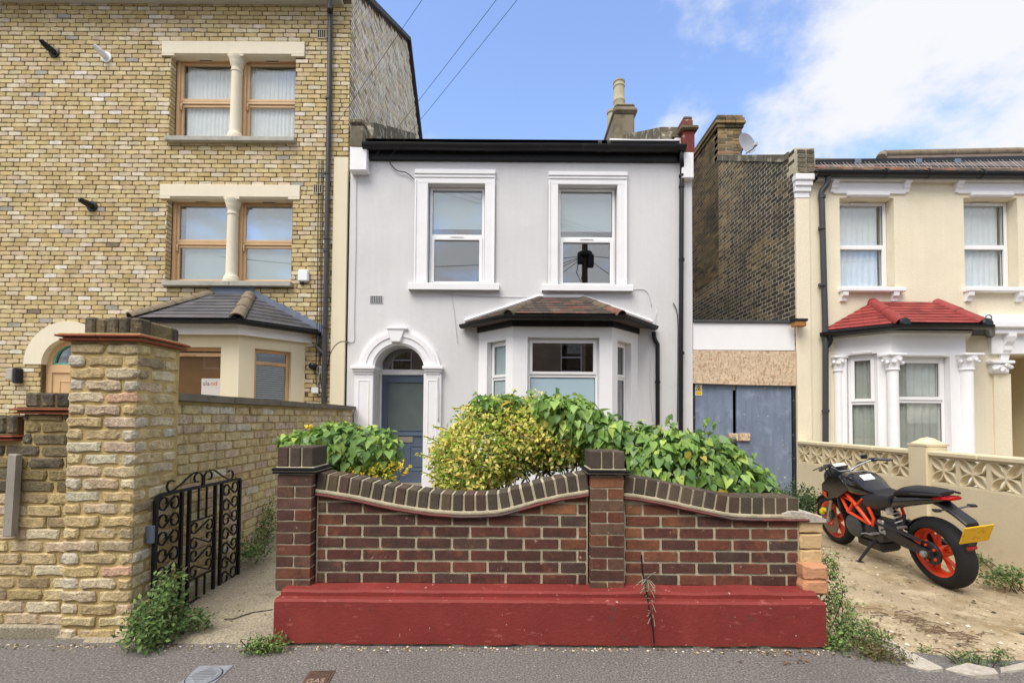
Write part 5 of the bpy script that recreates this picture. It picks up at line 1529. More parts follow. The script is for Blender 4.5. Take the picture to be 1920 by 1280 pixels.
MB().prism(fp[::-1], FX(yd2+.035), -.006, .0).build('fanlight_pane', K['glass'], lh)
d2 = MB(); d2.cbox(aX0, aX0+.1, yd2, yd2+.06, .1, azs, .006); d2.cbox(aX1-.1, aX1, yd2, yd2+.06, .1, azs, .006); d2.cbox(aX0, aX1, yd2-.004, yd2+.06, azs-.13, azs, .006); d2.build('door_frame', K['wood_frame'], lh)
dd = bx('entrance_door', K['wood_frame'], lh, aX0+.1, aX1-.1, yd2+.02, yd2+.06, .2, azs-.13)
p = MB(); ring(p, aX0+.2, aX1-.2, 1.2, azs-.25, yd2+.01, yd2+.025, .03, .008); p.build('door_panel', K['wood_frame'], dd)
# cream bay
def rect_u(P0, P1, pxa, pxb, py): return cant_u(pxa, py, P0, P1), cant_u(pxb, py, P0, P1)
PA, PB, PC, PD = (lbXl, YF), (lbXd, lbYf), (lbXc, lbYf), (lbXr, YF)
zt_ = PZ(380, 650, lbYf); zb_ = .95
f0, f1 = .17, PX(413.5, 690, lbYf)-lbXd
mmF, MF2, LF2 = bayface(PB, PC, .1, lbz, f0, f1, zb_, zt_)
r0, r1 = rect_u(PC, PD, 477, 546, 690)
zt2 = at(512, 657, 7.0).z
mmR, MR2, LR2 = bayface(PC, PD, .1, lbz-.001, r0, r1, zb_, zt2)
mmL, ML2, LL2 = bayface(PA, PB, .1, lbz-.001, .2, .6, zb_, zt2)
bb = MB()
for q in (mmF, mmR, mmL): bb.add(q.v, q.f)
lb_ = bb.build('bay_window', K['cream'], lh)
def simple_win(M_, x0, x1, z0, z1, zt, gl, fill):
    w = MB(); ring(w, x0+.004, x1-.004, z0, z1-.003, .09, .15, .045); w.cbox(x0+.045, x1-.045, .094, .146, zt-.02, zt+.035, .004)
    w.cbox((x0+x1)/2-.1, (x0+x1)/2+.1, .075, .1, zt-.005, zt+.012, .002)
    L_ = [w.build('window', K['wood_frame'], lb_, smooth=30)]
    L_.append(MB().box(x0+.045, x1-.045, .115, .122, z0+.045, zt-.02).build('pane', gl, lb_))
    L_.append(MB().box(x0+.045, x1-.045, .115, .122, zt+.035, z1-.048).build('pane', gl, lb_))
    L_ += fill(x0, x1, z0, z1, zt)
    for o in L_: o.data.transform(M_)
def fillF(x0, x1, z0, z1, zt):
    out = []
    zc = z0
    n = 0
    while zc < zt-.03:
        out.append(MB().cbox(x0+.05, x1-.05, .132, .138, zc, zc+.062, .002).build('blind_slat', K['wood_blind'], lb_)); zc += .058; n += 1
    out.append(MB().box(x0+.05, x1-.05, .142, .147, z0, z1).build('blind_back', K['wood_blind'], lb_))
    return out
simple_win(MF2, f0, f1, zb_, zt_, zt_-.11, K['glass_low'], fillF)
def fillR(x0, x1, z0, z1, zt):
    out = []; zc = z0; K.setdefault('grey_slat', mat('grey_blind_slat', s(130,146,150), rough=.5, var=.05))
    while zc < zt-.03:
        out.append(MB().cbox(x0+.05, x1-.05, .14, .15, zc, zc+.018, .002).build('blind_slat', K['grey_slat'], lb_)); zc += .034
    return out
simple_win(MR2, r0, r1, zb_, zt2, at(512, 683, 7.0).z, K['glass_low'], fillR)
# notice standing inside the front pane
n0 = RC(368, 708, 404, 732, lbYf-.01)
K['notice'] = mat('notice_card', s(206,202,198), rough=.5, var=.03, bump=0)
sg = bx('window_notice', K['notice'], None, n0[0], n0[1], lbYf+.100, lbYf+.104, n0[2]-.12, n0[3])
tag(sg, 'white notice with grey and orange lettering in the cream bay window', 'sign')
def lettering(txt, x, z, y, size, mt, par, rotx=pi/2, M_=None, name='lettering'):
    c = bpy.data.curves.new(name, 'FONT'); c.body = txt; c.size = size; c.extrude = .0008; c.align_x = 'LEFT'
    t = bpy.data.objects.new(name, c); COL.objects.link(t)
    me = bpy.data.meshes.new_from_object(t.evaluated_get(bpy.context.evaluated_depsgraph_get())); bpy.data.objects.remove(t)
    o = obj(name, me, mt, par); o.matrix_basis = (M_ or Matrix.Translation((x, y, z)) @ Matrix.Rotation(rotx, 4, 'X')); return o
K['ink_grey'] = mat('grey_ink', s(120,118,122), rough=.7, var=0, bump=0); K['ink_orange'] = mat('orange_ink', s(206,110,66), rough=.7, var=0, bump=0)
lettering('sla', n0[0]+.02, n0[3]-.105, lbYf+.0985, .1, K['ink_grey'], sg); lettering('nd', n0[0]+.135, n0[3]-.105, lbYf+.0985, .1, K['ink_orange'], sg)
# bay roof in dark slate
ov = .18; ey = lbYf-ov
rz_e = PZ(360, 598, ey)
LA = V((PX(262, 596, ey)-.12, ey, rz_e)); LB = V((PX(446, 600, ey), ey, rz_e))
LD = V((PX(597, 628, YF-.02), YF-.02, rz_e)); LC = V((LA.x-.75, YF-.02, rz_e))
ztp = PZ(435, 552, YF-.01); TA = V((PX(396, 550, YF), YF-.01, ztp)); TB = V((PX(468, 550, YF), YF-.01, ztp))
b_ = MB(); b_.add([LC, LA, LB, LD, TB, TA], [(0,1,5), (1,2,4,5), (2,3,4)])
lo_ = [p-V((0,0,.05)) for p in (LC, LA, LB, LD)]
b_.add([LC, LA, LB, LD]+lo_, [(0,4,5,1), (1,5,6,2), (2,6,7,3)]); b_.add(lo_, [(3,2,1,0)])
sr = b_.build('bay_roof', K['slate'] if 0 else K['verge'], lh)
SLT = [(3, s(84,84,88)), (2, s(74,74,78)), (1, s(94,92,94))]
tile_slope(sr, LA+V((0,-.02,0)), LB+V((0,-.02,0)), TB, TA, 8, .30, .01, K['slate'], SLT, 15, name='slate')
tile_slope(sr, LB, LD, TB, TB, 8, .30, .01, K['slate'], SLT, 16, name='slate')
tile_slope(sr, LC, LA, TA, TA, 8, .30, .01, K['slate'], SLT, 17, name='slate')
hip_tiles(sr, LA+V((0,-.03,.02)), TA+V((0,.03,.02)), .1, 4, K['concrete_tile'], ang=pi*.8)
hip_tiles(sr, LB+V((0,-.03,.02)), TB+V((0,.03,.02)), .1, 3, K['concrete_tile'], ang=pi*.8)
half_gutter('bay_gutter', lh, [LC+V((-.04,-.02,-.03)), LA+V((-.02,-.06,-.03)), LB+V((.02,-.06,-.03)), LD+V((.04,-.02,-.03))], .05, K['black_plastic'])
fa = MB(); vs = []
for p in ((lbXl-.07, YF), (lbXd-.05, lbYf-.12), (lbXc+.05, lbYf-.12), (lbXr+.1, YF)): vs += [(p[0], p[1], lbz-.01), (p[0], p[1], rz_e-.035)]
fa.add(vs, [(i*2, (i+1)*2, (i+1)*2+1, i*2+1) for i in range(3)]); vs2 = [(v[0], v[1]+.08, v[2]) for v in vs]
fa.add(vs+vs2, [(i*2, 8+i*2, 8+(i+1)*2, (i+1)*2) for i in range(3)]); fa.build('bay_fascia', K['white'], lh)
# lead: apron under the sill and stepped flashing
ap = RC(393, 534, 480, 557, YF-.015)
MB().prism([(ap[0]+.1, ap[2]), (ap[1]-.1, ap[2]), (ap[1]+.02, ap[3]), (ap[0]-.02, ap[3])], FX(YF-.01), 0, .012, .002).build('lead_apron', K['lead'], lh)
for i in range(9):
    t = (i+.3)/9; P = TB.lerp(LD, t)
    MB().prism([(P.x-.05, P.z-.05), (P.x+.16, P.z-.16), (P.x+.16, P.z+.055), (P.x+.03, P.z+.09)], FX(YF-.008), 0, .012+.001*(i % 2), .002).build('lead_step', K['lead'], lh)
bp = [LD+V((.0,-.03,-.08)), at(596, 642, YF-.06), at(594, 650, YF-.06), at(606, 662, YF-.06)]
pipe('bay_downpipe', lh, arc_pts(bp, 4), .03, K['grey_pipe'])
# ------------------------------------------------------------------ cream yellow house on the right
yh = thing('cream_yellow_house', 'cream yellow rendered house with red tiled bay and blackened brick side wall', 'house', (8, YF, .0))
RX0 = PX(1491, 450, YF); RX1 = 13.5
rtop = PZ(1700, 336, YF)
V1 = RC(1575, 371, 1677, 541, YF); V2 = RC(1808, 371, 1909, 541, YF)
YBf = 6.80
ybX0 = PX(1566, 720, YF); ybXa = PX(1673, 720, YBf); ybXb = PX(1812, 720, YBf); ybX1 = ybXb+.5
ybz = PZ(1750, 622, YBf)
po = RC(1893, 655, 2010, 905, YF); po = (po[0], po[0]+1.1, -.1, PZ(1905, 662, YF))
m = wall_holes(RX0+.05, RX1, -.15, rtop+.1, [V1, V2, (ybX0+.15, ybX1-.15, .1, ybz-.2), po], YF, YF+.33)
m.build('wall', K['yellow_render'], yh)
m = MB(); m.box(RX0+.3, RX1, 14.8, 15, -.1, rtop); m.box(RX1-.2, RX1, YF+.33, 14.8, -.1, rtop); m.box(RX0+.3, RX1, 9.8, 10, -.1, rtop); m.box(RX0+.3, RX1-.2, YF+.33, 14.8, 2.8, 2.95)
m.build('inner_shell', K['room'], yh)
bx('porch_back', K['cream_wall'], yh, po[0]-.2, po[1]+.2, YF+1.1, YF+1.2, -.1, 3.0)
bx('porch_side', K['cream_wall'], yh, po[1], po[1]+.1, YF+.33, YF+1.1, -.1, 3.0); bx('porch_side', K['cream_wall'], yh, po[0]-.1, po[0], YF+.33, YF+1.1, -.1, 3.0)
bx('porch_ceiling', K['cream_wall'], yh, po[0]-.2, po[1]+.2, YF+.33, YF+1.2, po[3]+.02, po[3]+.1)
# blackened side wall with parapet and chimney
sX = RX0
zA = atx(1490, 284, sX); 
pA_, pB_, pC_ = atx(1471, 293, sX), atx(1346, 293, sX), 10.04
def sz_top(y):
    if y < 7.45: return PZ(1500, 277, YF)
    if y < pA_.y: return PZ(1500, 277, YF)+(pA_.z-PZ(1500, 277, YF))*(y-7.45)/max(pA_.y-7.45, .01)
    return pA_.z+(pB_.z-pA_.z)*(y-pA_.y)/(pB_.y-pA_.y)
chY = pB_.y; chT = atx(1346, 240, sX).z; chE = chY+2.2
ys_ = [YF+.01, 7.44, 7.45]+[7.5+(chY-7.5)*i/10 for i in range(11)]
poly = [(-y, sz_top(y)) for y in ys_]+[(-chY-.0001, chT), (-chE, chT), (-chE, -.2), (-YF-.01, -.2)]
poly = poly[::-1]
sc = MB().prism(poly, FL(sX+.008), -.33, 0).build('side_wall_core', K['side_mortar'], yh)
SB = [(4, s(70,65,56)), (3, s(82,75,63)), (2, s(96,87,70)), (1, s(124,108,82)), (1, s(58,55,49))]
SBu = [(3, s(108,94,70)), (3, s(130,110,78)), (2, s(92,82,64)), (2, s(148,126,90)), (1, s(74,68,56))]
rr_ = rows(-chE, -YF-.012, 2.4, chT, .0752, .2255, .0135, 'flemish', random.Random(16))
rr_ = [(a, b, c, d) for (a, b, c, d) in rr_ if (d < min(sz_top(-a), sz_top(-b))-.0 or -b > chY) and (-a < chY or d < chT)]
upz = lambda r_: r_[3] > 4.2 and noise.noise(V((r_[0]*.8, r_[2]*.8, 0)))+(-r_[0]-8.6)*.35 > .15
hid = lambda x, y: x < 1297 or y > 603
lay(sc, FL(sX+.008), [r_ for r_ in rr_ if not upz(r_)], SB, 81, K['side_brick'], .02, .0018, .001, .002, 220, wob=.0008, hidden=hid)
lay(sc, FL(sX+.008), [r_ for r_ in rr_ if upz(r_)], SBu, 82, K['side_brick'], .02, .0018, .001, .002, 80, wob=.0008, hidden=hid)
for (ya, yb) in [(7.46, pA_.y)]+[(pA_.y+(chY-pA_.y)*i/5, pA_.y+(chY-pA_.y)*(i+1)/5-.006) for i in range(5)]:
    MB().bar([(sX+.16, ya, sz_top(ya)-.035), (sX+.16, yb, sz_top(yb)-.035)], .11, .352, (1,0,0)).build('parapet_coping', K['stone_cope'], yh)
# chimney on that wall
cz_ = sz_top(chY)-.1
cfx1 = PX(1391, 260, chY)
bx('chimney_core', K['side_mortar'], yh, sX+.008, cfx1-.006, chY+.006, chE, 4.5, chT)
cr0 = []; z = cz_; r = 0
while z < chT-.02:
    a, b = sX+.002, cfx1
    cr0 += [(a, a+.33*(b-a), z, z+.064), (a+.35*(b-a), b, z, z+.064)] if r % 2 else [(a, a+.62*(b-a), z, z+.064), (a+.64*(b-a), b, z, z+.064)]
    z += .0752; r += 1
CH = [(3, s(128,108,76)), (2, s(150,126,84)), (2, s(104,90,66)), (1, s(156,116,88))]
chp = strip('chimney_flashing', yh, K['slabs'], sX-.01, cfx1+.01, chY-.012, chY+.02, cz_+.07, cz_+.1, .004)
lay(chp, FX(chY), cr0, CH, 83, K['side_brick'], .02, .006, .003, .002, 60)
for k, (o, h0, h1) in enumerate(((.035, 0, .075), (.07, .08, .15), (.05, .155, .23), (.02, .235, .30))):
    nb = 3
    for i in range(nb):
        a = sX-o+(cfx1-sX+2*o)*i/nb
        m = MB(); m.cbox(a+.003, a+(cfx1-sX+2*o)/nb-.003, chY-o, chE+o, chT+h0, chT+h1, .012, pick(random.Random(k*9+i), CH if k % 2 else SB)); m.build('chimney_corbel', K['side_brick'], yh)
# front end of the parapet and its white stepped corbel
e_ = RC(1497, 277, 1527, 322, YF-.1)
q = bx('parapet_end_core', K['side_mortar'], yh, e_[0]+.004, e_[1]-.004, YF-.09, YF+.3, e_[2], e_[3])
pe = [(e_[0], (e_[0]+e_[1])/2-.005, e_[2]+i*.0752, e_[2]+i*.0752+.065) for i in range(5)]+[((e_[0]+e_[1])/2+.005, e_[1], e_[2]+i*.0752, e_[2]+i*.0752+.065) for i in range(5)]
lay(q, FX(YF-.094), pe, [(1, s(112,106,92)), (1, s(90,84,70)), (1, s(130,120,98))], 84, K['black_stock'], .02, .006, .004, .003, 20)
for i, (a, b, w) in enumerate(((326, 338, 1527), (337, 349, 1524), (348, 360, 1521), (359, 372, 1518))):
    v = RC(1492+(0 if i < 2 else -1), a, w, b, YF-.09+.02*i)
    strip('corbel_step', yh, K['white'], v[0], v[1], YF-.11+.024*i, YF+.01, v[2]+.004, v[3], .01)
strip('corner_pilaster', yh, K['yellow_render'], RX0, PX(1517, 480, YF), YF-.03, YF+.02, -.15, PZ(1500, 372, YF), .006)
# eaves
gz_ = PZ(1720, 325, YF-.14)
MB().cbox(PX(1528, 330, YF-.1), RX1, YF-.07, YF+.05, PZ(1720, 338, YF-.07), gz_+.02, .01).build('fascia', K['black_gutter'], yh)
half_gutter('gutter', yh, [(PX(1530, 325, YF-.14), YF-.14, gz_), (RX1, YF-.14, gz_)], .065, K['black_plastic'])
for px in (1660, 1740, 1840): MB().lathe([(.065, -.02), (.072, -.02), (.072, .02), (.065, .02)], 18, (PX(px, 325, YF-.14), YF-.14, gz_), V((1,0,0)), cap=False).build('gutter_joint', K['black_plastic'], yh)
strip('soffit_board', yh, K['soffit'], PX(1527, 336, YF), RX1, YF-.1, YF+.02, PZ(1720, 344, YF), PZ(1720, 337, YF), .004)
rs0 = V((0, YF-.14, gz_+.03)); pit = tan(radians(33)); yr = 10.4
m = MB(); m.add([(RX0+.3, YF-.14, gz_+.02), (RX1, YF-.14, gz_+.02), (RX1, yr, gz_+.02+(yr-YF+.14)*pit), (RX0+.3, yr, gz_+.02+(yr-YF+.14)*pit), (RX0+.3, 15, gz_), (RX1, 15, gz_)], [(0,1,2,3), (3,2,5,4)]); rf = m.build('roof', K['roof'], yh)
TL = [(2, s(126,104,84)), (2, s(100,84,70)), (1, s(140,92,74)), (1, s(84,76,66))]
x = RX0+.34; rg = random.Random(5)
while x < 8.6:
    for k in range(2):
        ya = YF-.17+.11*k; za = gz_+.035+.11*k*pit+.012*k
        MB().add([(x, ya, za), (x+.16, ya, za), (x+.16, ya+.2, za+.2*pit), (x, ya+.2, za+.2*pit), (x, ya, za+.016), (x+.16, ya, za+.016), (x+.16, ya+.2, za+.2*pit+.016), (x, ya+.2, za+.2*pit+.016)], [(0,1,5,4), (4,5,6,7), (0,4,7,3), (1,2,6,5)], pick(rg, TL)).build('eaves_tile', K['clay'], rf)
    x += .164
# bird netting rail along the eaves and a solar-like dark rail
rl0, rl1 = at(1530, 304, YF+.15), at(1925, 297, YF+.15)
m = MB(); m.bar([rl0, rl1], .07, .03, (0,-1,0)); m.build('roof_rail', K['black_plastic'], yh)
for i in range(58):
    P = rl0.lerp(rl1, i/57); MB().tube([P, V((P.x, YF-.1, gz_+.04))], .002, 4).build('mesh_wire', K['white_cable'] if i % 3 else K['lead'], yh)
for px in (1608, 1722, 1795): 
    P = at(px, 303, YF+.12); strip('rail_clip', yh, K['lead'], P.x-.05, P.x+.05, P.y-.02, P.y, P.z-.04, P.z+.04, .005)
# small hipped ridge of the roof behind
h0, h1 = at(1655, 291, 8.3), at(1912, 286, 8.3)
for i in range(4):
    a, b = h0.lerp(h1, i/4+.003), h0.lerp(h1, (i+1)/4)
    MB().tube([a, b], .085, 10).build('ridge_tile', K['concrete_tile'], yh, smooth=40)
m = MB(); m.add([h0+V((0,0,-.0)), h1, h1+V((.3,-.35,-.3)), h0+V((-.35,-.35,-.3))], [(3,2,1,0)]); m.build('ridge_slope', K['roof'], yh)
MB().tube([h0, h0+V((-.2,-.2,-.18))], .08, 10).build('ridge_tile', K['concrete_tile'], yh, smooth=40)
MB().tube([h1, h1+V((.2,-.2,-.18))], .08, 10).build('ridge_tile', K['concrete_tile'], yh, smooth=40)
# upper windows
def ywin(V_, lp, seed):
    x0, x1, z0, z1 = V_
    w = upvc(yh, x0+.006, x1-.006, z0, z1-.004, YF+.15, (z0+z1)/2+.0, K['glass'], 'upper' if 0 else 'lower', fw=.055, sw=.04, vent=False)
    strip('trickle_vent', w, K['plastic_white'], (x0+x1)/2-.16, (x0+x1)/2+.16, YF+.13, YF+.15, z1-.045, z1-.02, .004)
    curtain('net_curtain', w, x0+.06, x1-.1, z0+.03, z1-.02, YF+.225, K['net'], .012, .1, seed)
    # lintel band with brackets
    lz0, lz1 = PZ(lp[0], 364, YF), PZ(lp[0], 343, YF)
    l = MB(); l.cbox(PX(lp[0], 355, YF), PX(lp[1], 355, YF), YF-.03, YF+.01, lz0, lz1, .006)
    l.cbox(x0+.1, x1-.08, YF-.05, YF+.02, lz0-.05, lz0+.035, .02)
    l.build('lintel', K['white'], yh)
    for px in lp:
        c = PX(px, 350, YF)
        MB().prism([(-.10, 0), (0, -.0), (0, -.2), (-.03, -.2), (-.035, -.16), (-.06, -.13), (-.06, -.09), (-.10, -.05)], (V((c-.05, YF, PZ(px, 339, YF))), V((0,1,0)), V((0,0,1)), V((1,0,0))), 0, .1, .006).build('lintel_bracket', K['white'], yh)
    sl_ = RC(x0, 0, x1, 1, YF)
    strip('window_sill', yh, K['white'], x0-.045, x1+.10, YF-.10, YF+.16, z0-.07, z0+.0, .012)
    for c in (x0+.03, x1-.04):
        MB().prism([(-.09, 0), (0, 0), (0, -.14), (-.04, -.14), (-.05, -.09), (-.085, -.06)], (V((c-.05, YF, z0-.072)), V((0,1,0)), V((0,0,1)), V((1,0,0))), 0, .09, .005).build('sill_bracket', K['white'], yh)
ywin(V1, (1561, 1696), 31); ywin(V2, (1794, 1930), 32)
# downpipe
dp = [at(1553, 332, YF-.12), at(1551, 345, YF-.1), at(1540, 362, YF-.06), at(1541, 380, YF-.06), at(1546, 560, YF-.06), at(1548, 640, YF-.06), at(1548, 900, YF-.06)]
pipe('downpipe', yh, arc_pts(dp[:4], 5)+dp[4:], .042, K['grey_pipe'], [at(1541, y, YF-.06) for y in (370, 428, 534)]+[at(1548, 770, YF-.06)])
bp = [at(1556, 632, YF-.12), at(1557, 640, YF-.1), at(1549, 652, YF-.06)]
pipe('bay_downpipe', yh, arc_pts(bp, 4), .035, K['black_plastic'])
# bay
QA, QB, QC, QD = (ybX0, YF), (ybXa, YBf), (ybXb, YBf), (ybX1, YF)
bzb = 0.0; zwt_ = PZ(1730, 668, YBf); zwb_ = .35
u0, u1 = cant_u(1588, 760, QA, QB), cant_u(1646, 760, QA, QB)
w0, w1 = PX(1683, 760, YBf)-ybXa, PX(1783, 760, YBf)-ybXa
mF, MF3, LF3 = bayface(QB, QC, bzb, ybz, w0, w1, zwb_, zwt_)
mA, MA3, LA3 = bayface(QA, QB, bzb, ybz-.001, u0, u1, zwb_, at(1615, 664, 7.05).z)
mC, MC3, LC3 = bayface(QC, QD, bzb, ybz-.001, .12, .55, zwb_, zwt_)
bb = MB()
for q in (mF, mA, mC): bb.add(q.v, q.f)
yb_ = bb.build('bay_window', K['white'], yh)
def ybw(M_, x0, x1, z1, zt, seed):
    o = upvc(yb_, x0+.004, x1-.004, zwb_, z1-.003, .09, zt, K['glass_low'], 'upper', fw=.05, sw=.05, vent=False)
    L_ = [o]+list(o.children)
    for c in L_[1:]: c.parent = yb_
    L_.append(curtain('net_curtain', yb_, x0+.03, x1-.03, zwb_, z1, .155, K['net_grey'], .018, .12, seed))
    for c in L_: c.data.transform(M_)
ybw(MF3, w0, w1, zwt_, PZ(1730, 752, YBf+.1), 41)
ybw(MA3, u0, u1, at(1615, 664, 7.05).z, at(1615, 755, 7.1).z, 42)
# moulded heads over bay windows
for (M_, a, b, zt) in ((MF3, w0, w1, zwt_), (MA3, u0, u1, at(1615, 664, 7.05).z)):
    o = MB().cbox(a+.06, b-.06, -.025, .02, zt+.002, zt+.05, .012).build('window_head', K['white'], yb_); o.data.transform(M_)
# colonettes with leafy capitals
def colonette(x, y, zc, r=.075):
    MB().lathe([(r*1.5, 0), (r*1.5, .06), (r*1.2, .1), (r*1.05, .14), (r, .2), (r*.95, zc-.42)], 20, (x, y, .25)).build('colonette', K['white'], yb_, smooth=35)
    m = MB(); z0 = zc-.17
    m.lathe([(r*1.0, -.02), (r*1.2, 0), (r*1.05, .03), (r*1.3, .1), (r*1.6, .15), (r*1.6, .2)], 20, (x, y, z0))
    rg = random.Random(int(x*100))
    for i in range(9):
        a = 2*pi*i/9; rr = r*1.5
        m.lathe([(0, -.03), (.024, -.01), (.028, .01), (0, .035)], 8, (x+rr*cos(a), y+rr*sin(a), z0+.12+rg.uniform(-.03, .03)), V((cos(a), sin(a), .6)))
    m.cbox(x-r*1.7, x+r*1.7, y-r*1.7, y+r*1.7, z0+.2, z0+.235, .008)
    m.build('capital', K['white'], yb_, smooth=40)
zc_ = PZ(1670, 672, YBf)
colonette(ybXa-.01, YBf-.02, zc_); colonette(ybXb-.02, YBf-.02, PZ(1805, 672, YBf), .085); colonette(ybX0+.03, YF-.02, PZ(1575, 676, YF), .06)
# red roof of the bay
ov = .16; ey = YBf-ov; ez_ = PZ(1760, 607, ey)
RA = V((PX(1689, 606, ey), ey, ez_)); RB = V((PX(1842, 604, ey), ey, ez_)); RL = V((PX(1541, 622, YF-.02), YF-.02, ez_)); RR = V((RB.x+.72, YF-.02, ez_))
tz_ = PZ(1700, 567, YF-.01); SA = V((PX(1636, 567, YF), YF-.01, tz_)); SB_ = V((PX(1757, 567, YF), YF-.01, tz_))
b_ = MB(); b_.add([RL, RA, RB, RR, SB_, SA], [(0,1,5), (1,2,4,5), (2,3,4)]); lo_ = [p-V((0,0,.05)) for p in (RL, RA, RB, RR)]
b_.add([RL, RA, RB, RR]+lo_, [(0,4,5,1), (1,5,6,2), (2,6,7,3)]); b_.add(lo_, [(3,2,1,0)])
rr2 = b_.build('bay_roof', K['verge'], yh)
RT = [(3, s(140,56,53)), (2, s(150,64,60)), (1, s(126,48,47))]
tile_slope(rr2, RA+V((0,-.02,0)), RB+V((0,-.02,0)), SB_, SA, 8, .18, .011, K['red_tile'], RT, 25)
tile_slope(rr2, RL, RA, SA, SA, 8, .18, .011, K['red_tile'], RT, 26)
tile_slope(rr2, RB, RR, SB_, SB_, 8, .18, .011, K['red_tile'], RT, 27)
hip_tiles(rr2, RA+V((0,-.03,.02)), SA+V((0,.02,.02)), .085, 2, K['red_tile'], pal=RT)
hip_tiles(rr2, RB+V((0,-.03,.02)), SB_+V((0,.02,.02)), .085, 2, K['red_tile'], pal=RT)
for P in (RA, RB):
    MB().lathe([(0, 0), (.07, 0), (.075, .03), (.06, .05)], 14, P+V((0,-.05,.0)), V((0,-1,.2))).build('hip_end', K['black_plastic'], rr2)
MB().tube([RB+V((.03+.045*cos(a/10*2*pi), -.06, .08+.045*sin(a/10*2*pi))) for a in range(10)], .008, 6, closed=True).build('hip_ring', K['lead'], rr2)
half_gutter('bay_gutter', yh, [RL+V((-.04,-.02,-.03)), RA+V((-.02,-.07,-.03)), RB+V((.03,-.07,-.03)), RR+V((.04,-.02,-.03))], .06, K['black_plastic'])
fo = [V((ybX0-.06, YF, 0)), V((ybXa-.03, YBf-.06, 0)), V((ybXb+.05, YBf-.06, 0)), V((ybX1+.06, YF, 0))]
vs = []
for p in fo: vs += [(p.x, p.y, ybz+.01), (p.x, p.y, ez_-.05)]
vs2 = [(v[0], v[1]+.08, v[2]) for v in vs]
MB().add(vs+vs2, [(i*2, (i+1)*2, (i+1)*2+1, i*2+1) for i in range(3)]+[(i*2, 8+i*2, 8+(i+1)*2, (i+1)*2) for i in range(3)]).build('bay_fascia', K['black_plastic'], yh)
vs = []
for p in fo: vs += [(p.x, p.y+.012, ybz-.03), (p.x, p.y+.012, ybz+.01)]
vs2 = [(v[0], v[1]+.1, v[2]) for v in vs]
MB().add(vs+vs2, [(i*2, (i+1)*2, (i+1)*2+1, i*2+1) for i in range(3)]+[(i*2, 8+i*2, 8+(i+1)*2, (i+1)*2) for i in range(3)]).build('bay_soffit', K['soffit'], yh)
# porch: entablature, corbel, capital, arch head
v = RC(1846, 590, 1990, 606, YF-.1)
strip('porch_cornice', yh, K['white'], v[0], v[1], YF-.1, YF+.02, v[2]+.03, v[3], .01)
v2 = RC(1868, 606, 1990, 625, YF-.16)
strip('porch_cornice', yh, K['white'], v2[0]-.06, v2[1], YF-.2, YF+.02, v2[2]+.08, v2[3]+.03, .02); strip('porch_cornice', yh, K['white'], v2[0], v2[1], YF-.15, YF+.02, v2[2], v2[2]+.08, .01)
v3 = RC(1858, 625, 1990, 662, YF-.05)
strip('porch_frieze', yh, K['white'], v3[0], v3[1], YF-.06, YF+.021, po[3]-.02, v3[3]+.01, .006)
cb0 = V((PX(1872, 640, YF), YF, PZ(1872, 626, YF)))
MB().prism([(-.16, 0), (0, 0), (0, -.42), (-.03, -.42), (-.04, -.33), (-.09, -.27), (-.09, -.2), (-.13, -.14), (-.16, -.06)], (cb0, V((0,1,0)), V((0,0,1)), V((1,0,0))), 0, .13, .008).build('porch_corbel', K['white'], yh)
v4 = RC(1854, 676, 1894, 700, YF-.05)
m = MB(); m.cbox(v4[0]+.04, v4[1]-.03, YF-.08, YF+.3, v4[2], v4[3]-.05, .02); m.cbox(v4[0], v4[1]+.03, YF-.11, YF+.31, v4[3]-.05, v4[3], .012)
rg = random.Random(3)
for i in range(8):
    c = (v4[0]+.05+(v4[1]-v4[0]-.08)*i/7, YF-.09, v4[2]+.08+rg.uniform(-.04, .05)); m.lathe([(0, -.03), (.03, -.005), (.03, .01), (0, .04)], 8, c, V((rg.uniform(-.5,.5), -1, .3)))
m.build('porch_capital', K['white'], yh, smooth=40)
strip('porch_pilaster', yh, K['yellow_render'], PX(1862, 780, YF), PX(1894, 780, YF), YF-.03, YF+.05, -.1, v4[2], .006)
# work lamp on the corner
v = RC(1488, 599, 1512, 612, YF-.15)
fl = strip('flood_lamp', yh, K['black_plastic'], v[0], v[1], YF-.2, YF-.05, v[3]-.03, v[3]+.01, .006)
strip('lamp_glass', fl, K['amber'], v[0]+.01, v[1]-.02, YF-.19, YF-.06, v[2], v[3]-.028, .01)

# satellite dish on the parapet
sd0 = at(1397, 272, 9.55)
dsh = thing('satellite_dish', 'grey satellite dish on the parapet beside the brick chimney', 'satellite dish', sd0)
nd = V((.35, -.9, .14)).normalized()
K['dish_grey'] = mat('grey_dish', s(158,160,166), rough=.5, var=.06)
MB().lathe([(0, .0), (.08, .006), (.16, .024), (.22, .05), (.235, .058), (.235, .062), (.21, .055), (.1, .016), (0, .01)], 32, sd0, nd).build('reflector', K['dish_grey'], dsh, smooth=40)
a1 = sd0-V((0,0,.2))+nd*.02; MB().tube([a1, a1+nd*.18+V((0,0,-.02)), a1+nd*.28+V((0,0,.04))], .012, 8).build('feed_arm', K['lead'], dsh)
MB().lathe([(0, 0), (.035, 0), (.04, .06), (0, .07)], 14, a1+nd*.28+V((0,0,.02)), -nd).build('receiver', K['soffit'], dsh)
MB().tube([sd0-nd*.02, sd0-nd*.12+V((0,0,-.1)), sd0-nd*.12+V((0,0,-.45))], .02, 8).build('bracket', K['lead'], dsh)

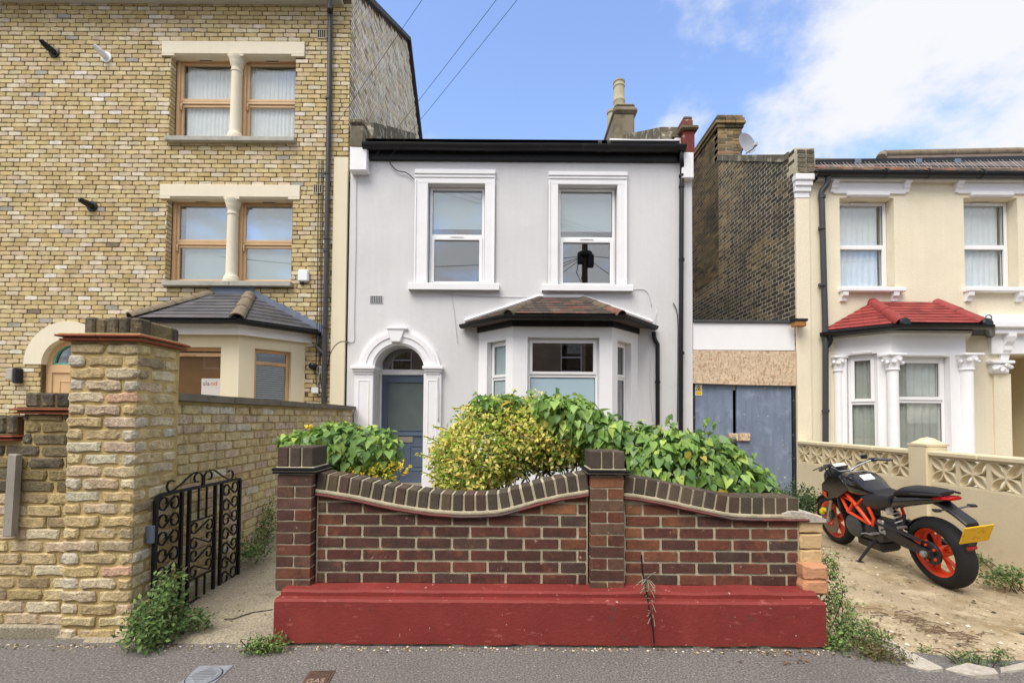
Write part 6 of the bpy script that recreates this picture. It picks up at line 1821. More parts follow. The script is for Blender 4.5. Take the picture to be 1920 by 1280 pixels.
# ------------------------------------------------------------------ boarded side entrance between the two houses
YG = 7.36
sg_ = thing('boarded_side_entrance', 'blue double doors under chipboard and a white panel between two houses', 'entrance', (3.7, YG, -.1))
G0, G1 = hx1+.004, RX0-.002
def gpan(name, a, b, c, d, yo, mt, th=.02, sag=0.):
    v = RC(a, c, b, d, YG)
    return strip(name, sg_, mt, max(v[0], G0), min(v[1], G1), YG-yo, YG-yo+th, v[2], v[3], .004)
gpan('white_panel', 1298, 1493, 606, 657, .03, K['white'], .03); gpan('drip_edge', 1298, 1493, 601, 606, .06, K['verge'], .1)
v = RC(1297, 657, 1492, 720, YG-.05)
MB().prism([(max(v[0], G0), v[2]+.01), ((v[0]+v[1])/2, v[2]-.012), (min(v[1], G1), v[2]-.02), (min(v[1], G1), v[3]-.006), (G0, v[3])], FX(YG-.04), 0, .018, .002).build('chipboard_panel', K['osb'], sg_)
v = RC(1304, 716, 1376, 950, YG)
dA = strip('door_leaf', sg_, K['blue_door'], v[0], v[1], YG+.02, YG+.06, DRV+.03, v[3], .006)
v2 = RC(1382, 718, 1485, 950, YG)
dB = strip('door_leaf', sg_, K['blue_door'], v2[0], v2[1], YG-.0, YG+.045, DRV+.03, v2[3], .006)
v3 = RC(1484, 718, 1497, 950, YG); strip('door_post', sg_, K['blackpaint'], v3[0]+.015, min(v3[1], G1), YG-.03, YG+.1, DRV-.02, v3[3], .006)
strip('door_post', sg_, K['blackpaint'], G0, v[0]-.004, YG-.005, YG+.1, DRV-.02, v[3], .004)
strip('centre_post', sg_, K['stone_sill'], v[1]+.003, v2[0]-.003, YG+.03, YG+.07, PZ(1379, 731, YG), PZ(1379, 716, YG), .003)
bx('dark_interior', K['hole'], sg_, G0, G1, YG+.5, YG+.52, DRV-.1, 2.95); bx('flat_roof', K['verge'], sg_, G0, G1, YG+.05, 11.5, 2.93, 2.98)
for (a, b) in ((1367, 1384), (1386, 1406)):
    v = RC(a, 812, b, 826, YG-.03); strip('hasp_block', sg_, K['osb'], v[0], v[1], YG-.05, YG+.018, v[2], v[3], .008)
pl = at(1376, 826, YG-.07)
MB().tube([pl+V((.03*cos(a), -.01, .03*sin(a)+.03)) for a in [pi*i/8 for i in range(9)]], .007, 6).build('padlock_shackle', K['lead'], sg_)
strip('padlock', sg_, K['grey_pipe'], pl.x-.04, pl.x+.04, pl.y-.02, pl.y+.01, pl.z-.04, pl.z+.03, .01)
# warning sign: white border, yellow field, black triangle with a dark figure, lettering bars
v = RC(1304, 720, 1317, 741, YG)
K['sign_yellow'] = mat('sign_yellow', s(240,206,40), rough=.4, var=.03, bump=0)
ws = bx('warning_sign', K['plastic_white'], None, v[0], v[1], YG+.012, YG+.019, v[2], v[3])
tag(ws, 'small yellow and white warning sign with black triangle on the blue door', 'sign')
xm, w_ = (v[0]+v[1])/2, v[1]-v[0]; h_ = v[3]-v[2]
def tri(name, k, mt, y): 
    c = v[2]+h_*.62; r = w_*.46*k
    MB().prism([(xm-r, c-r*.75), (xm+r, c-r*.75), (xm, c+r*1.05)], FX(y), 0, .001).build(name, mt, ws)
tri('triangle_border', 1.0, K['hole'], YG+.0115); tri('triangle_field', .74, K['sign_yellow'], YG+.0102)
MB().prism([(xm-w_*.17, v[2]+h_*.5), (xm+.01, v[2]+h_*.52), (xm+w_*.14, v[2]+h_*.66), (xm+.002, v[2]+h_*.68), (xm-w_*.04, v[2]+h_*.6)], FX(YG+.009), 0, .001).build('symbol', K['hole'], ws)
bx('text_field', K['sign_yellow'], ws, v[0]+w_*.06, v[1]-w_*.06, YG+.0105, YG+.0118, v[2]+h_*.05, v[2]+h_*.35)
for i in range(2): bx('text_line', K['amber'], ws, v[0]+w_*.16, v[1]-w_*.16, YG+.0095, YG+.0104, v[2]+h_*(.12+.12*i), v[2]+h_*(.15+.12*i))

# ------------------------------------------------------------------ cream boundary wall with pierced screen blocks
BX = 4.56
bwl = thing('screen_block_wall', 'cream painted boundary wall with a row of pierced screen blocks', 'wall', (BX, 5.3, DRV))
zt = atx(1900, 857, BX).z
bz0_, bz1_ = zt-.345, zt-.055
by0, by1 = 2.85, 7.27
pY0, pY1 = 4.98, 5.22
m = MB(); vs = []; nn = 60
for i in range(nn+1):
    y = by0+(by1-by0)*i/nn; e = .008*noise.noise(V((y*2, 0, 3)))
    vs += [(BX+e, y, DRV-.1), (BX+e*.5, y, bz0_), (BX+.1, y, bz0_), (BX+.1, y, DRV-.1)]
m.add(vs, [(i*4+k, i*4+(k+1) % 4, (i+1)*4+(k+1) % 4, (i+1)*4+k) for i in range(nn) for k in range(3)]+[(3,2,1,0), [nn*4+k for k in range(4)]])
m.build('base_wall', K['cream_wall'], bwl, smooth=35)
bs = .29
bm = MB(); t = .012; hb = bs/2-.004
def fbar(pts, w): bm.bar([(0, p[0], p[1]) for p in pts], w, .085, (1,0,0))
fbar([(-hb, -hb), (hb, -hb)], .028); fbar([(-hb, hb), (hb, hb)], .028); fbar([(-hb, -hb), (-hb, hb)], .03); fbar([(hb, -hb), (hb, hb)], .03)
for q in range(4):
    a0 = q*pi/2+pi/4; d = V((cos(a0), sin(a0))); n_ = V((-d.y, d.x)); L_ = hb*1.36
    for sg2 in (1, -1):
        fbar([tuple(d*(L_*k/10)+n_*(sg2*.042*sin(pi*k/10)**.8)) for k in range(11)], .012)
bm.box(-.036, .036, -.02, .02, -.02, .02)
bme = bm.mesh('screen_block'); bme.materials.append(K['cream_wall'])
def blocks(ya, yb, n):
    for i in range(n):
        y = ya+(yb-ya)*(i+.5)/n
        o = obj('screen_block', bme, K['cream_wall'], bwl); o.matrix_basis = Matrix.Translation((BX+.048, y, (bz0_+bz1_)/2)) @ Matrix.Diagonal((1, (yb-ya)/n/bs, 1, 1))
blocks(pY1, by1, 7); blocks(by0, pY0, 7)
for (a, b) in ((by0, pY0), (pY1, by1)):
    n = 4
    for i in range(n): strip('coping', bwl, K['cream_wall'], BX-.025, BX+.125, a+(b-a)*i/n+.001, a+(b-a)*(i+1)/n-.001, bz1_, zt, .012)
pz_ = zt+.05
strip('pier', bwl, K['cream_wall'], BX-.03, BX+.21, pY0, pY1, DRV-.1, pz_, .012)
m = MB(); vs = []; 
for j in range(7):
    for i in range(7):
        a, b = i/6*2-1, j/6*2-1
        vs.append((BX+.09+.125*a, (pY0+pY1)/2+.125*b, pz_+.075*(1-a*a)*(1-b*b)+.02))
m.add(vs, [(j*7+i, j*7+i+1, (j+1)*7+i+1, (j+1)*7+i) for j in range(6) for i in range(6)])
m.box(BX-.034, BX+.214, pY0-.004, pY1+.004, pz_-.003, pz_+.021)
m.build('pier_cap', K['cream_wall'], bwl, smooth=40)

# ------------------------------------------------------------------ across the road: what the panes mirror
ot = thing('opposite_terrace', 'brown brick terrace across the road, seen only mirrored in the window panes', 'house', (0, -9.5, 0))
K['far_brick'] = mat('brown_brick_far', s(142,122,104), rough=.9, var=.2, vs=1.5, bump=.3, bs=20)
oh = []
for i in range(-6, 7):
    for z0 in (.9, 3.7): oh.append((i*3.0-.55, i*3.0+.55, z0, z0+1.5))
m = wall_holes(-20, 20, -.1, 5.9, oh, -9.5, -9.2); 
for v_ in range(len(m.v)): pass
m.build('wall', K['far_brick'], ot)
bx('rooms', K['room'], ot, -20, 20, -10.6, -10.5, -.1, 5.9)
for h in oh:
    w = MB(); ring(w, h[0], h[1], h[2], h[3], -9.4, -9.33, .07); w.cbox(h[0]+.07, h[1]-.07, -9.4, -9.34, (h[2]+h[3])/2-.03, (h[2]+h[3])/2+.03, .005); wo_ = w.build('window', K['upvc'], ot)
    bx('pane', K['glass'], wo_, h[0]+.07, h[1]-.07, -9.37, -9.365, h[2]+.07, h[3]-.07)
m = MB(); m.add([(-20, -9.0, 5.85), (20, -9.0, 5.85), (20, -13, 7.8), (-20, -13, 7.8), (-20, -17, 5.85), (20, -17, 5.85)], [(0,1,2,3)[::-1], (3,2,5,4)[::-1]]); m.build('roof', K['roof'], ot)
K['pole_wood'] = mat('creosoted_pole', s(84,66,50), rough=.9, var=.2, vs=5, bump=.4)
def tpole(x, y, h, lab):
    t = thing('telegraph_pole', lab, 'telegraph pole', (x, y, 0), 'telegraph poles behind the viewer')
    MB().lathe([(.16, -.2), (.15, 2), (.125, h), (.0, h+.06)], 16, (x, y, 0)).build('pole', K['pole_wood'], t, smooth=40)
    m = MB(); m.lathe([(.3, 0), (.33, .05), (.33, .16), (.3, .2)], 20, (x, y, h-.75)); m.build('cable_drum', K['cable'], t)
    strip('junction_box', t, K['cable'], x+.1, x+.36, y+.02, y+.26, h-1.25, h-.7, .02); strip('junction_box', t, K['cable'], x-.34, x-.1, y+.02, y+.2, h-1.1, h-.75, .02)
    MB().tube([(x-.3, y+.15, h-1.0), (x-.38, y+.18, h-1.5), (x-.2, y+.18, h-1.9), (x-.1, y+.16, h-1.4)], .02, 6).build('cable_loop', K['cable'], t)
tpole(3.16, -5.0, 9.2, 'wooden telegraph pole mirrored in the upper window above the bay'); 
tpole(8.6, -5.0, 9.0, 'wooden telegraph pole that carries the overhead wires to the rooftops')
def drop(lab, P, Q, sag, r=.003, grp='overhead telephone wires'):
    P, Q = V(P), V(Q); pts = [P.lerp(Q, i/24)-V((0,0,sag*4*(i/24)*(1-i/24))) for i in range(25)]
    o = MB().tube(pts, r, 6).build('overhead_wire', K['cable']); tag(o, lab, 'wire', grp)
L1 = 'thin overhead telephone wire crossing the sky to the eaves of the pale house'
drop('thin overhead wire ending at the eaves beside the white corbel', at(701, 296, YF-.12), (8.5, -5, 8.6), .25); drop('thin overhead wire ending at the eaves above the window over the front door', at(733, 292, YF-.12), (8.6, -5, 8.7), .3)
drop('thin overhead wire running to the tall yellow brick house', at(622, 245, YF-.05), (8.4, -5, 8.5), .2, .003)
for i, (tx, ty, tz) in enumerate(((-9, -9.3, 5.6), (-4, -9.3, 5.7), (-14, -9.3, 5.7), (-13, -5, 8.4), (12, -9.3, 5.6), (22, -5, 9.0))):
    drop('overhead telephone wire fanning out across the road from the mirrored pole', (3.16, -5, 8.5), (tx, ty, tz), .5, .012, 'wires across the road')
# ------------------------------------------------------------------ motorcycle on its side stand
K['bike_black'] = mat('gloss_black_paint', s(22,22,25), rough=.14, var=.05, bump=0, coat=.8)
K['bike_matt'] = mat('matt_black_plastic', s(40,40,43), rough=.4, var=.1, vs=20, bump=.05)
K['bike_seat'] = mat('black_seat_vinyl', s(36,36,39), rough=.6, var=.06, bump=.2, bs=200)
K['bike_orange'] = mat('orange_powder_coat', s(228,68,22), rough=.38, var=.04, bump=0, coat=.2)
K['tyre'] = mat('tyre_rubber', s(32,32,34), rough=.8, var=.1, vs=12, bump=.25, bs=90)
K['bike_engine'] = mat('dark_engine_metal', s(84,86,90), rough=.45, metal=.5, var=.15, vs=25, bump=.1)
K['bike_alu'] = mat('bare_aluminium', s(170,172,176), rough=.35, metal=.8, var=.08, bump=0)
K['disc'] = mat('brake_disc', s(120,112,104), rough=.4, metal=.8, var=.1, bump=0)
K['plate'] = mat('yellow_number_plate', s(232,180,20), rough=.45, var=.04, vs=8, bump=0, spots=[(22, .52, .66, s(176,140,40), .7)])
K['red_lens'] = mat('red_lens', s(170,20,24), rough=.15, var=.02, bump=0)
K['yellow_lock'] = mat('yellow_lock', s(240,214,20), rough=.4, var=.02, bump=0)
K['spring'] = mat('white_spring', s(214,212,216), rough=.4, var=.03, bump=0)
rc, fc = atz(1775, 1099, DRV+.01), atz(1577, 1019, DRV+.01)
hd_ = (fc-rc); hd_.z = 0; WB = 1.367
mid_ = (rc+fc)/2
ang = atan2(hd_.y, hd_.x)
rc2 = rc
bk = bpy.data.objects.new('motorcycle', None); COL.objects.link(bk)
tag(bk, 'black naked motorcycle with orange wheels and frame leaning on its side stand', 'motorcycle')
bk.matrix_basis = Matrix.Translation((rc2.x, rc2.y, drive_z(rc2.x, rc2.y)+.012)) @ Matrix.Rotation(ang, 4, 'Z') @ Matrix.Rotation(-radians(9), 4, 'X')
def squash(m):
    m.v = [(x, y, z if z < .55 else .55+(z-.55)*.80) for x, y, z in m.v]; return m
def B(m, name, mt, par=None, smooth=40): return (m if 'wheel' in name or (par and 'wheel' in par.name) else squash(m)).build(name, K[mt], par or bk, smooth=smooth)
def wheel(name, x, z, R, rimR, w, spokes, disc_y):
    t = MB(); pr = []
    for i in range(15):
        a = -pi/2-.25+(pi+.5)*i/14
        rr = R-w*.46+w*.46*cos(a) ; yy = w*.5*sin(a)
        pr.append((max(rr, rimR), yy))
    pr = [(rimR-.006, -w*.36)]+pr+[(rimR-.006, w*.36)]
    t.lathe(pr, 56, (x, 0, z), (0, 1, 0), cap=False)
    wl = B(t, name, 'tyre', smooth=50)
    r = MB(); r.lathe([(rimR+.012, -w*.38), (rimR+.012, -w*.33), (rimR-.012, -w*.30), (rimR-.03, -w*.1), (rimR-.03, w*.1), (rimR-.012, w*.30), (rimR+.012, w*.33), (rimR+.012, w*.38), (rimR-.006, w*.38), (rimR-.022, w*.32), (rimR-.042, w*.12), (rimR-.042, -w*.12), (rimR-.022, -w*.32), (rimR-.006, -w*.38), (rimR+.012, -w*.38)], 56, (x, 0, z), (0, 1, 0), cap=False)
    B(r, 'rim', 'bike_orange', wl)
    for k in range(spokes):
        for da in (-.22, .22):
            a = 2*pi*k/spokes+.2
            p0 = V((x+.05*cos(a+da*.4), 0, z+.05*sin(a+da*.4))); p1 = V((x+(rimR-.035)*cos(a+da), 0, z+(rimR-.035)*sin(a+da)))
            B(MB().bar([p0, p1], .013, .03, (0, 1, 0)), 'spoke', 'bike_orange', wl, False)
    B(MB().lathe([(.02, -w*.55), (.045, -w*.5), (.052, -.03), (.052, .03), (.045, w*.5), (.02, w*.55)], 24, (x, 0, z), (0, 1, 0)), 'hub', 'bike_orange', wl)
    return wl
rw = wheel('rear_wheel', 0, .304, .304, .213, .15, 5, 0)
fwh = wheel('front_wheel', WB, .292, .292, .213, .11, 5, 0)
B(MB().lathe([(.06, .085), (.098, .085), (.102, .09), (.098, .095), (.06, .095)], 40, (0, 0, .304), (0, 1, 0), cap=False), 'sprocket', 'bike_matt', rw)
for k in range(5):
    a = 2*pi*k/5; B(MB().lathe([(.012, 0), (.012, .01), (0, .01)], 10, (.07*cos(a), .095, .304+.07*sin(a)), (0, 1, 0)), 'sprocket_bolt', 'bike_orange', rw)
B(MB().lathe([(.035, .068), (.1, .07), (.1, .092), (.035, .094)], 30, (0, 0, .304), (0, 1, 0)), 'cush_drive', 'bike_matt', rw)
for sgn in (1,):
    B(MB().lathe([(.075, .07*sgn), (.155, .07*sgn), (.155, .075*sgn), (.075, .075*sgn)], 44, (WB, 0, .292), (0, 1, 0), cap=False), 'brake_disc', 'disc', fwh)
    for k in range(6):
        a = 2*pi*k/6; B(MB().bar([(WB+.05*cos(a), .073, .292+.05*sin(a)), (WB+.085*cos(a+.3), .073, .292+.085*sin(a+.3))], .012, .006, (0, 1, 0)), 'disc_carrier', 'bike_orange', fwh, False)
lk = MB(); lk.cbox(WB-.02, WB+.10, .05, .105, .375, .42, .015); lk.cbox(WB+.06, WB+.12, .045, .11, .34, .40, .012); o = B(lk, 'disc_lock', 'yellow_lock', fwh)
# fork
for sg_y in (.092, -.092):
    ft, fb_ = V((1.09, sg_y, .88)), V((WB-.01, sg_y, .292)); d = fb_-ft
    B(MB().tube([ft, ft+d*.55], .027, 14), 'fork_tube', 'bike_matt'); B(MB().tube([ft+d*.5, fb_+V((.0, 0, -.01))], [.021, .024], 14), 'fork_leg', 'bike_alu')
B(MB().cbox(1.03, 1.16, -.125, .125, .86, .89, .01), 'top_yoke', 'bike_matt', smooth=False); B(MB().cbox(1.10, 1.21, -.12, .12, .68, .71, .01), 'lower_yoke', 'bike_matt', smooth=False)
B(MB().cbox(WB-.10, WB-.01, .06, .11, .33, .44, .015), 'brake_caliper', 'bike_engine', smooth=False)
# front mudguard
def arcshell(cx, cz, r, a0, a1, w, th, n=18):
    vs = []
    for i in range(n+1):
        a = a0+(a1-a0)*i/n; ww = w*(.75+.25*sin(pi*i/n))
        for rr in (r, r+th):
            for yy in (-ww, -ww*.55, 0, ww*.55, ww):
                vs.append((cx+(rr-(abs(yy)/w)**2*.025)*cos(a), yy, cz+(rr-(abs(yy)/w)**2*.025)*sin(a)))
    fs = []
    for i in range(n):
        for k in range(4):
            fs += [(i*10+k, i*10+k+1, (i+1)*10+k+1, (i+1)*10+k), (i*10+5+k+1, i*10+5+k, (i+1)*10+5+k, (i+1)*10+5+k+1)]
        fs += [(i*10, (i+1)*10, (i+1)*10+5, i*10+5), (i*10+4, i*10+9, (i+1)*10+9, (i+1)*10+4)]
    fs += [(0,5,6,7,8,9,4,3,2,1), [n*10+k for k in (0,1,2,3,4,9,8,7,6,5)]]
    return MB().add(vs, fs)
B(arcshell(WB, .292, .305, radians(25), radians(150), .068, .006), 'front_mudguard', 'bike_matt')
B(arcshell(0, .304, .312, radians(28), radians(72), .07, .006), 'rear_hugger', 'bike_matt')
# lofted bodies: list of (x, half-width, z-low, z-high, roundness)
def loft(secs, n=18, pw=2.6):
    vs = []
    for (x, w, z0, z1) in secs:
        for k in range(n):
            a = 2*pi*k/n; c, s_ = cos(a), sin(a)
            vs.append((x, w*math.copysign(abs(c)**(2/pw), c), (z0+z1)/2+(z1-z0)/2*math.copysign(abs(s_)**(2/pw), s_)))
    fs = [(i*n+k, i*n+(k+1) % n, (i+1)*n+(k+1) % n, (i+1)*n+k) for i in range(len(secs)-1) for k in range(n)]
    fs += [list(range(n))[::-1], [(len(secs)-1)*n+k for k in range(n)]]
    return MB().add(vs, fs)
B(loft([(.54, .10, .74, .815), (.62, .125, .72, .875), (.70, .15, .70, .955), (.80, .168, .70, 1.0), (.92, .165, .74, 1.005), (1.0, .13, .80, .975), (1.05, .09, .84, .94)], pw=3), 'tank', 'bike_black')
strip_ = MB(); 
B(MB().add([(.70, -.05, .962), (.70, .05, .962), (.79, .05, 1.006), (.79, -.05, 1.006)], [(0,1,2,3)][::-1]), 'tank_label', 'plastic_white', smooth=False) if 0 else None
tl = MB(); tl.add([(.665, -.03, .925), (.665, .085, .925), (.725, .085, .975), (.725, -.03, .975), (.665, -.03, .935), (.665, .085, .935), (.725, .085, .985), (.725, -.03, .985)], [(4,7,6,5), (0,1,2,3), (0,4,5,1), (1,5,6,2), (2,6,7,3), (3,7,4,0)])
squash(tl).build('tank_label', K['plastic_white'], bk)
for sy in (1, -1):      # tank shrouds sweeping forward beside the radiator
    sh = MB(); pts = [(.80, .80), (.98, .66), (1.16, .60), (1.22, .66), (1.20, .80), (1.08, .93), (.92, .96)]
    vs = [(x, sy*(.165+.03*(x-.8)/.4), z) for x, z in pts]+[(x, sy*(.135+.03*(x-.8)/.4), z) for x, z in pts]; n = 7
    fs = [list(range(n)), [n+i for i in range(n)][::-1]]+[(i, n+i, n+(i+1) % n, (i+1) % n) for i in range(n)]
    if sy > 0: fs = [f[::-1] for f in fs]
    sh.add(vs, fs); B(sh, 'tank_shroud', 'bike_black', smooth=30)
    B(MB().add([(1.14, sy*.200, .62), (1.20, sy*.202, .66), (1.20, sy*.202, .72), (1.13, sy*.2, .70)], [(0,1,2,3)]), 'shroud_badge', 'bike_orange', smooth=False)
    B(loft([(.30, .05, .70, .82), (.45, .055, .60, .80), (.58, .05, .56, .78), (.68, .04, .60, .74)]).xf(Matrix.Translation((0, sy*.10, 0))), 'side_panel', 'bike_matt')
B(MB().cbox(1.02, 1.06, -.15, .15, .46, .74, .01), 'radiator', 'bike_matt', smooth=False)
# seats and tail
B(loft([(.26, .10, .775, .82), (.36, .125, .755, .80), (.48, .125, .755, .80), (.58, .10, .77, .835), (.66, .085, .80, .87)], pw=3), 'rider_seat', 'bike_seat')
B(loft([(-.17, .06, .90, .935), (-.10, .09, .875, .95), (.05, .11, .85, .945), (.20, .12, .82, .93), (.27, .11, .80, .88)], pw=3), 'pillion_seat', 'bike_seat')
B(loft([(-.22, .06, .855, .90), (-.10, .085, .80, .89), (.10, .11, .73, .86), (.28, .13, .66, .82), (.42, .12, .66, .78), (.50, .09, .70, .77)], pw=3), 'tail_unit', 'bike_black')
for sy in (1, -1): B(MB().tube([(-.2, sy*.075, .915), (-.1, sy*.11, .91), (.05, sy*.125, .89)], .012, 8), 'grab_rail', 'bike_matt')
B(loft([(-.245, .05, .862, .893), (-.2, .075, .85, .90), (-.12, .092, .845, .885)], pw=2.4), 'tail_light', 'red_lens')
# number plate hanger
ph = MB(); sec = [(.02, .05, .80, .86), (-.12, .058, .775, .83), (-.24, .05, .70, .745), (-.33, .055, .64, .68), (-.35, .05, .61, .655)]
B(loft(sec, pw=4), 'plate_hanger', 'bike_matt')
pt = MB(); pt.cbox(-.006, .006, -.114, .114, -.09, .09, .003); pt.xf(Matrix.Translation((-.37, 0, .56)) @ Matrix.Rotation(radians(-24), 4, 'Y')); B(pt, 'number_plate', 'plate', smooth=False)
pt = MB(); pt.cbox(-.004, .012, -.035, .035, -.2, -.07, .003); pt.xf(Matrix.Translation((-.365, 0, .56)) @ Matrix.Rotation(radians(-24), 4, 'Y')); B(pt, 'plate_bracket', 'bike_matt', smooth=False)
pt = MB(); pt.cbox(-.012, .004, -.04, .04, -.165, -.135, .004); pt.xf(Matrix.Translation((-.365, 0, .56)) @ Matrix.Rotation(radians(-24), 4, 'Y')); B(pt, 'reflector', 'red_lens', smooth=False)
for sy in (1, -1):
    B(MB().tube([(-.2, sy*.05, .76), (-.22, sy*.12, .775)], .008, 6), 'indicator_stem', 'bike_matt'); B(loft([(-.25, .012, .765, .785), (-.22, .03, .758, .792), (-.18, .012, .765, .785)]).xf(Matrix.Translation((0, sy*.145, 0))), 'indicator', 'bike_matt')
# swingarm
for sy in (1, -1):
    sw_ = MB(); pts = [(-.05, .285), (.0, .28), (.25, .30), (.50, .36), (.56, .44), (.46, .47), (.22, .40), (.0, .335), (-.05, .33)]
    y0, y1 = sy*.10, sy*.135; n = len(pts)
    sw_.add([(x, y0, z) for x, z in pts]+[(x, y1, z) for x, z in pts], [list(range(n)), [n+i for i in range(n)][::-1]]+[(i, n+i, n+(i+1) % n, (i+1) % n) for i in range(n)]); B(sw_, 'swingarm', 'bike_matt', smooth=False)
    B(MB().lathe([(0, 0), (.03, 0), (.03, .02), (.018, .03), (0, .03)], 14, (0, sy*.135, .304), (0, sy, 0)), 'axle_nut', 'bike_alu')
B(MB().tube([(.02, .115, .40), (.25, .125, .435), (.56, .13, .46)], [.016, .02, .024], 8), 'chain_guard', 'bike_matt')
# engine
e = MB(); e.cbox(.52, .92, -.13, .13, .24, .44, .03); e.cbox(.74, .90, -.10, .10, .42, .66, .03); B(e, 'engine', 'bike_engine', smooth=False)
B(MB().lathe([(.115, 0), (.115, .04), (.10, .055), (.05, .062), (0, .062)], 30, (.82, .125, .36), (0, 1, 0)), 'engine_cover', 'bike_engine')
B(MB().lathe([(.075, 0), (.075, .03), (.06, .04), (0, .04)], 26, (.60, .125, .37), (0, 1, 0)), 'engine_cover', 'bike_matt')
B(MB().lathe([(.05, 0), (.05, .03), (.0, .035)], 20, (.86, .10, .52), (0, 1, 0)), 'engine_cover', 'bike_engine')
B(MB().cbox(.56, .92, -.11, .10, .13, .25, .03), 'exhaust_box', 'bike_matt', smooth=False)
B(MB().tube([(.9, -.02, .55), (1.0, -.03, .42), (.95, -.04, .24), (.85, -.04, .2)], .024, 10), 'exhaust_pipe', 'bike_matt')
# heel plate and foot pegs
hp = MB(); hp.cbox(.42, .50, .125, .145, .36, .50, .012); B(hp, 'heel_plate', 'bike_alu', smooth=False)
for (x, y, z) in ((.50, .15, .36), (.16, .13, .50)): B(MB().tube([(x, y, z), (x-.02, y+.09, z+.01)], .013, 8), 'foot_peg', 'bike_alu')
B(MB().tube([(.46, .14, .40), (.40, .13, .43), (.20, .12, .50), (.18, .11, .62)], .012, 8), 'peg_hanger', 'bike_matt')
B(MB().tube([(.56, .165, .33), (.64, .175, .33), (.70, .18, .31)], .008, 6), 'gear_lever', 'bike_alu')
# trellis frame
for sy in (1, -1):
    T = lambda pts, r, nm='frame_tube': B(MB().tube([(x, sy*y, z) for x, y, z in pts], r, 10), nm, 'bike_orange')
    T([(1.03, .07, .83), (.93, .13, .76), (.60, .165, .47), (.57, .16, .43)], .0185)
    T([(1.07, .07, .72), (1.0, .13, .66), (.86, .168, .50), (.60, .165, .44)], .0155)
    T([(1.02, .12, .68), (.78, .155, .635)], .0125); T([(.78, .155, .635), (.85, .168, .505)], .0125)
    T([(.74, .155, .60), (.66, .14, .70)], .0125); T([(.57, .155, .62), (.53, .15, .50), (.56, .15, .42)], .0145)
    
# shock
for k in range(1):
    a, b = V((.34, .04, .44)), V((.43, .04, .72)); ax = (b-a); L_ = ax.length; ax = ax.normalized(); p = ax.orthogonal().normalized(); q = ax.cross(p)
    B(MB().tube([a+ax*(L_*i/90)+(p*cos(i/90*14*pi)+q*sin(i/90*14*pi))*.034 for i in range(91)], .0065, 6), 'shock_spring', 'spring')
    B(MB().tube([a, b], .018, 10), 'shock_body', 'bike_matt')
B(loft([(-.02, .02, -.12, .0), (.02, .025, -.13, .0)]).xf(Matrix.Translation((.39, .085, .68))), 'reservoir', 'spring')
# side stand
B(MB().tube([(.58, .12, .27), (.60, .17, .22), (.66, .27, .06)], [.016, .016, .013], 8), 'side_stand', 'bike_matt'); B(MB().cbox(.63, .70, .245, .305, .03, .05, .006), 'stand_foot', 'bike_matt', smooth=False)
# front: headlight mask, dashboard, handlebar
B(loft([(1.12, .10, .84, 1.0), (1.20, .125, .74, 1.03), (1.27, .115, .70, .99), (1.33, .07, .72, .90)], pw=2.8), 'headlight_mask', 'bike_matt')
B(loft([(1.31, .08, .75, .87), (1.345, .06, .77, .86)], pw=3), 'headlight', 'glass')
ds = MB(); ds.cbox(-.045, .045, -.085, .085, -.015, .015, .012); ds.xf(Matrix.Translation((1.15, 0, 1.045)) @ Matrix.Rotation(radians(-38), 4, 'Y')); dsh_ = B(ds, 'dashboard', 'bike_matt', smooth=False)
ds = MB(); ds.cbox(-.03, .03, -.068, .068, .0151, .018, .002); ds.xf(Matrix.Translation((1.15, 0, 1.045)) @ Matrix.Rotation(radians(-38), 4, 'Y')); B(ds, 'screen', 'soffit', dsh_, False)
hb_ = arc_pts([(.86, .385, 1.085), (.95, .27, 1.105), (1.03, .14, 1.04), (1.06, .07, .985), (1.06, 0, .98), (1.06, -.07, .985), (1.03, -.14, 1.04), (.95, -.27, 1.105), (.86, -.385, 1.085)], 5)
B(MB().tube(hb_, .0125, 10), 'handlebar', 'bike_alu')
for sy in (1, -1):
    B(MB().tube([(.95, sy*.265, 1.105), (.86, sy*.385, 1.085)], .019, 10), 'grip', 'bike_matt')
    B(MB().cbox(.945, .995, sy*.25-.04, sy*.25+.02, 1.075, 1.125, .008), 'switch_gear', 'bike_matt', smooth=False)
    B(MB().tube([(1.0, sy*.25, 1.10), (1.02, sy*.27, 1.09), (.965, sy*.40, 1.07)], .007, 6), 'lever', 'bike_matt')
B(MB().lathe([(.03, 0), (.032, .05), (0, .055)], 14, (1.02, -.2, 1.12), (0, 0, 1)), 'brake_reservoir', 'bike_matt')
for pts in ([(.98, .25, 1.09), (1.08, .2, 1.05), (1.16, .12, .9), (1.12, .1, .75)], [(.98, -.24, 1.09), (1.1, -.18, 1.04), (1.17, -.1, .88)], [(1.0, .2, 1.06), (1.12, .12, .96), (1.1, .05, .8)]):
    B(MB().tube(arc_pts(pts, 4), .006, 6), 'control_cable', 'bike_matt')
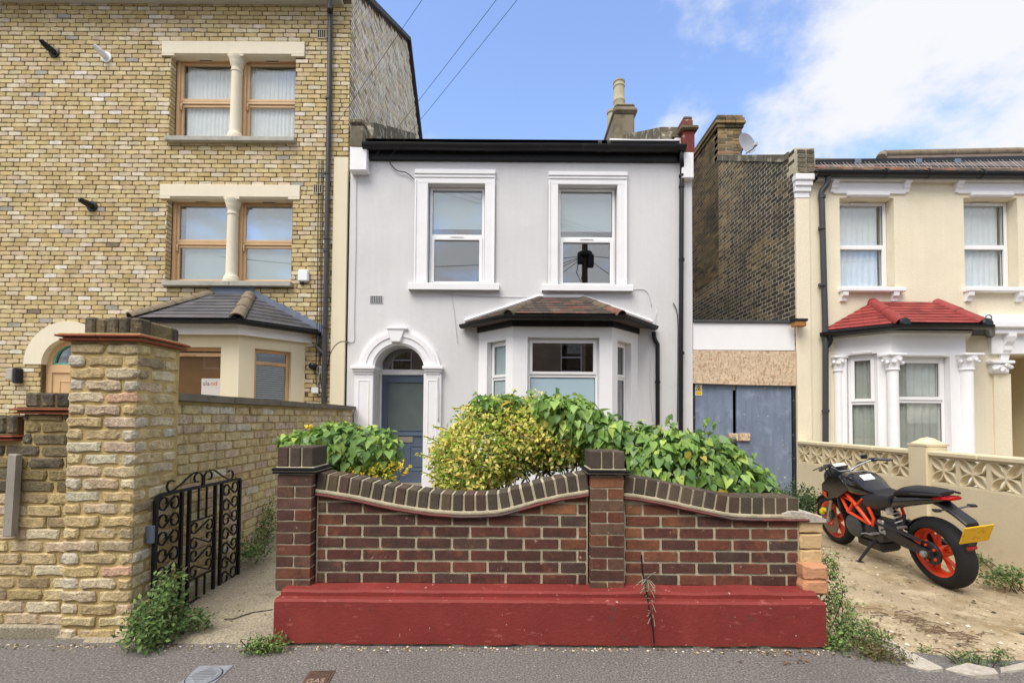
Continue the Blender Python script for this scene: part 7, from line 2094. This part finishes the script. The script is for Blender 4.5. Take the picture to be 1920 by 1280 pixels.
# ------------------------------------------------------------------ plants
def heart_leaf(rng, L, col, fold=.35, droop=.35):
    """heart-shaped bindweed leaf, base at origin, tip along +x, normal +z"""
    out = [(0, 0), (-.12, .16), (-.08, .34), (.12, .42), (.42, .33), (.75, .14), (1.0, 0)]
    vs = [(x*L, y*L, y*fold*L-droop*L*max(x, 0)**2*.5) for x, y in out]
    rv = [(x*L, -y*L, y*fold*L-droop*L*max(x, 0)**2*.5) for x, y in out[1:-1]]
    md = [(.35*L, 0, -droop*L*.06), (.7*L, 0, -droop*L*.24)]
    V_ = vs+rv+md       # 0..6 left side, 7..11 right side, 12,13 midrib
    fs = [(0,12,2,1), (2,12,4,3), (4,12,13,5), (5,13,6), (0,7,8,12), (8,9,10,12), (10,11,13,12), (11,6,13)]
    return V_, fs, col
def small_leaf(rng, L, col):
    w = L*.27
    return [(0,0,0), (L*.45, w, L*.1), (L, 0, -L*.05), (L*.45, -w, L*.1), (L*.45, 0, 0)], [(0,4,1), (4,2,1), (0,3,4), (3,2,4)], col
def orient(n, down, rng, tilt=.5):
    """matrix whose z is the leaf normal and x points along 'down' projected"""
    n = (n+V((rng.uniform(-tilt, tilt), rng.uniform(-tilt, tilt), rng.uniform(-tilt, tilt)))).normalized()
    x = down+V((rng.uniform(-.6, .6), rng.uniform(-.6, .6), rng.uniform(-.4, .4))); x = x-n*x.dot(n)
    x = x.normalized() if x.length > 1e-4 else n.orthogonal().normalized()
    y = n.cross(x)
    return Matrix(((x.x, y.x, n.x), (x.y, y.y, n.y), (x.z, y.z, n.z)))
GREEN = [(4, s(122,158,80)), (3, s(138,172,86)), (3, s(106,142,78)), (2, s(158,190,104)), (1.4, s(180,204,100)), (1.4, s(132,160,112)), (.2, s(190,170,80))]
VAR = [(4, s(200,208,96)), (4, s(234,222,124)), (3, s(150,180,66)), (2, s(240,228,150)), (2, s(124,156,70)), (1, s(228,196,96)), (.6, s(94,120,60))]
YEL = [(3, s(236,208,52)), (2, s(226,196,70)), (1, s(190,196,70))]
WEED = [(3, s(88,114,64)), (3, s(104,132,74)), (2, s(126,152,84)), (1, s(72,96,56)), (.5, s(130,120,70))]
def inside(p, E, k=1.):
    return any(((p.x-c[0])/(r[0]*k))**2+((p.y-c[1])/(r[1]*k))**2+((p.z-c[2])/(r[2]*k))**2 < 1 for c, r in E)
def shell_pts(E, n, rng, lo=.82, hi=1.06, zmin=.15, front=True):
    out = []; tot = [r[0]*r[1]+r[1]*r[2]+r[0]*r[2] for c, r in E]; S = sum(tot); guard = 0
    while len(out) < n and guard < n*40:
        guard += 1
        t = rng.random()*S; i = 0
        while t > tot[i] and i < len(E)-1: t -= tot[i]; i += 1
        c, r = E[i]
        d = V((rng.gauss(0,1), rng.gauss(0,1), rng.gauss(0,1))).normalized()
        if front and d.y > .55 and rng.random() < .75: continue
        k = rng.uniform(lo, hi)*(1+.1*noise.noise(V((d.x*2+i, d.y*2, d.z*2))))
        p = V((c[0]+r[0]*d.x*k, c[1]+r[1]*d.y*k, c[2]+r[2]*d.z*k))
        if p.z < zmin or inside(p, E[:i]+E[i+1:], .80): continue
        nn = V((d.x/r[0], d.y/r[1], d.z/r[2])).normalized()
        out.append((p, nn))
    return out
def vine(root, E, n, seed, size=(.055, .095), pal=GREEN, nsolo=300, zmin=.15, cover=None):
    rng = random.Random(seed); items = []
    for p, nn in shell_pts(E, n, rng, .72, 1.07, zmin):
        if cover and not cover(p): continue
        L = rng.uniform(*size); c = pick(rng, pal)
        lf, fs, _ = heart_leaf(rng, L, c, rng.uniform(.15, .5), rng.uniform(.1, .6))
        M3 = orient((nn+V((0,-.25,.45))).normalized(), V((0,-.25,-1))+nn*.25, rng, .68)
        items.append((p, M3, lf, fs, c, L/(p-CAM).length*(1 if nn.y < .2 else .3)))
    order = sorted(range(len(items)), key=lambda i: -items[i][5]); solo = set(order[:nsolo]); rest = MB()
    for i, (p, M3, lf, fs, c, _) in enumerate(items):
        if i in solo:
            o = MB().add(lf, fs, c).build('leaf', K['leaf'], root, smooth=True); o.matrix_basis = Matrix.Translation(p) @ M3.to_4x4()
        else: rest.add([M3 @ V(q)+p for q in lf], fs, c)
    if rest.f: rest.build('foliage', K['leaf'], root, smooth=True, kind='stuff')
def bush_leaves(root, E, n, seed, size, pal, lo=.5, hi=1.05, zmin=.12, name='foliage', mt='leaf', cover=None, clump=0):
    rng = random.Random(seed); m = MB()
    for p, nn in shell_pts(E, n, rng, lo, hi, zmin):
        if cover and not cover(p): continue
        ax = (nn+V((rng.uniform(-.7,.7), rng.uniform(-.7,.7), rng.uniform(-.2,.9)))).normalized()
        base = pick(rng, pal)
        for k in range(clump or 1):
            L = rng.uniform(*size); lf, fs, _ = small_leaf(rng, L, None)
            M3 = orient((nn+V((0,-.4,.6))).normalized(), ax, rng, .8)
            q0 = p+V((rng.uniform(-1,1), rng.uniform(-1,1), rng.uniform(-1,1)))*(L*.9 if clump else 0)
            m.add([M3 @ V(q)+q0 for q in lf], fs, base if rng.random() < .6 else pick(rng, pal))
    if m.f: return m.build(name, K[mt], root, smooth=False, kind='stuff')
def stems(root, base, E, n, seed, r=.008, name='stem'):
    rng = random.Random(seed)
    for i in range(n):
        c, rr = E[rng.randrange(len(E))]
        tip = V((c[0]+rr[0]*rng.uniform(-.7,.7), c[1]+rr[1]*rng.uniform(-.6,.6), c[2]+rr[2]*rng.uniform(-.1,.8)))
        b = V((base[0]+rng.uniform(-.1,.1), base[1]+rng.uniform(-.08,.08), base[2]))
        mid = b.lerp(tip, .5)+V((rng.uniform(-.08,.08), rng.uniform(-.05,.05), rng.uniform(-.02,.08)))
        MB().tube(arc_pts([b, mid, tip], 5), [r*(1.3-.1*k) for k in range(11)], 5).build(name, K['twig'], root)
def el(px0, px1, py0, py1, Y, ry):
    """ellipsoid that covers a picture box at depth Y"""
    a, b = at(px0, py1, Y), at(px1, py0, Y)
    return ((a.x+b.x)/2, Y, (a.z+b.z)/2), ((b.x-a.x)/2, ry, (b.z-a.z)/2)
def gz_garden(x, y): return .1
# 1. bindweed mound at the right end of the wall
Y0 = 3.55
E = [el(1165, 1335, 800, 1010, Y0, .34), el(1260, 1405, 815, 1020, Y0-.02, .34), el(1330, 1448, 868, 1030, Y0-.02, .32), el(1150, 1250, 795, 960, Y0+.05, .3)]
vr = thing('bindweed_mound', 'dense green bindweed with heart-shaped leaves over the right end of the wall', 'plant', (1.2, Y0, .1))
vine(vr, E, 2600, 101, (.035, .092))
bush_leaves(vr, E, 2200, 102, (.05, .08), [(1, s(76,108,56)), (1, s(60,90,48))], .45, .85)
stems(vr, (1.2, Y0, .1), E, 14, 103)
rng = random.Random(9)
for (a, b, c, d) in ((1318,800,1326,783), (1250,795,1256,778), (1400,872,1414,850), (1340,805,1338,790), (1425,890,1436,878)):
    P, Q = at(a, b, Y0-.1), at(c, d, Y0-.15); MB().tube([P, P.lerp(Q,.6)+V((.01,0,.01)), Q], .003, 4).build('tendril', K['leaf'], vr)
    for k in range(3):
        lf, fs, c_ = heart_leaf(rng, .045, pick(rng, GREEN)); M3 = orient(V((rng.uniform(-.4,.4),-1,.5)), V((rng.uniform(-.5,.5),0,-1)), rng, .3)
        MB().add([M3 @ V(q)+P.lerp(Q, .4+.3*k) for q in lf], fs, c_).build('leaf', K['leaf'], vr, smooth=True)
# 2. variegated shrub in the middle
Y1 = 3.75
E2 = [el(812, 960, 790, 935, Y1, .3), el(850, 1010, 752, 900, Y1+.05, .32), el(930, 1090, 745, 880, Y1+.08, .32), el(1010, 1110, 770, 870, Y1+.02, .28), el(822, 905, 840, 940, Y1-.05, .25)]
vs_ = thing('variegated_shrub', 'round shrub with small yellow variegated leaves behind the dip in the wall', 'shrub', (-.1, Y1, .1))
bush_leaves(vs_, E2, 4600, 111, (.028, .048), VAR, .6, 1.06, clump=4)
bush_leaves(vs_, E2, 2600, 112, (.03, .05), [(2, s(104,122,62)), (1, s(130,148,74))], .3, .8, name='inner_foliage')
stems(vs_, (-.05, Y1, .1), E2, 26, 113, .007)
for k, (a, b, c, d) in enumerate(((930,925,950,860), (975,918,985,870), (1000,915,1040,850), (1035,905,1000,850), (1062,900,1085,850))):
    MB().tube(arc_pts([at(a, b+60, Y1), at(a, b, Y1), at((a+c)/2+4, (b+d)/2, Y1), at(c, d, Y1)], 4), .009, 6).build('stem', K['twig'], vs_)
rng = random.Random(19)
def sprig(root, P, Q, n, pal, L=.03, name='sprig'):
    m = MB(); m.tube([P, P.lerp(Q,.5)+V((0,0,.008)), Q], .0025, 4, col=s(110,96,60))
    for k in range(n):
        t = .25+.75*k/n; p = P.lerp(Q, t); lf, fs, _ = small_leaf(rng, L*rng.uniform(.7,1.2), None)
        M3 = orient(V((rng.uniform(-.5,.5),-.7,.7)), (Q-P).normalized()+V((rng.uniform(-1,1),rng.uniform(-1,1),rng.uniform(-1,1))), rng, .4)
        m.add([M3 @ V(q)+p for q in lf], fs, pick(rng, pal))
    m.build(name, K['leaf'], root)
for (a, b, c, d) in ((815,860,780,850), (822,830,798,818), (880,768,850,765), (820,900,795,885), (900,760,868,762), (840,805,815,800), (960,745,965,730)):
    sprig(vs_, at(a, b, Y1-.2), at(c, d, Y1-.25), 12, VAR, .034)
# 3. bindweed climbing over the top of that shrub
E3 = [el(985, 1075, 742, 800, Y1-.02, .26), el(1020, 1130, 745, 850, Y1-.03, .27), el(1070, 1180, 775, 880, Y1-.05, .28), el(880, 985, 742, 775, Y1+.05, .2)]
vt = thing('climbing_bindweed', 'bindweed with long green leaves draped over the variegated shrub', 'plant', (.5, Y1, .1))
vine(vt, E3, 1500, 121, (.035, .1), cover=lambda p: True, zmin=.5)
stems(vt, (.5, Y1, .1), E3, 8, 122)
for (a, b, c, d) in ((1000,750,992,733), (1040,748,1045,728), (1080,760,1085,742), (905,748,893,738), (1100,780,1110,760)):
    P, Q = at(a, b, Y1-.1), at(c, d, Y1-.12); MB().tube([P, Q], .003, 4).build('tendril', K['leaf'], vt)
    for k in range(2):
        lf, fs, c_ = heart_leaf(rng, .05, pick(rng, GREEN)); M3 = orient(V((rng.uniform(-.4,.4),-1,.5)), V((rng.uniform(-.8,.8),0,-.6)), rng, .3)
        MB().add([M3 @ V(q)+P.lerp(Q, .6+.4*k) for q in lf], fs, c_).build('leaf', K['leaf'], vt, smooth=True)
# 4. bindweed by the left pier, with yellow sprays of the shrub under it
Y2 = 3.55
E4 = [el(575, 690, 792, 880, Y2, .28), el(640, 748, 802, 890, Y2+.02, .28), el(528, 620, 808, 850, Y2+.05, .2)]
vl = thing('bindweed_by_the_pier', 'green bindweed spilling over the pier beside the front path', 'plant', (-1.2, Y2, .1))
vine(vl, E4, 1300, 131, (.034, .088), zmin=.4)
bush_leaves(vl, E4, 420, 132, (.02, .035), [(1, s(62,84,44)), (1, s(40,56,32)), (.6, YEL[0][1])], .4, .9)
stems(vl, (-1.15, Y2, .1), E4, 16, 133)
ys2 = thing('yellow_leaved_shrub', 'low shrub with bright yellow sprays under the bindweed by the pier', 'shrub', (-1.05, 3.4, .1))
E5 = [el(665, 750, 862, 925, 3.42, .14), el(640, 700, 870, 915, 3.4, .12)]
bush_leaves(ys2, E5, 330, 141, (.02, .034), YEL+[(2, s(120,160,60)), (1, s(90,130,54))], .5, 1.05, clump=3, zmin=.3)
stems(ys2, (-1.05, 3.42, .1), E5, 14, 142, .005)
for (a, b, c, d) in ((730,890,757,865), (745,900,766,872), (720,880,738,866), (640,850,600,835), (650,862,612,862), (640,830,606,825), (585,805,578,798)):
    sprig(ys2, at(a, b, 3.42), at(c, d, 3.38), 16, YEL, .034)
# 5. weeds
def weed(name, label, cat, E, n, seed, size, base, pal=WEED, cl=2, zmin=-.12, grp=None):
    t = thing(name, label, cat, base, grp); bush_leaves(t, E, n, seed, size, pal, .25, 1.1, zmin, clump=cl); stems(t, base, E, 10, seed+1, .003); return t
def ge_(pts, ry, z=None):
    return [((p.x, p.y, p.z), r) for p, r in pts]
weed('weed_clump', 'leafy green weed growing up the hinge side of the iron gate', 'weed',
     [el(285, 345, 1070, 1190, 2.80, .13), el(240, 330, 1130, 1220, 2.72, .14), el(270, 370, 1140, 1185, 2.86, .13), el(330, 400, 1150, 1172, 2.86, .06)], 900, 151, (.022, .042), (-2.1, 2.78, .01))
weed('weed_tuft', 'small green weed at the left foot of the red plinth', 'weed', [el(455, 520, 1192, 1226, 2.66, .06), el(500, 540, 1188, 1222, 2.66, .05)], 260, 153, (.014, .026), (-1.5, 2.66, .0), WEED+[(3, s(140,170,80))])
weed('weed_strip', 'low weeds along the foot of the yellow brick wall behind the gate', 'weed', [el(440, 515, 1000, 1050, 4.0, .15), el(485, 520, 935, 1030, 4.6, .2), el(445, 500, 1020, 1045, 3.8, .1)], 500, 155, (.02, .036), (-2.3, 4.2, .09))
weed('creeping_ivy', 'ivy and weeds hanging off the broken right end of the front wall', 'weed',
     [el(1545, 1570, 1030, 1110, 2.92, .06), el(1540, 1590, 1080, 1180, 2.90, .09), el(1545, 1625, 1130, 1215, 2.84, .12), el(1530, 1600, 1180, 1232, 2.76, .09), el(1600, 1660, 1165, 1222, 2.84, .1)], 1100, 157, (.014, .03), (1.95, 2.84, -.02), WEED+[(2, s(140,170,90)), (1, s(120,110,72)), (1, s(150,130,90))])
weed('dry_weed', 'brownish low weed spilling on the pavement by the driveway mouth', 'weed', [el(1600, 1690, 1200, 1248, 2.68, .1), el(1650, 1710, 1215, 1250, 2.66, .06)], 420, 159, (.012, .024), (2.1, 2.68, -.04), [(3, s(112,104,66)), (2, s(96,110,60)), (1, s(130,100,66))])
weed('dark_weed', 'dark leafy weed in the corner by the blue doors', 'weed', [el(1462, 1530, 905, 965, 6.6, .3), el(1490, 1535, 925, 968, 6.2, .2)], 700, 161, (.03, .055), (4.1, 6.5, DRV), [(3, s(50,72,40)), (2, s(66,90,50)), (1, s(80,104,60))])
weed('wall_foot_weed', 'low green weeds along the foot of the cream screen block wall', 'weed', [el(1845, 1900, 1062, 1098, 3.95, .12), el(1885, 1940, 1065, 1092, 3.8, .12), el(1820, 1850, 1030, 1060, 4.5, .2)], 420, 163, (.02, .036), (4.35, 3.9, DRV))
weed('drive_weed', 'small weeds between the pale slabs at the driveway mouth', 'weed', [el(1780, 1850, 1222, 1248, 2.72, .05), el(1720, 1750, 1212, 1228, 2.82, .04), el(1850, 1890, 1218, 1240, 2.74, .05)], 240, 165, (.012, .024), (2.7, 2.74, DRV), WEED+[(2, s(120,130,80))])
# dry stems in the crack of the plinth
dsw = thing('dry_plinth_weed', 'withered grey weed in the crack of the red plinth', 'weed', at(1215, 1100, 2.76))
rng = random.Random(77)
for k in range(26):
    a, b = rng.choice([(1212, 1085), (1215, 1100), (1218, 1125), (1222, 1150)]); P = at(a, b, 2.76); Q = at(a+rng.uniform(-22, 24)*(1 if b < 1110 else .5), b+rng.uniform(-14, 26), 2.71)
    MB().tube([P, P.lerp(Q, .5)+V((0, -.01, .01)), Q], .0025, 4).build('dry_stem', K['dry'], dsw)
bush_leaves(dsw, [el(1203, 1226, 1088, 1118, 2.74, .02)], 60, 167, (.01, .018), [(1, s(150,170,110)), (1, s(120,140,90))], .3, 1.0, -.1)
# fallen leaves and twigs
lt = MB(); rng = random.Random(55)
def litter(n, x0, x1, y0, y1, zf, pal, L):
    for i in range(n):
        x, y = rng.uniform(x0, x1), rng.uniform(y0, y1); lf, fs, _ = small_leaf(rng, rng.uniform(*L), None)
        M3 = orient(V((0,0,1)), V((rng.uniform(-1,1), rng.uniform(-1,1), 0)), rng, .3)
        lt.add([M3 @ V(q)+V((x, y, zf(x, y)+.008)) for q in lf], fs, pick(rng, pal))
BR = [(2, s(120,90,56)), (1, s(96,74,50)), (1, s(150,110,66)), (1, s(70,60,44))]
litter(150, 1.9, 3.2, 2.8, 3.3, lambda x, y: drive_z(x, y)+.01, BR, (.015, .035)); litter(220, 2.2, 4.5, 3.0, 6.8, lambda x, y: drive_z(x, y)+.01, BR+[(1, s(200,190,160))], (.01, .028))
litter(46, -1.4, 1.8, 2.60, 2.72, lambda x, y: .004, BR+[(2, s(205,200,190))], (.01, .02)); litter(16, 1.2, 2.0, 2.55, 2.72, lambda x, y: .0, BR, (.015, .035))
litter(60, -2.3, -1.5, 2.9, 5, lambda x, y: path_z(x, y)+.004, BR, (.01, .03))
tag(lt.build('fallen_leaves', K['leaf']), 'scattered dry leaves and bits on the driveway and pavement', None, None, 'stuff')
def gravel(name, label, n, area, zf, pal, r0, r1):
    m = MB(); rg = random.Random(n)
    for i in range(n):
        x, y = area(rg); r = r0+(r1-r0)*rg.random()**3; z = zf(x, y)
        a = rg.uniform(0, pi); c = [(x+r*rg.uniform(.7,1.2)*cos(a+k*pi/2), y+r*rg.uniform(.7,1.2)*sin(a+k*pi/2), z+r*.15) for k in range(4)]
        m.add(c+[(x, y, z+r*.75)], [(0,1,4), (1,2,4), (2,3,4), (3,0,4)], pick(rg, pal))
    o = m.build(name, K['stone']); tag(o, label, None, None, 'stuff')
K['stone'] = mat('small_stone', attr=True, rough=.95, var=.2, vs=40, bump=.2)
STO = [(3, s(190,172,140)), (2, s(150,130,98)), (1, s(100,86,66)), (1, s(214,206,190)), (.5, s(70,62,52))]
gravel('drive_grit', 'small stones and grit on the sandy driveway', 1700, lambda g: (g.uniform(2.0, 4.54), 2.85+4.2*g.random()**1.6), lambda x, y: drive_z(x, y)+.008, STO, .004, .02)
gravel('wall_foot_grit', 'grit and crumbs of mortar along the foot of the walls', 900, lambda g: (g.uniform(-4.2, 1.9), 2.73-abs(g.gauss(0, .03))), lambda x, y: .002, STO, .003, .012)
gravel('path_grit', 'small stones on the concrete path', 500, lambda g: (g.uniform(-2.42, -1.5), g.uniform(2.8, 6.5)), lambda x, y: path_z(x, y)+.001, STO, .003, .012)
tw = MB(); K['dead'] = mat('dead_stem', s(112,94,74), rough=.95, var=.2, bump=.1)
for i in range(60):
    t_ = rng.random(); P = atz(1630+190*t_+rng.gauss(0, 14), 1142+60*t_+rng.gauss(0, 9), drive_z(2.6, 3.0)+.012); d = V((rng.uniform(.03, .16), -rng.uniform(-.05, .07), 0))
    tw.tube([P, P+d*.5+V((0, rng.uniform(-.02,.02), .012)), P+d], .0025, 4)
tag(tw.build('dead_twigs', K['dead']), 'dead trailing twigs on the front of the driveway', None, None, 'stuff')
